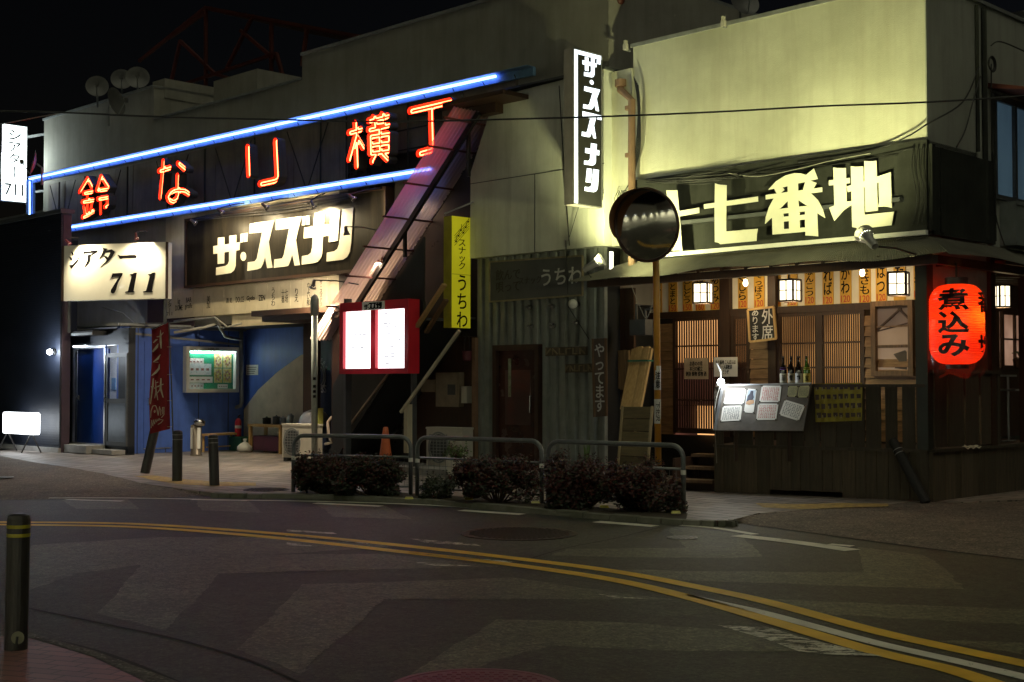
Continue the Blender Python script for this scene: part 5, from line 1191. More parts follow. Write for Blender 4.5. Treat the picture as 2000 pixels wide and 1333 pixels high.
b = MB()   # front fence boards
s0 = dpx(1590,800,-.02)[0]
xs = [(1400,1412),(1432,1470),(1474,1510),(1516,1540),(1543,1570),(1572,1600),(1603,1632),(1634,1661),(1664,1688),(1691,1720),(1729,1752),(1762,1787)]
for x0, x1 in xs:
    a, e = dpx(x0,810,-.03)[0], dpx(x1,810,-.03)[0]; dbox(b, a, e, -.055, -.03+random.uniform(-.004,.004), .73, 1.60)
build('fence_board', b, M['fence'], dk)
b = MB(); dbox(b, dpx(1400,750,.0)[0], DL+.02, -.24, .05, 1.60, 1.645); build('counter_top', b, M['fence'], dk)
b = MB(); dbox(b, dpx(1790,800,0)[0], DL+.03, -.13, .02, .0, 1.60); build('fence_post', b, M['fence'], dk)
b = MB(); dbox(b, 0, .10, -.12, -.02, .73, 1.6); build('fence_post', b, M['fence'], dk)
b = MB()   # taller fence on the side
for x0, x1 in ((1826,1850),(1854,1882),(1886,1912),(1916,1948)):
    a, e = SU(x0,800,.01)[0], SU(x1,800,.01)[0]; b.box(-.02,.01+random.uniform(-.003,.004),e,a,.75,1.80)
build('side_fence_board', b, M['fence'], dk)
b = MB(); b.box(-.08,.04,-2.15,-.04,1.80,1.85); b.box(-.08,.02,-2.16,-2.06,.73,1.80); build('side_rail', b, M['fence'], dk)
# steps up to the lattice door
t = thing('wooden_steps', 'three wooden steps up to the lattice door', 'steps', gp(1370,950))
for i, (y, z) in enumerate(((955,.18),(930,.36),(905,.54))):
    b = MB(); o = .05-.32*i; dbox(b, -.62, -.02, o-.32, o, z-.045, z); build('tread', b, M['wood'], t)
    if i != 1: b = MB(); dbox(b, -.60, -.04, o-.30, o-.27, .0, z-.047); build('riser', b, M['dwood'], t)
b = MB(); dbox(b, -.66,-.62,-.95,.05,0,.5); build('stringer', b, M['dwood'], t)
# tilted menu board with papers
def dpt(px, py, o): return hit(px, py, dL+dn*o, dn)
q = [dpt(1412,753,.08), dpt(1585,749,.08), dpt(1569,842,.34), dpt(1396,841,.34)]   # tl tr br bl
rt_ = (q[1]-q[0]).normalized(); dn_ = (q[3]-q[0]); Lr, Ld = (q[1]-q[0]).length, dn_.length; dn_ = dn_.normalized(); nb = dn_.cross(rt_).normalized()
if nb.y > 0: nb = -nb
q[2] = hit(1569,842,q[0],nb)
t = thing('menu_board', 'tilted steel-edged board with pinned menu papers on the deck front', 'notice board', (q[2]+q[3])/2)
b = MB(); b.prism(q, -nb*.03); build('board', b, mat('scratched_grey_board', (.15,.13,.105), .55, c2=(.075,.065,.052), ns=3, bump=.15), t)
b = MB(); b.bar(q[0]+nb*.004, q[1]+nb*.004, .035, .02); b.bar(q[0]+nb*.003, q[3]+nb*.003, .045, .015); build('edge_strip', b, M['alu'], t)
b = MB()
for k in (.2,.8): p0 = q[0]+(q[1]-q[0])*k; b.bar(p0-nb*.05+dn_*.5, p0-nb*.05+dn_*.5-Z*.65, .05)
build('prop', b, M['dwood'], t)
def bq(px, py): return hit(px, py, q[0], nb)
papers = [([(1420,760),(1458,760),(1453,790),(1413,790)],'paper','white menu sheet lying in the glare of the clip lamp'), ([(1412,794),(1450,792),(1447,822),(1407,824)],'paper','crumpled white sheet at the lower left of the tilted board'),
          ([(1460,760),(1478,761),(1472,808),(1453,806)],'photo','narrow photo sheet of a dark-clad cook on the tilted board'), ([(1488,754),(1527,754),(1523,786),(1483,786)],'paper','white menu sheet with reddish lines at the top of the tilted board'),
          ([(1481,789),(1521,789),(1516,821),(1477,821)],'paper','white menu sheet with rows of writing below the reddish one'), ([(1540,755),(1559,755),(1555,776),(1538,775)],'papery','small olive note near the right end of the tilted board'),
          ([(1561,755),(1582,754),(1578,777),(1558,777)],'papery','small yellowish note at the top right corner of the tilted board'), ([(1533,781),(1573,793),(1560,823),(1522,811)],'paper','crooked white menu sheet hanging at an angle on the tilted board')]
M['papery'] = mat('olive_paper', (.50,.47,.24), .7, ns=4)
for pts, m_, nm in papers:
    c4 = [bq(x, y)+nb*.004 for x, y in pts]; cc = (c4[0]+c4[1]+c4[2]+c4[3])/4
    t = thing('menu_sheet', nm, 'paper', cc, 'papers on the tilted board')
    b = MB(); b.prism(c4, nb*.002); sh_ = build('sheet', b, M['paper'] if m_ in ('paper','photo') else M[m_], t)
    r_ = (c4[1]-c4[0]); d_ = (c4[3]-c4[0]); b = MB()
    if m_ == 'photo':
        b.prism([c4[0]+r_*.05+d_*.04+nb*.003, c4[0]+r_*.95+d_*.04+nb*.003, c4[0]+r_*.95+d_*.66+nb*.003, c4[0]+r_*.05+d_*.66+nb*.003], nb*.0005); build('photo_print', b, mat('photo_sky', (.42,.52,.62), .4, ns=5), sh_)
        b = MB(); b.prism([c4[0]+r_*x+d_*y+nb*.004 for x, y in ((.1,.62),(.15,.3),(.35,.2),(.4,.08),(.7,.08),(.72,.22),(.85,.35),(.7,.5),(.3,.6))], nb*.0005); build('figure_print', b, mat('photo_navy', (.02,.025,.05), .4, ns=5), sh_)
        b = MB(); b.prism([c4[0]+r_*x+d_*y+nb*.0046 for x, y in ((.1,.55),(.4,.48),(.9,.46),(.95,.6),(.5,.68),(.1,.66))], nb*.0005); build('dish_print', b, mat('photo_tan', (.55,.32,.16), .4, ns=9), sh_)
    else:
        rows = 9 if 'rows' in nm or 'crooked' in nm else 11
        for i in range(rows):
            for j in range(9):
                a = .08+j*.094+random.uniform(0,.02); e = a+random.uniform(.03,.07); y0 = .12+i*.8/rows; b.prism([c4[0]+r_*x+d_*y+nb*.0023 for x, y in ((a,y0),(e,y0),(e,y0+.04),(a,y0+.04))], nb*.0004)
        build('writing', b, M['redink'] if 'reddish' in nm else M['dgrey'], sh_)
    b = MB()
    for c in c4: b.ob(c+nb*.004+(cc-c)*.06, rt_*.008, dn_*.008, nb*.003)
    build('pin', b, M['chrome'], t)
# clip lamp on the board
c = dpt(1408,747,.15); t = thing('clip_lamp', 'glaring white clip lamp on the left corner of the tilted menu board', 'lamp', c)
b = MB(); b.lathe([(.002,-.055),(.04,-.04),(.055,0),(.04,.04),(.002,.055)], c, Z, 14, caps=False); build('bulb', b, glow('glaring_bulb', (.93,.97,1.0), 40), t, smooth=True)
b = MB(); b.tube([c+Z*.04, c+Z*.16-U*.0, c+Z*.28-U*.07, dpt(1402,712,.12)], .011, 6); build('neck', b, mat('lamp_neck', (.5,.5,.48), .4, ns=5), t)
b = MB(); b.tube([dpt(1408,750,.12), dpt(1400,775,.2), dpt(1396,800,.3), dpt(1397,850,.3), dpt(1400,905,.1)], .006, 5); build('cord', b, M['wire_pale'], t)
add_point(t, c+dn*.22+dd*.14+Z*.06, 20, (.88,.95,1.0), .05)
# sake bottles on the counter
for i, (x, lab, m_, cl) in enumerate(((1530,'dark sake bottle with purple shoulder band, leftmost on the counter','bottle',(.45,.42,.30)), (1545,'brown-black sake bottle with tan label, second on the counter','bottle',(.50,.42,.28)), (1560,'black sake bottle with white label and bold black brushwork','bottle',(.66,.65,.62)), (1576,'green sake bottle with yellow label, rightmost on the counter','bottle_green',(.60,.50,.10)))):
    s_, _ = dpx(x,740,-.1); c = DP(s_,-.1,1.647); t = thing('sake_bottle', lab, 'bottle', c, 'sake bottles on the counter')
    b = MB(); b.lathe([(.046,0),(.052,.01),(.052,.20),(.048,.235),(.022,.30),(.016,.33),(.016,.385),(.019,.385),(.019,.41),(.001,.41)], c, Z, 20, caps=False); build('body', b, M[m_], t, smooth=True)
    b = MB(); b.lathe([(.0535,.02),(.0535,.155)], c, Z, 20, caps=False); lb = build('label_paper', b, mat('bottle_label', cl, .6, ns=5), t, smooth=True)
    b = MB(); put_text(b, ('酒','雪','鶴','宝')[i], c+Z*.09-Vector((c.x,c.y,0)).normalized()*.0545, Vector((c.y,-c.x,0)), Z, w=.05, h=.08, bold=.02); build('lettering', b, M['ink'], lb)
    b = MB(); b.lathe([(.0195,.386),(.0195,.412),(.001,.413)], c, Z, 12, caps=False); build('cap', b, M['blackmat'], t)
    if i in (0,3): b = MB(); b.lathe([(.051,.215),(.045,.245)], c, Z, 20, caps=False); build('shoulder_band', b, mat('shoulder_band', (.16,.05,.28) if i == 0 else (.7,.55,.08), .5), t)
# printed beer poster hanging on the fence
M['mug_amber'] = mat('printed_amber', (.42,.36,.03), .5, c2=(.30,.24,.02), ns=6); M['mug_dark'] = mat('printed_brown', (.055,.028,.03), .5, ns=7)
tl_, tr_, br_, bl_ = [hit(x, y, dL+dn*.04, dn) for x, y in ((1590,750),(1684,748),(1684,822),(1593,825))]
t = thing('beer_poster', 'crinkled poster printed with rows of beer mugs on the dark fence', 'poster', (bl_+br_)/2)
b = MB(); b.grid(lambda a, v: (tl_+(tr_-tl_)*a)*(1-v)+(bl_+(br_-bl_)*a)*v+dn*(.012*math.sin(a*17+v*3)*math.sin(v*8)+.01*math.sin(a*40)*v), 40, 10); build('sheet', b, M['mug_amber'], t, smooth=True)
b = MB(); rr_, dr_ = (tr_-tl_), (bl_-tl_)
for r in range(4):
    for i in range(8):
        a = .03+i*.121+random.uniform(-.01,.01); y0 = .04+r*.24+random.uniform(-.01,.01); wv, hv = random.uniform(.075,.10), random.uniform(.10,.14)
        b.prism([tl_+rr_*x+dr_*y+dn*.022 for x, y in ((a,y0),(a+wv,y0),(a+wv*.95,y0+hv),(a+.005,y0+hv))], dn*.001)
build('mug_print', b, M['mug_dark'], t)
b = MB()
for r in range(4):
    for i in range(8):
        if random.random() < .8:
            a = .03+i*.121+random.uniform(0,.03); y0 = .10+r*.24; b.prism([tl_+rr_*x+dr_*y+dn*.0235 for x, y in ((a,y0),(a+.02,y0),(a+.02,y0+.08),(a,y0+.08))], dn*.0006)
build('highlight_print', b, mat('printed_cream', (.42,.38,.20), .4), t)
# papers on the lattice
for x0,x1,y0,y1,m_,tx,nm in ((1336,1383,700,741,'paper_tan','お香のの肴\n本日の献立\n刺身 焼物 煮物 酒','tan handwritten menu sheet on the lattice, left of the other'), (1394,1440,698,736,'paper','十七番地 こんばんは\nお一人様歓迎\nどうぞ','greenish-white handwritten sheet on the lattice above the clip lamp')):
    u0,u1,z0,z1 = rect(x0,x1,y0,y1,-1.38); t = thing('handwritten_sheet', nm, 'paper', P((u0+u1)/2,-1.38,z0), 'handwritten sheets on the lattice')
    b = MB(); b.box(u0,u1,-1.39,-1.385,z0,z1); build('sheet', b, M[m_], t)
    b = MB(); put_text(b, tx, P((u0+u1)/2,-1.3845,(z0+z1)/2), U, Z, w=(u1-u0)*.85, h=(z1-z0)*.72, bold=.008); build('writing', b, M['ink'], t)
# blackboard 外席あります
q4 = [fp(1461,606,-1.2), fp(1511,600,-1.2), fp(1516,662,-1.2), fp(1465,668,-1.2)]
t = thing('chalkboard', 'small orange-framed chalkboard reading 外席 あります', 'sign', (q4[2]+q4[3])/2)
b = MB(); b.prism(q4, -N*.02); build('board', b, M['blackmat'], t)
b = MB()
for i in range(4): b.bar(q4[i], q4[(i+1)%4], .035, .035)
build('frame', b, M['pine'], t)
b = MB(); c = sum(q4, Vector())/4; put_text(b, '外\n席', c+U*.11+N*.002, U, Z, w=.22, h=.52, bold=.006, line=.95); put_text(b, 'あ\nり\nま\nす', c-U*.13+N*.002, U, Z, w=.13, h=.54, bold=.004, line=.95); build('lettering', b, M['chalk'], t)
# things on the deck's right side
t = thing('folding_table', 'small grey table on a single pole in the side porch', 'table', sp(1970,865,-.5))
c = sp(1970,865,-.5); c.z = .73
b = MB(); b.tube([c, c+Z*1.05], .022, 8); b.tube([c+N*.25, c-N*.25], .015, 6); build('pole', b, M['alu'], t)
b = MB(); b.ob(c+Z*.82, U*.22, N*.22, Z*.015); b.bar(c+Z*1.05-N*.3, c+Z*1.05+N*.3, .03); build('table_top', b, M['alu'], t)
c = sp(1992,705,-1.1); t = thing('flower_pot', 'dark pot with a drooping plant by the side window', 'plant pot', c)
b = MB(); b.lathe([(.06,-.14),(.10,-.12),(.12,.02),(.10,.06)], c, Z, 16); build('pot', b, M['dwood'], t)
b = MB()
for i in range(7): a_ = i*.9; b.tube([c+Z*.05, c+Z*.16+Vector((math.cos(a_)*.05,math.sin(a_)*.05,0)), c+Z*.13+Vector((math.cos(a_)*.13,math.sin(a_)*.13,0))], .008, 4)
build('leaf', b, mat('dull_leaf', (.05,.07,.03), .6), t)
c = sp(1897,871,.02); b = MB()
b.grid(lambda a, v: P(.00+.06*v, uwz(c)[1]+.25-.5*a, .735+.03*abs(math.sin(a*9+v*2))-.04*v), 14, 4)
one('cloth', b, M['cloth'], 'crumpled pale cloth lying on the side deck edge', 'cloth', smooth=True)
c = gp(1793,972); b = MB(); b.lathe([(.06,0),(.065,.05),(.05,.1),(.02,.13),(.004,.14)], c, Z, 12); one('plastic_lump', b, M['white'], 'small white plastic cup thing on the ground at the deck corner', 'litter', smooth=True)

# ------------------------------------------------------------------ bollards
def bollard(base, top, r, label, bands, group, cap=True):
    base, top = Vector(base), Vector(top); ax = top-base; h = ax.length
    t = thing('bollard', label, 'bollard', base, group)
    b = MB(); b.lathe([(r,0),(r,h-.035),(r*.9,h-.012),(r*.5,h)], base, ax, 22); build('post', b, M['bollard'], t, smooth=False)
    b = MB()
    for z, th_ in bands: b.lathe([(r*1.012,z),(r*1.02,z+.003),(r*1.02,z+th_-.003),(r*1.012,z+th_)], base, ax, 22, caps=False)
    if bands: build('reflective_band', b, M['bandy'] if group is None else M['bandw'], t)
    return t
M['bollard'] = mat('bollard_brown_black', (.028,.024,.022), .38, c2=(.020,.018,.017), ns=8, bump=.05); M['bandy'] = mat('yellow_reflector', (.42,.38,.02), .35, ns=5); M['bandw'] = mat('grey_reflector', (.30,.30,.30), .3, ns=5)
gB = 'black bollards before the theatre'
p = gp(283,925); bollard(p, yp(304,832,p.y+.1), .085, 'leaning black bollard below the red banner', [], gB)
p = gp(346,940); bollard(p, p+Z*.86, .085, 'black bollard with thin grey bands beside the banner pole', [(.78,.012),(.70,.012)], gB)
p = gp(419,949); bollard(p, yp(416,849,p.y), .08, 'tilted black bollard in front of the bench, nearest the guard rail', [(.76,.012),(.69,.012)], gB)
p = gp(31,1268,-.03); t = bollard(p, yp(37,1003,p.y), .072, 'near black bollard with two yellow bands at the left edge', [(.765,.022),(.71,.022)], None)
c = p+Vector((.01,-.077,.055)); b = MB(); b.lathe([(.04,0),(.04,.006)], c+Vector((.03,0,.03)), Vector((0.15,-1,0)), 18); build('badge', b, mat('grey_badge', (.16,.155,.10), .5), t)
b = MB(); b.tube([c+Vector((.03,-.012,.04)), c+Vector((.03,-.02,.0)), c+Vector((.035,-.02,-.03))], .008, 6); build('lock', b, M['blackmat'], t)
p = gp(1790,985); lean_ = bollard(P(.02,.18,.0), yp(1742,858,DP(2.5,.05,0).y), .068, 'dark bollard leaning against the tavern deck skirting', [(.86,.012),(.80,.012)], 'x')
lean_['group'] = 'bollards by the tavern'
for ch in lean_.children:
    if ch.name.startswith('post'): ch.data.materials[0] = M['blackmat']

# ------------------------------------------------------------------ guard rails along the planting strip
def guard_rail(pxl, pxr, label, refl=True):
    a, e = gp(*pxl, z=0), gp(*pxr, z=0); a.z = e.z = .0; d = (e-a).normalized(); L = (e-a).length; H = .86; rr = .17; r = .032
    t = thing('guard_rail', label, 'guard rail', a, 'tubular guard rails along the planting strip')
    pts = [a+Z*0, a+Z*(H-rr)]
    for k in range(1, 7): th_ = k*math.pi/12; pts.append(a+d*(rr-rr*math.cos(th_))+Z*(H-rr+rr*math.sin(th_)))
    top = pts[-1]
    pts2 = []
    for k in range(0, 7): th_ = k*math.pi/12; pts2.append(e-d*(rr-rr*math.sin(th_))+Z*(H-rr+rr*math.cos(th_)))
    b = MB(); b.tube(pts+pts2+[e], r, 14); build('frame_tube', b, M['rail'], t, smooth=True)
    b = MB(); b.tube([a+Z*.56, e+Z*.56], .018, 8); b.tube([a+Z*.12, e+Z*.12], .015, 8); build('cross_tube', b, M['rail'], t, smooth=True)
    b = MB(); n_ = int(L/.10)
    for i in range(1, n_): p_ = a+d*(L*i/n_); b.bar(p_+Z*.12, p_+Z*.56, .005)
    for z in (.23,.34,.45): b.bar(a+Z*z, e+Z*z, .005)
    build('mesh_panel', b, M['rail'], t)
    for p_ in (a, e): b = MB(); b.lathe([(r*1.08,.49),(r*1.1,.495),(r*1.1,.545),(r*1.08,.55)], p_, Z, 14, caps=False); build('reflector', b, M['white'], t)
    return t
guard_rail((573,961), (802,967), 'left guard rail in front of the red case')
guard_rail((815,969), (1058,984), 'middle guard rail in front of the dark door')
guard_rail((1071,985), (1335,1003), 'right guard rail in front of the planks and orange pole')
# yellow foot reflectors on the kerb
for x, y in ((799,975),(916,976),(1046,983),(1180,992),(1320,1003)):
    c = gp(x, y, .035); b = MB(); b.hexa([c+Vector((dx,dy,0)) for dx, dy in ((-.06,-.04),(.06,-.04),(.06,.04),(-.06,.04))]+[c+Vector((dx,dy,.03)) for dx, dy in ((-.05,-.015),(.05,-.015),(.05,.03),(-.05,.03))])
    one('kerb_reflector', b, M['bandy'], 'small yellow reflector block on the kerb', 'reflector', 'yellow reflectors on the kerb')

# ------------------------------------------------------------------ shrubs
M['leaf_g'] = mat('dark_green_leaf', (.016,.028,.008), .5, c2=(.008,.014,.005), ns=4, island=.5); M['leaf_r'] = mat('reddish_leaf', (.075,.012,.010), .5, c2=(.036,.007,.006), ns=4, island=.5); M['leaf_y'] = mat('fresh_leaf', (.08,.14,.03), .5, ns=4, island=.4)
def foliage(c, rx, ry, h, n, red, size=.028):
    g_, r_ = MB(), MB(); rnd = random.Random(int(c.x*1000)+n)
    lob = [(rnd.uniform(-.72,.72)*rx, rnd.uniform(-.5,.5)*ry, rnd.uniform(.12,.78)*h, rnd.uniform(.22,.42)) for _ in range(26)]
    for i in range(n):
        lx, ly, lz, lr = rnd.choice(lob)
        v = Vector((rnd.gauss(0,1), rnd.gauss(0,1), rnd.gauss(0,1))).normalized()*(rnd.random()**.35)
        p_ = c+Vector((lx+v.x*lr*rx, ly+v.y*lr*ry, max(.02, lz+v.z*lr*h*.62)))
        a_ = Vector((rnd.gauss(0,1), rnd.gauss(0,1), rnd.gauss(0,.6))).normalized(); q_ = a_.orthogonal().normalized(); s_ = size*rnd.uniform(.6,1.3)
        k = (p_.z-c.z)/h; tgt = r_ if rnd.random() < red*(.4+1.4*k) else g_
        tgt.add([p_-a_*s_, p_+q_*s_*.5, p_+a_*s_, p_-q_*s_*.5], [(0,1,2,3)])
    for i in range(n//14):
        lx, ly, lz, lr = rnd.choice(lob); L_ = rnd.uniform(.05,.16); b0 = c+Vector((lx+rnd.gauss(0,.3)*rx*lr, ly+rnd.gauss(0,.3)*ry*lr, lz+lr*h*.45)); dr_ = Vector((rnd.gauss(0,.5), rnd.gauss(0,.5), 1)).normalized()
        for k in range(4):
            p_ = b0+dr_*L_*k/3; a_ = Vector((rnd.gauss(0,1), rnd.gauss(0,1), rnd.gauss(0,.5))).normalized(); q_ = a_.orthogonal().normalized(); s_ = size*.8; (r_ if rnd.random() < red*1.3 else g_).add([p_-a_*s_, p_+q_*s_*.5, p_+a_*s_, p_-q_*s_*.5], [(0,1,2,3)])
    return g_, r_, lob
def shrub(px0, px1, ytop, ybase, label, red, n=7000):
    c = gp((px0+px1)/2, ybase, 0); ppm = FOC/c.y; rx = (px1-px0)/2/ppm; h = (ybase-ytop)/ppm
    t = thing('shrub', label, 'shrub', c, 'clipped shrubs in the planting strip')
    g_, r_, lob = foliage(c, rx*1.05, .42, h, n, red)
    build('green_leaves', g_, M['leaf_g'], t); 
    if r_.f: build('red_leaves', r_, M['leaf_r'], t)
    b = MB()
    for lx, ly, lz, lr in lob: b.tube([c+Vector((lx*.2,ly*.2,0)), c+Vector((lx*.7,ly*.7,lz*.6)), c+Vector((lx,ly,lz))], [.012,.009,.004], 5)
    build('stem', b, M['dwood'], t)
shrub(572,690,888,965, 'rounded dark shrub at the left end of the planting strip', .45)
shrub(660,792,896,968, 'broad dark shrub behind the left guard rail, left of the gap', .35, 8500)
shrub(818,890,930,974, 'small sparse green shrub behind the middle guard rail', .02, 1300)
shrub(884,1060,897,982, 'broad reddish shrub behind the middle guard rail', .5, 9500)
shrub(1064,1216,894,994, 'reddish shrub at the left of the right guard rail', .55, 8000)
shrub(1182,1338,904,1000, 'dark red shrub at the right end of the planting strip', .6, 8500)
c = gp(1145,960,0); t = thing('lily_plant', 'upright pale green blade leaves among the dark red shrubs', 'plant', c)
b = MB()
for i in range(5): a_ = i*1.3; b.add([c+Vector((-.015,0,.3)), c+Vector((.015,0,.3)), c+Vector((.02+.04*math.cos(a_),.04*math.sin(a_),.65)), c+Vector((.05*math.cos(a_),.05*math.sin(a_),.86-.05*i))], [(0,1,2,3)])
build('blade', b, M['leaf_y'], t)

# ------------------------------------------------------------------ convex mirror on an orange pole
mp = yp(1286,900,18.0); mp.z = 0
t = thing('traffic_mirror', 'round convex street mirror with dark rim on an orange pole', 'traffic mirror', mp)
pt = yp(1281,470,18.0)
b = MB(); b.tube([mp, Vector((pt.x,18.0,pt.z))], .045, 16); pole = build('pole', b, M['pole_orange'], t, smooth=True)
b = MB()
for y0, y1 in ((715,762),(780,828)):
    pa_, pb_ = yp(1285,y0,17.95), yp(1285,y1,17.95); b.lathe([(.0465,pb_.z),(.0465,pa_.z)], Vector((mp.x+(pt.x-mp.x)*.4,18.0,0)), Z, 16, caps=False)
stk = build('sticker', b, M['white'], t, smooth=True)
b = MB(); cc_ = Vector((mp.x+(pt.x-mp.x)*.4,17.952,0))
put_text(b, '注\n意', cc_+Z*(yp(1285,742,18).z), Vector((1,0,0)), Z, w=.065, h=.22, bold=.015); put_text(b, '下北沢', cc_+Z*(yp(1285,804,18).z), Z*-1, Vector((1,0,0)), w=.26, h=.055, bold=.01)
build('lettering', b, M['ink'], stk)
mc = yp(1262,440,17.86); mn = Vector((-.72,-1,-.20)).normalized(); rx_, ry_ = .405, .475
ra = mn.cross(Z).normalized()*-1; ua = ra.cross(mn)*1
if ua.z < 0: ua = -ua
def disc(rad, bulge, n1=12, n2=48, off=0, sx=1.0, sy=1.0):
    b = MB(); vs_, fs_ = [mc+mn*(bulge+off)], []
    for i in range(1, n1+1):
        k = i/n1
        for j in range(n2):
            a_ = 2*math.pi*j/n2; vs_.append(mc+mn*(bulge*(1-k*k)+off)+ra*(math.cos(a_)*rad*k*sx)+ua*(math.sin(a_)*rad*k*sy))
    for j in range(n2): fs_.append((0, 1+j, 1+(j+1)%n2))
    for i in range(n1-1):
        for j in range(n2): fs_.append((1+i*n2+j, 1+(i+1)*n2+j, 1+(i+1)*n2+(j+1)%n2, 1+i*n2+(j+1)%n2))
    return b.add(vs_, fs_)
R0 = .485
build('mirror_face', disc(R0*.965, .085), mat('dark_mirror', (.74,.70,.62), .03, metal=1.0, c2=(.70,.66,.58), ns=2), t, smooth=True)
b = MB(); b.tube([mc+ra*(math.cos(a_*.1309)*R0)+ua*(math.sin(a_*.1309)*R0) for a_ in range(48)], .022, 8, True); build('rim', b, mat('mirror_rim', (.06,.022,.012), .3, ns=5), t, smooth=True)
b = disc(R0, -.10, 6, 48, -.01); build('back_shell', b, mat('mirror_back', (.20,.075,.02), .4, ns=5), t, smooth=True)
b = MB(); vs_ = []
for a_ in range(0, 25):
    th_ = R_(75+a_*5.2); r0 = ra*(math.cos(th_)*R0*1.01)+ua*(math.sin(th_)*R0*1.01); k = math.sin(math.pi*a_/24)**.5
    vs_ += [mc+r0-mn*.04, mc+r0*(1+.03*k)+mn*(.17*k)]
b.add(vs_, [(2*i, 2*i+1, 2*i+3, 2*i+2) for i in range(24)]); build('visor', b, mat('visor_brown', (.34,.15,.06), .4, ns=5), t, smooth=True)
b = MB(); b.bar(mc-mn*.08, Vector((pt.x,18.0,mc.z)), .05); build('bracket', b, M['dgrey'], t)
# ------------------------------------------------------------------ objects before the theatre
# banner on a pole
bp_ = gp(340,938); by = bp_.y+.02
t = thing('nobori_banner', 'tall dark red banner lettered たこ焼 with an octopus outline', 'banner', bp_)
tl, tr, br, bl = [yp(x, y, by) for x, y in ((296,645),(329,630),(332,838),(292,848))]
b = MB(); b.grid(lambda a, v: (tl+(tr-tl)*a)*(1-v)+(bl+(br-bl)*a)*v+Vector((0,.05*math.sin(v*7+a*2)*(1-a)+.015*math.sin(a*9),0)), 12, 30); build('cloth', b, M['banner'], t, smooth=True)
b = MB(); b.tube([bp_, yp(336,780,by), yp(330,632,by)], .013, 8); b.tube([tl+Z*.005, tr+Z*.02], .008, 6); build('pole', b, M['dgrey'], t)
b = MB()
for y in (678,732,783,834): b.bar(yp(327,y,by-.01), yp(336,y,by-.01), .03, .008)
build('loop', b, mat('tan_loop', (.42,.36,.22), .7), t)
b = MB()
def bz(x, y): # zoom pixel -> on the cloth
    px, py = 280+x/5.671, 625+y/5.671; a = max(0, min(1, (px-296)/(329-296))); v = max(0, min(1, (py-637)/(843-637)))
    return yp(px, py, by+.05*math.sin(v*7+a*2)*(1-a)+.015*math.sin(a*9)-.03)
def ribbon(pts, ws):
    P3 = [Vector((x, y)) for x, y in pts]; n_ = len(P3); L_, R__ = [], []
    for i in range(n_):
        d = (P3[min(i+1,n_-1)]-P3[max(i-1,0)]).normalized(); s_ = Vector((-d.y, d.x)); w_ = ws[i] if isinstance(ws, (list, tuple)) else ws
        L_.append(bz(*(P3[i]+s_*w_))); R__.append(bz(*(P3[i]-s_*w_)))
    b.add(L_+R__, [(i, n_+i, n_+i+1, i+1) for i in range(n_-1)])
ribbon([(190,112),(190,180),(192,250),(196,318)], [3,10,11,4]); ribbon([(148,190),(185,185),(222,140)], [4,9,3]); ribbon([(110,255),(140,225),(160,215)], [5,9,3]); ribbon([(165,262),(150,300),(100,355)], [2,14,9])
ribbon([(188,385),(160,430),(110,468),(165,470)], [3,12,6,3]); ribbon([(178,490),(172,540),(140,580),(92,620)], [3,11,13,4])
ribbon([(110,650),(105,720),(95,800),(78,935)], [5,9,8,4]); ribbon([(85,745),(115,735)], 6); ribbon([(130,700),(165,690)], 5); ribbon([(120,760),(165,735)], 5); ribbon([(135,670),(140,800),(125,870)], [4,8,3]); ribbon([(140,780),(160,890)], [8,4]); ribbon([(195,648),(190,760),(220,862)], [6,12,5]); ribbon([(160,740),(222,712)], [7,4]); ribbon([(185,770),(140,830)], [7,3])
ribbon([(80,1085),(85,1010),(105,955),(135,950),(150,985),(160,1040),(165,1060)], 5); ribbon([(120,1010),(128,1000),(132,1020),(122,1030),(118,1012)], 4)
for k in range(5): ribbon([(85+k*20,1200-k*22),(92+k*20,1110-k*4),(104+k*20,1170-k*18)], 4)
ribbon([(165,1060),(180,960),(195,1000),(190,1060),(215,1040),(212,970),(228,965),(228,1050),(200,1085)], 4); ribbon([(150,1120),(185,1105),(220,1110),(195,1140),(160,1160)], 4)
build('lettering', b, mat('banner_cream', (.62,.55,.42), .8, ns=5), t)
# lit poster case on the blue side wall
w0,w1,z0,z1 = srect(357,460,678,767,uS)
t = thing('poster_case', 'lit white-framed glass poster case on the blue wall', 'notice case', P(uS,(w0+w1)/2,z0))
b = MB(); f = .09; x0, x1 = uS+.005, uS+.16
b.box(x0,x1,w0-f,w0,z0,z1); b.box(x0,x1,w1,w1+f,z0,z1); b.box(x0,x1,w1+f,w0-f,z1-f*1.1,z1); b.box(x0,x1,w1+f,w0-f,z0,z0+f); fr = build('frame', b, M['white'], t)
b = MB(); put_text(b, 'シアター711', P(x1+.001,(w0+w1)/2,z1-f*.55), -N, Z, h=.05, bold=.01); build('lettering', b, M['ink'], fr)
b = MB(); b.box(uS+.005,uS+.03,w1+f,w0-f,z0+f,z1-f*1.1); build('backing', b, M['green'], t)
b = MB(); b.tube([P(uS+.12,w0-f-.05,z1-f*1.1-.04), P(uS+.12,w1+f+.05,z1-f*1.1-.04)], .016, 8); build('tube_light', b, glow('case_tube', (.85,1.0,.95), 34), t)
b = MB(); b.box(x1-.01,x1-.004,w1+f,w0-f,z0+f,z1-f*1.1); build('pane', b, M['glass'], t)
Wf, Hf = (w0-f)-(w1+f), (z1-f*1.1)-(z0+f)
fl_y = mat('flyer_yellow', (.62,.58,.36), .6, c2=(.5,.42,.10), ns=14, lo=.5, hi=.55); fl_w = mat('flyer_white', (.70,.68,.66), .6, c2=(.50,.30,.28), ns=18, lo=.40, hi=.46); fl_b = mat('flyer_pale', (.66,.70,.72), .6, c2=(.45,.55,.6), ns=16, lo=.4, hi=.5)
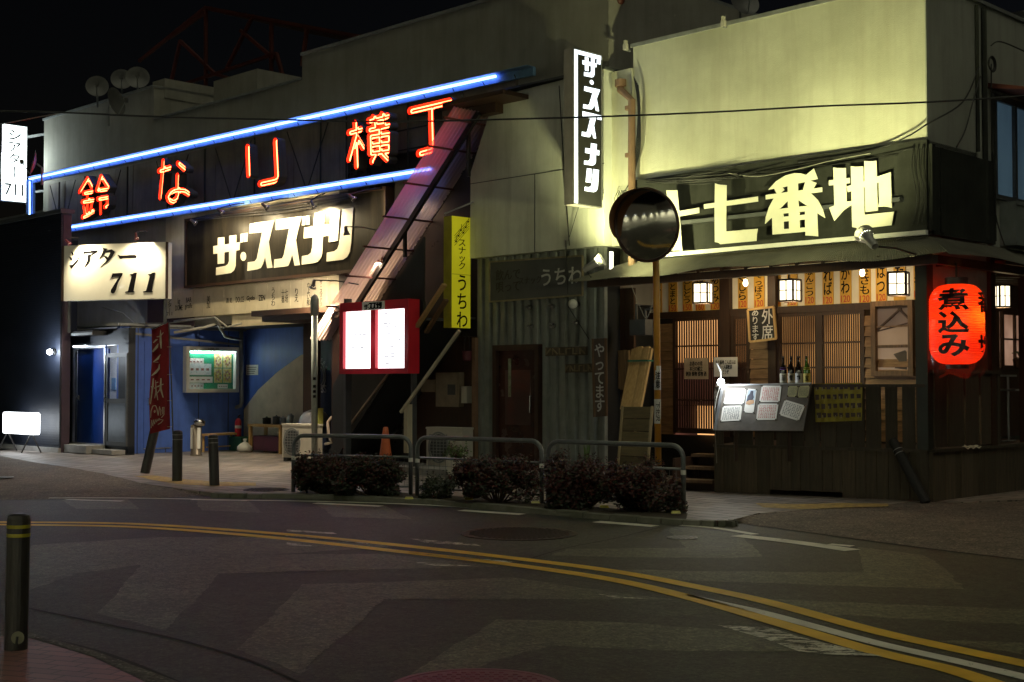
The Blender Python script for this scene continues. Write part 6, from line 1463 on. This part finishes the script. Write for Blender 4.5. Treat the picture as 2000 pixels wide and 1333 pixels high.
for a0,a1,v0,v1,m_,nm in ((.02,.36,.62,.80,fl_w,'pink-spotted flyer row at the top left inside the poster case'), (.02,.52,.36,.66,fl_b,'pale flyer grid at the middle left inside the poster case'), (.02,.55,.16,.32,M['white'],'plain white sheet at the lower left inside the poster case'), (.06,.36,.0,.15,fl_b,'small ticket sheet at the bottom left inside the poster case'),
                         (.58,.76,.56,.92,fl_y,'yellow-edged flyer, upper left of the four in the poster case'), (.78,.96,.56,.92,fl_y,'yellow-edged flyer, upper right of the four in the poster case'), (.58,.76,.16,.54,fl_y,'yellow-edged flyer, lower left of the four in the poster case'), (.78,.96,.16,.54,fl_y,'yellow-edged flyer, lower right of the four in the poster case'), (.66,.88,.01,.12,M['white'],'small white card at the bottom right inside the poster case')):
    wa, wb = w0-f-Wf*a0, w0-f-Wf*a1; za, zb = z0+f+Hf*v0, z0+f+Hf*v1; off = .033+(.004 if 'grid' in nm else 0)
    o_ = thing('flyer', nm, 'flyer', P(uS+off,wa,za), 'flyers in the poster case')
    b = MB(); b.box(uS+off,uS+off+.002,wb,wa,za,zb); build('sheet', b, m_, o_)
    b = MB()
    if 'yellow' in nm:
        cw, cz_ = (wa+wb)/2, (za+zb)/2
        for k in range(7): a_ = k*.9; b.box(uS+off+.002,uS+off+.003,cw+.06*math.cos(a_)-.02,cw+.06*math.cos(a_)+.015,cz_+.1*math.sin(a_)-.03,cz_+.1*math.sin(a_)+.03)
    else:
        for k in range(4): b.box(uS+off+.002,uS+off+.003,wb+(wa-wb)*(.1+.22*k),wb+(wa-wb)*(.22+.22*k),za+(zb-za)*.4,za+(zb-za)*.6)
    build('print', b, mat('flyer_ink', (.16,.12,.12), .6, c2=(.35,.10,.08), ns=20), o_)
# ashtray stand
c = gp(383,890); t = thing('ashtray_stand', 'cylindrical steel ashtray stand with white side labels by the blue wall', 'ashtray', c)
b = MB(); b.lathe([(.135,0),(.14,.02),(.125,.04),(.125,.70)], c, Z, 24); build('body', b, mat('brown_steel', (.20,.17,.14), .4, metal=.5, ns=5), t, smooth=True)
b = MB(); b.lathe([(.135,.70),(.135,.80),(.10,.84),(.04,.83)], c, Z+Vector((.10,-.05,0)), 24); build('lid', b, M['chrome'], t, smooth=True)
b = MB()
for s in (-1,1): b.ob(c+Vector((s*.085,-.10,.40)), Vector((.03,.02*s,0)), Vector((0,.004,0)), Z*.24)
build('side_label', b, M['white'], t)
# bench
t = thing('wooden_bench', 'short pale wooden bench against the blue wall', 'bench', gp(430,883))
q0, q1 = gp(398,884), gp(462,880); d = (q1-q0).normalized(); nv = Vector((d.y,-d.x,0))
b = MB(); b.ob((q0+q1)/2+Z*.42, d*((q1-q0).length/2), nv*.14, Z*.025); build('seat', b, M['pine'], t)
for e in (.08,.92):
    for s in (-.1,.1): b = MB(); p_ = q0+(q1-q0)*e+nv*s; b.bar(p_, p_+Z*.395, .05); build('leg', b, M['pine'], t)
b = MB(); b.bar(q0+(q1-q0)*.08+Z*.12, q0+(q1-q0)*.92+Z*.12, .03); build('stretcher', b, M['pine'], t)
# downpipe in the corner of the blue wall
b = MB(); b.tube([fp(471,640,-1.5), fp(472,786,-1.5), fp(470,793,-1.5), fp(455,798,-1.4), fp(453,806,-1.4), fp(453,880,-1.4)], .05, 10); one('downpipe', b, M['grey'], 'grey downpipe with a kink in the corner of the blue wall', 'pipe', smooth=True)
b = MB(); b.tube([fp(340,650,1.0), fp(400,640,.3), fp(425,632,.05), fp(440,658,-.6), fp(470,664,-1.3)], .035, 8); b.tube([fp(340,628,.1), fp(380,623,.1), fp(420,622,.1), fp(432,640,.1), fp(450,638,.05), fp(472,632,.03)], .022, 6); b.tube([fp(200,600,.2), fp(240,612,.2), fp(262,632,.2), fp(330,632,.2), fp(420,620,.15), fp(445,640,.1)], .018, 6)
one('conduit', b, M['wire_pale'], 'pale conduits sagging along the bottom of the cream wall', 'conduit', smooth=True)
# fire extinguisher, crate, bag
c = fp(465,846,-1.2); c.z = .35; t = thing('fire_extinguisher', 'red fire extinguisher with a white band by the downpipe', 'extinguisher', c)
b = MB(); b.lathe([(.075,0),(.08,.02),(.08,.36),(.06,.42),(.025,.45)], c, Z, 18); build('body', b, M['red'], t, smooth=True)
b = MB(); b.lathe([(.0815,.20),(.0815,.27)], c, Z, 18, caps=False); build('band', b, M['white'], t)
b = MB(); b.tube([c+Z*.45, c+Z*.50, c+Z*.52+U*.08], .014, 6); build('valve', b, M['blackmat'], t)
c = fp(471,868,-1.2); t = thing('crate', 'low dark green crate under the fire extinguisher', 'crate', Vector((c.x,c.y,0)))
c.z = 0; b = MB(); b.ob(c+Z*.17, U*.26, N*.18, Z*.16); build('box', b, mat('green_plastic', (.02,.09,.05), .4), t)
b = MB(); b.ob(c+Z*.335, U*.27, N*.19, Z*.014); build('lid', b, mat('green_plastic_lid', (.03,.13,.07), .4), t)
c = fp(478,880,-.9); c.z = 0; t = thing('plastic_bag', 'white knotted plastic bag on the ground beside the green crate', 'bag', c)
b = MB(); b.lathe([(.14,0),(.19,.05),(.18,.14),(.10,.21),(.03,.25),(.05,.32),(.001,.33)], c, Z, 14); build('sack', b, M['white'], t, smooth=True)
# notice on the blue wall
u0,u1,z0,z1 = rect(480,503,713,733,-1.68); t = thing('wall_notice', 'small white printed notice on the blue wall', 'notice', P(u0,-1.69,z0))
b = MB(); b.box(u0,u1,-1.70,-1.69,z0,z1); build('sheet', b, M['white'], t)
b = MB()
for k in range(4): b.box(u0+.05,u1-.06-.03*k,-1.69,-1.6885,z1-.07-.05*k,z1-.055-.05*k)
build('print', b, M['dgrey'], t)
# shelf with pots
t = thing('work_table', 'rough wooden table with pots beside the plaster dado', 'table', fp(530,880,-1.2))
u0,u1,_,_ = rect(500,565,826,880,-1.2)
b = MB(); b.box(u0,u1,-1.5,-.95,.62,.68); build('table_top', b, M['pine'], t)
for uu in (u0+.06,u1-.06):
    for ww in (-1.44,-1.0): b = MB(); b.box(uu-.035,uu+.035,ww-.035,ww+.035,0,.62); build('leg', b, M['pine'], t)
b = MB(); b.box(u0+.1,u1-.1,-1.4,-1.05,.05,.4); build('storage_box', b, mat('maroon_box', (.10,.03,.06), .6), t)
for x, m_, h_, r_, nm in ((521,'blackmat',.13,.1,'black cooking pot on the rough table, leftmost'), (540,'dgrey',.17,.09,'dark grey pot in the middle of the rough table'), (553,'steel',.15,.075,'steel pot at the right of the rough table'), (566,'steel',.22,.07,'tall steel can leaning at the right end of the rough table')):
    c = fp(x,822,-1.2); c.z = .682; t = thing('cooking_pot', nm, 'pot', c, 'pots on the rough table')
    b = MB(); ax = Z+(U*.2 if h_ > .2 else U*0); b.lathe([(r_*.9,0),(r_,.02),(r_,h_)], c, ax, 18); build('body', b, M[m_], t, smooth=True)
    b = MB(); b.lathe([(r_*1.05,h_),(r_*1.05,h_+.015),(.02,h_+.03),(.02,h_+.05)], c, ax, 18); build('lid', b, M[m_], t)
for x, y0, nm in ((522,786,'dark upright post on a foot before the plaster dado, right of its twin'), (505,783,'dark upright post on a foot at the left edge of the plaster dado')):
    c = gp(x+2, 879); t = thing('barrier_post', nm, 'post', c, 'posts before the plaster dado')
    b = MB(); b.bar(c, c+Z*1.25, .06); build('post', b, M['dwood'], t); b = MB(); b.ob(c+Z*.04, Vector((.12,0,0)), Vector((0,.1,0)), Z*.04); build('foot', b, M['concrete'], t)
# vending machine
u0,u1,z0,z1 = rect(618,656,688,812,-.9)
u0,u1 = u0,u1+.12; t = thing('vending_machine', 'dark blue drinks vending machine side with a white ring emblem', 'vending machine', P((u0+u1)/2,-1.2,0))
b = MB(); b.box(u0,u1,-1.6,-.9,.05,1.95); build('cabinet', b, M['plasticblue'], t)
b = MB(); cu_, cz_ = FU(624,735,-.89); 
b.tube([P(cu_+.22*math.cos(k*.2618),-.895,cz_+.30*math.sin(k*.2618)) for k in range(24)], .012, 5, True); b.tube([P(cu_+.15*math.cos(k*.2618),-.895,cz_+.21*math.sin(k*.2618)) for k in range(24)], .01, 5, True)
for i, ch in enumerate('COFFEE'): a_ = R_(140-i*22); put_text(b, ch, P(cu_+.27*math.cos(a_),-.893,cz_+.37*math.sin(a_)), U*math.sin(a_)-Z*math.cos(a_), U*math.cos(a_)+Z*math.sin(a_), h=.09, bold=.01)
put_text(b, 'BOSS', P(cu_,-.893,FU(624,760,-.89)[1]), U, Z, w=.52, h=.18, bold=.02)
build('lettering', b, mat('dim_white_print', (.40,.40,.42), .6), t)
# dome bin
c = fp(614,842,-.3); c.z = 0; t = thing('dome_bin', 'grey-blue bin with a domed lid behind the air conditioner', 'bin', c)
b = MB(); b.lathe([(.27,0),(.32,.72)], c, Z, 24); build('body', b, M['plasticblue'], t, smooth=True)
b = MB(); b.lathe([(.36,.72),(.36,.76),(.33,.90),(.24,1.02),(.10,1.08),(.001,1.09)], c, Z, 24, caps=False); build('lid', b, mat('bin_lid_grey', (.13,.14,.18), .4), t, smooth=True)
b = MB(); b.ob(c+Vector((.14,-.34,.92)), Vector((.10,0,0)), Vector((0,.01,0)), Z*.20); build('notice', b, mat('yellow_green_tape', (.40,.40,.08), .6), t)
# air conditioners: outdoor units
def ac_unit(c, rz, label):
    t = thing('air_conditioner', label, 'air conditioner', (0,0,0), 'outdoor units of air conditioners')
    b = MB(); b.lbox(-.4,.4,-.14,.14,.06,.60); build('casing', b, M['ac'], t)
    b = MB(); b.lbox(-.41,.41,-.15,.15,.60,.63); build('top', b, M['ac'], t)
    b = MB(); b.lathe([(.235,0),(.235,.012),(.21,.012),(.21,0)], (-.12,-.14,.33), Vector((0,-1,0)), 28, caps=False)
    for k in range(9): b.lbox(-.32,.08,-.156,-.150,.14+k*.046,.152+k*.046)
    for k in range(6): b.lbox(-.32+k*.076,-.308+k*.076,-.152,-.147,.12,.53)
    build('fan_grille', b, M['grey'], t)
    b = MB(); b.lathe([(.001,0),(.20,.0)], (-.12,-.1405,.33), Vector((0,-1,0)), 24, caps=False); b.lathe([(.05,.002),(.05,.006),(.001,.006)], (-.12,-.1405,.33), Vector((0,-1,0)), 14, caps=False); build('fan', b, M['dgrey'], t)
    for s in (-.3,.3): b = MB(); b.lbox(s-.05,s+.05,-.15,.15,0,.06); build('foot', b, M['blackmat'], t)
    t.location = c; t.rotation_euler = (0,0,rz); return t
c = fp(590,885,.6); c.z = .02; ac_unit(c, R_(-40), 'cream outdoor unit with round fan grille behind the left guard rail').scale = (1.15,1.1,1.25)
c = fp(878,898,.5); c.z = .05; ac_unit(c, R_(-38), 'dim outdoor unit beside the potted plant under the stair').scale = (1.1,1.1,1.25)
b = MB(); b.tube([fp(648,815,.3), fp(640,825,.5), fp(642,850,.6), fp(648,865,.6), fp(635,868,.6)], .03, 8); one('drain_hose', b, M['ac'], 'cream hose curling down beside the dark pillar', 'hose', smooth=True)
# grey pole with stickers
c = gp(614,912); c.z = 0; y_ = c.y; t = thing('sign_pole', 'grey-green street pole with a thick capped top and small black marks', 'pole', c)
zt = yp(611,590,y_).z; b = MB(); b.tube([c, Vector((c.x-.01,y_,zt))], .062, 14); build('shaft', b, mat('pole_grey_green', (.33,.37,.33), .45, c2=(.26,.29,.26), ns=6), t, smooth=True)
b = MB(); b.lathe([(.062,-.28),(.085,-.26),(.085,.05),(.06,.12),(.02,.15)], Vector((c.x-.01,y_,zt)), Z, 16); build('cap', b, mat('pole_cap', (.30,.34,.31), .45, ns=6), t, smooth=True)
b = MB()
for y0 in (740,755,765,775): p_ = yp(613,y0,y_-.06); b.ob(p_+Vector((.012,0,0)), Vector((.028,.006,0)), Vector((0,.004,0)), Z*.028)
build('sticker', b, M['ink'], t)
# traffic cone and bricks
c = gp(752,912); c = fp(753,893,1.9); c.z = 0
t = thing('traffic_cone', 'tall faded orange traffic cone under the stair', 'traffic cone', c)
b = MB(); b.lathe([(.17,.03),(.10,.45),(.045,.86),(.03,.87)], c, Z, 20); build('cone', b, M['cone'], t, smooth=True)
b = MB(); b.ob(c+Z*.02, Vector((.22,0,0)), Vector((0,.22,0)), Z*.02); build('base', b, M['cone'], t)
for x, nm in ((690,'orange weight block on the ground, left of the cone'), (728,'orange weight block touching the cone foot')):
    c = fp(x,893,1.9); c.z = 0; b = MB(); b.ob(c+Z*.05, U*.17, N*.09, Z*.05); b.ob(c+Z*.115, U*.06, N*.04, Z*.015); one('weight_block', b, M['cone'], nm, 'weight')
# meters on the back wall under the stair
def meter(x0,x1,y0,y1,w,label,m_,win=True):
    u0,u1,z0,z1 = rect(x0,x1,y0,y1,w); t = thing('meter_box', label, 'meter box', P((u0+u1)/2,w,z0), 'meter boxes under the stair')
    b = MB(); b.box(u0,u1,w-.14,w,z0,z1); build('case', b, M[m_], t)
    b = MB(); b.box(u0+.03,u1-.03,w,w+.015,z0+.03,z1-.03); build('cover', b, M[m_], t)
    if win: b = MB(); b.box(u0+(u1-u0)*.55,u1-.08,w+.015,w+.02,z0+(z1-z0)*.35,z0+(z1-z0)*.65); build('window', b, M['dgrey'], t)
M['meterb'] = mat('brown_grey_case', (.30,.24,.17), .5, ns=5)
meter(851,896,728,795,.1,'large brown-grey meter box under the stair','meterb'); meter(822,849,742,766,.1,'small brown meter box left of the large one','meterb',False); meter(901,911,755,788,.15,'narrow pale meter box beside the orange post','ac',False)
b = MB(); b.box(-11.2,-9.2,-.25,-.06,0,2.55); build('meter_wall', b, M['dwood'], bpy.data.objects['outside_stair'])
u0,u1,z0,z1 = rect(908,924,684,706,.35); c = P((u0+u1)/2,.4,z0); t = thing('hanging_pot', 'small dark red hanging pot by the orange post', 'plant pot', c)
b = MB(); b.lathe([(.05,0),(.08,.02),(.09,.18),(.10,.19)], c, Z, 14); build('pot', b, mat('dark_red_pot', (.13,.02,.03), .5), t)
b = MB(); b.tube([c+Z*.19-U*.08, c+Z*.42-U*.06, c+Z*.48, c+Z*.42+U*.06, c+Z*.19+U*.08], .008, 5); build('handle', b, M['blackmat'], t)
# planter with a plant
c = fp(892,912,1.75); c.z = .0; t = thing('planter_box', 'pale square planter with a small bushy plant under the stair', 'planter', c)
b = MB(); b.lathe([(.20,0),(.25,.34),(.22,.34),(.21,.30)], c, Z, 4); build('box', b, M['ac'], t)
g_, r_, _l = foliage(c+Z*.25, .24, .2, .38, 260, .25, .035); build('leaves', g_, M['leaf_y'], t); build('red_leaves', r_, M['leaf_r'], t)
b = MB(); b.box(-11.5,-5.0,1.35,1.5,0,.13); b.box(-11.5,-5.0,.3,1.35,0,.12); one('concrete_step', b, M['concrete'], 'long low concrete step before the stair and ribbed wall', 'step')
# boards leaning before the tavern's left wall
t = thing('board_bundle', 'bundle of new pine boards tied with green string, leaning on the wall', 'boards', fp(1248,800,.4))
p0, p1 = fp(1233,800,.75), fp(1256,682,.3)
b = MB()
for i in range(7): o = U*(i*.052-.16); b.bar(p0+o-Z*.0+N*(.0), p1+o+Z*(.015*(i%3)), .048, .12 if i < 4 else .10, up=U)
build('board', b, M['pine'], t); k = p0+(p1-p0)*.80; b = MB(); b.ob(k, U*.215, N*.085, Z*.014); build('string', b, mat('green_string', (.02,.14,.08), .6), t)
t = thing('short_boards', 'short row of pine boards hung on the dark boarding beside the leaning bundle', 'boards', fp(1210,765,.1))
b = MB(); u0,u1,z0,z1 = rect(1197,1227,683,764,-.22)
for i in range(5): b.box(u0+(u1-u0)*i/5+.004,u0+(u1-u0)*(i+1)/5-.004,-.28,-.24+random.uniform(0,.01),z0+random.uniform(0,.04),z1-random.uniform(0,.03))
build('board', b, mat('dull_pine', (.30,.19,.08), .6, ns=4, stretch=(8,8,.5), island=.2), t)
q5 = [fp(1217,794,1.0), fp(1275,794,1.0), fp(1263,900,1.3), fp(1206,897,1.3)]
t = thing('slatted_panel', 'weathered slatted timber panel leaning beside the orange pole', 'panel', (q5[2]+q5[3])/2)
q5[2] = Vector((q5[2].x, q5[2].y, .12)); q5[3] = Vector((q5[3].x, q5[3].y, .12))
b = MB()
for i in range(6):
    a0_, a1_ = i/6+.006, (i+1)/6-.006; b.prism([q5[0]+(q5[3]-q5[0])*a0_, q5[1]+(q5[2]-q5[1])*a0_, q5[1]+(q5[2]-q5[1])*a1_, q5[0]+(q5[3]-q5[0])*a1_], -N*.02)
build('slat', b, mat('mossy_slats', (.15,.115,.055), .7, c2=(.10,.08,.04), ns=4, stretch=(1,1,6), island=.25), t)
b = MB(); b.bar(q5[0]+N*.01,q5[3]+N*.01,.035,.05); b.bar(q5[1]+N*.01,q5[2]+N*.01,.035,.05); build('frame', b, mat('grey_pine', (.24,.18,.085), .6, ns=5), t)
c = fp(1252,640,-.1); t = thing('gas_meter', 'dusty gas meter in the dark gap left of the lattice front', 'meter', c)
b = MB(); b.ob(c, U*.17, N*.1, Z*.13); build('case', b, M['dgrey'], t); b = MB(); b.tube([c+Z*.13-U*.1, c+Z*.4-U*.1], .025, 8); b.tube([c+Z*.13+U*.1, c+Z*.3+U*.1, c+Z*.32+U*.3], .025, 8); build('pipe', b, M['dgrey'], t)

# ------------------------------------------------------------------ roofs: dishes and steel frame
def dish(c, dirv, r, label, group='satellite dishes on the roofs'):
    c, d = Vector(c), Vector(dirv).normalized(); t = thing('satellite_dish', label, 'satellite dish', c-Z*r*1.4, group)
    b = MB(); b.lathe([(.001,0),(r*.35,r*.03),(r*.7,r*.12),(r,r*.25),(r*1.02,r*.25)], c, d, 28, caps=False); build('reflector', b, M['dish'], t, smooth=True)
    b = MB(); lo_ = d.cross(Z).cross(d).normalized()*-1; lo_ = lo_ if lo_.z < 0 else -lo_; e = c+d*r*1.05+lo_*r*.15; b.tube([c+lo_*r+d*r*.2, e], .014, 6); build('feed_arm', b, M['grey'], t)
    b = MB(); b.ob(e, Vector((.04,0,0)), Vector((0,.05,0)), Z*.05); build('receiver', b, M['dish'], t)
    b = MB(); b.tube([c-d*.02, c-d*.15-Z*r*.2, c-d*.15-Z*r*1.6], .025, 8); build('mast', b, M['grey'], t)
M['dish'] = mat('dull_dish', (.10,.10,.10), .5, ns=4)
dv = Vector((.25,-1,.25))
dish(yp(190,171,35.0), dv, .29, 'leftmost satellite dish on the theatre roof'); dish(yp(238,157,35.2), dv, .28, 'middle satellite dish, half behind its right neighbour'); dish(yp(269,154,34.6), dv, .30, 'right satellite dish of the theatre roof cluster'); dish(yp(222,200,34.2), Vector((.9,-.3,.2)), .36, 'dark satellite dish seen edge-on in the theatre roof cluster')
dish(yp(1263,55,25), Vector((-.8,-.5,.3)), .36, 'tilted satellite dish behind the tavern roof edge'); dish(yp(1452,8,24.5), Vector((.3,-1,.4)), .28, 'satellite dish cut by the top of the picture above the tavern')
dish(yp(70,320,34.0), Vector((-.9,-.4,.2)), .32, 'satellite dish turned away between the tube sign and theatre')
t = thing('roof_truss', 'dark red steel roof frame rising behind the theatre parapet', 'steel frame', fp(500,190,-4))
b = MB(); Wt = -4.5
def TF(x, y, w=Wt): return fp(x, y, w)
for (x0,y0,x1,y1) in ((272,120,402,15),(402,15,720,75),(330,75,402,25),(402,15,402,190),(352,80,330,180),(352,80,420,145),(330,175,540,105),(492,35,440,140),(530,45,530,190),(470,60,535,115),(540,105,560,175),(600,52,590,130),(420,145,600,200),(330,175,330,195)):
    b.bar(TF(x0,y0), TF(x1,y1), .09); b.bar(TF(x0,y0,Wt-3), TF(x1,y1,Wt-3), .09) if y0 != y1 and x1 < 600 else None
build('member', b, M['rust'], t)
b = MB(); b.prism([TF(402,13), TF(720,73), TF(720,80), TF(402,20)], -N*4); build('roof_sheet', b, M['rust'], t)
bb = thing('dark_building', 'dark roof block behind the gap between theatre and tavern', 'building', P(-5,-7,0))
b = MB(); b.box(-6.2,2.0,-14,-7.5,0,8.6); build('wall', b, M['stucco_side'], bb)
b = MB(); b.box(-6.3,2.1,-14,-7.3,8.6,8.75); build('roof_edge', b, M['dgrey'], bb)
b = MB(); b.tube([fp(1178,-10,-.4), fp(1178,150,-.4)], .09, 10); b.tube([fp(1190,0,-.4), fp(1215,0,-.4)], .08, 10); one('soil_pipe', b, M['rust'], 'dark red vertical pipe in the gap above the brown downpipe', 'pipe', smooth=True)
for x, y, nm in ((1413,46,'small pale clip at the top edge of the tavern wall'), (1222,92,'small pale clip at the left edge of the tavern wall')):
    c = fp(x, y, .08); t = thing('wall_clip', nm, 'clip'); t.location = c
    b = MB(); b.ob(c, U*.035, N*.03, Z*.05); b.ob(c+Z*.07, U*.02, N*.03, Z*.04); build('body', b, M['ac'], t); b = MB(); b.bar(c-Z*.05, c-Z*.05-N*.12, .03); build('bracket', b, M['grey'], t)

# ------------------------------------------------------------------ overhead and loose cables
def cable(pts, r, label, name='cable', m_='wire', group=None):
    b = MB(); b.tube(smooth_line([Vector(p) for p in pts], 6), r, 6); return one(name, b, M[m_], label, 'cable', group, smooth=True)
Y0 = 15.0
cable([yp(x, y, Y0) for x, y in ((-60,212),(0,217),(120,220),(300,228),(500,233),(760,238),(1000,233),(1180,228),(1400,219),(1600,208),(1810,200),(2000,188),(2080,183))], .011, 'long black cable sagging across the whole street front', 'overhead_cable')
cable([yp(2,243,33), yp(60,232,34), yp(125,220,36)], .012, 'pale stay running from the tube sign to the theatre roof', 'stay_cable', 'wire_pale')
cable([sp(1912,132,.1), sp(1880,200,.3), fp(1812,242,.15), fp(1770,268,.14), fp(1700,295,.13), fp(1560,318,.12)], .012, 'thick black cable swooping down from the side wall to the letter board')
cable([sp(1915,150,.1), sp(1900,200,.12), sp(1885,255,.1), sp(1868,288,.08)], .012, 'short black cable hanging down the side wall', 'cable')
cable([sp(1936,125,.08), sp(1937,250,.08), sp(1942,330,.08), sp(1945,420,.08), sp(1962,480,.2)], .010, 'thin black cable running down beside the side window')
cable([sp(1935,90,.1), sp(1955,82,.2), sp(2010,105,.4)], .011, 'black cable leaving the side wall to the right')
b = MB()
cc = sp(1936,126,.1)
for k in range(3): b.tube([cc+(-N*math.cos(a_*.3927)+Z*math.sin(a_*.3927))*(.095+.012*k)+U*.01*k for a_ in range(16)], .009, 6, True)
one('cable_coil', b, M['wire'], 'coil of black cable hung high on the side wall', 'cable coil', smooth=True)
b = MB(); rnd = random.Random(3)
for i in range(9):
    x0 = rnd.uniform(1245,1300); x1 = rnd.uniform(1420,1800); y0 = 350-(x0-1240)*.13+rnd.uniform(-2,18); y1 = 350-(x1-1240)*.13+rnd.uniform(-4,22)
    pts = [fp(x0+(x1-x0)*k, y0+(y1-y0)*k+14*math.sin(math.pi*k)*rnd.uniform(.3,1.1), .09+.05*rnd.random()) for k in (0,.25,.5,.75,1)]
    b.tube(smooth_line(pts, 4), .007, 5)
one('loose_wires', b, M['wire'], 'tangle of black wires along the top of the letter board', 'wires', smooth=True)
b = MB()
for k in range(5): b.tube(smooth_line([fp(1238+k*2,150+k*4,.1), fp(1246+k,210,.12), fp(1242+2*k,290,.12), fp(1236+k,340,.1), fp(1215+k*6,385+k*8,.12)], 5), .008, 5)
for k in range(6): b.tube(smooth_line([fp(1208+k*3,372,.12), fp(1200+k*5,392,.16), fp(1215-k*3,412,.16), fp(1212+k*2,440+k*6,.12)], 4), .007, 5)
one('wire_bundle', b, M['wire'], 'bundle of black wires beside the brown downpipe', 'wires', smooth=True)
cable([fp(1420,338,.12), fp(1480,345,.14), fp(1560,330,.14), fp(1620,315,.14), fp(1700,300,.14)], .007, 'pale wire drooping over the letter board', 'pale_wire', 'wire_pale')
b = MB(); rnd = random.Random(5)
for k in range(6): x = 1785+k*9; b.tube(smooth_line([fp(min(x,1806),282,.1), fp(min(x-6*rnd.random(),1806),330,.16), fp(min(x+6,1806),390,.14), fp(min(x-3,1806),440,.12)], 4), .007, 5)
one('corner_wires', b, M['wire'], 'black wires hanging at the right corner of the letter board', 'wires', smooth=True)
cable([fp(1095,30,.3) if False else fp(1092,168,.3), fp(1100,300,.29), fp(1108,420,.28), fp(1112,480,.27)], .010, 'thin cable down the grey panel left of the black box sign')
b = MB(); rnd = random.Random(9)
for k in range(4): b.tube(smooth_line([fp(370+k*5,432,.3), fp(450,412+k*4,.35), fp(560,398+k*5,.35), fp(680,378+k*4,.35)], 5), .008, 5)
one('lamp_wires', b, M['wire'], 'loose wires strung between the small signboard spotlights', 'wires', smooth=True)
cable([fp(1233,558,.4), fp(1250,600,.3), fp(1262,622,.3), fp(1272,600,.3), fp(1276,585,.2)], .007, 'pale plug lead dangling under the awning', 'plug_lead', 'wire_pale')

# ------------------------------------------------------------------ the street behind the camera, seen only in the mirror
ob_ = thing('opposite_building', 'plain dim building across the street behind the viewer', 'building', (0,-9,0))
b = MB(); b.lbox(-30,30,-16,-9,-.1,13); build('wall', b, M['stucco_side'], ob_)
b = MB(); b.lbox(2,4.2,-9,-8.96,1,2.6); build('window', b, glow('added_dim_window', (.9,.95,.8), .8), ob_)  # lit window added to give the mirror something to reflect
b = MB(); b.lbox(-9,-7,-9,-8.96,3.6,5); build('window', b, M['glow_brown'], ob_)  # second glowing pane, also put in to fill the reflection
for x in (-27,-20,-14,-8,-2,5,12):  # lamp row added to brighten this wall in the mirror
    b = MB(); b.lathe([(.001,-.1),(.1,0),(.001,.1)], (x,-8.2,6.2), Z, 12, caps=False); build('wall_lamp', b, M['bulb_cool'], ob_)
    b = MB(); b.lathe([(.20,-.02),(.10,.10),(.001,.14)], (x,-8.2,6.22), Z, 14, caps=False); build('added_lamp_hood', b, M['dgrey'], ob_)
    add_spot(ob_, (x,-8.1,6.0), (x,-9.2,2.5), 3000, (1.0,.97,.72), 130, .6, .1)
ob2 = thing('blue_tarpaulin', 'blue tarpaulin hung across the street behind the viewer', 'tarpaulin', (6,-8,0))
b = MB(); b.lbox(6,8.5,-8.6,-8.5,0,4); build('sheet', b, mat('tarp_blue', (.02,.05,.5), .5), ob2)
ob3 = thing('side_street_building', 'plain dim building down the side street, left of the viewer', 'building', (-27,8,0))
b = MB(); b.lbox(-33,-26,-8,23,-.1,11); build('wall', b, M['stucco_side'], ob3)
for y in (-3,4,11,18):  # lamps put in so this unseen wall reads grey in the mirror
    b = MB(); b.lathe([(.001,-.1),(.1,0),(.001,.1)], (-25.4,y,5.4), Z, 12, caps=False); build('wall_lamp', b, M['bulb_cool'], ob3)
    b = MB(); b.lathe([(.20,-.02),(.10,.10),(.001,.14)], (-25.4,y,5.42), Z, 14, caps=False); build('added_lamp_hood', b, M['dgrey'], ob3)
    add_spot(ob3, (-25.3,y,5.2), (-26.2,y,2.0), 1400, (1.0,.97,.72), 130, .6, .1)
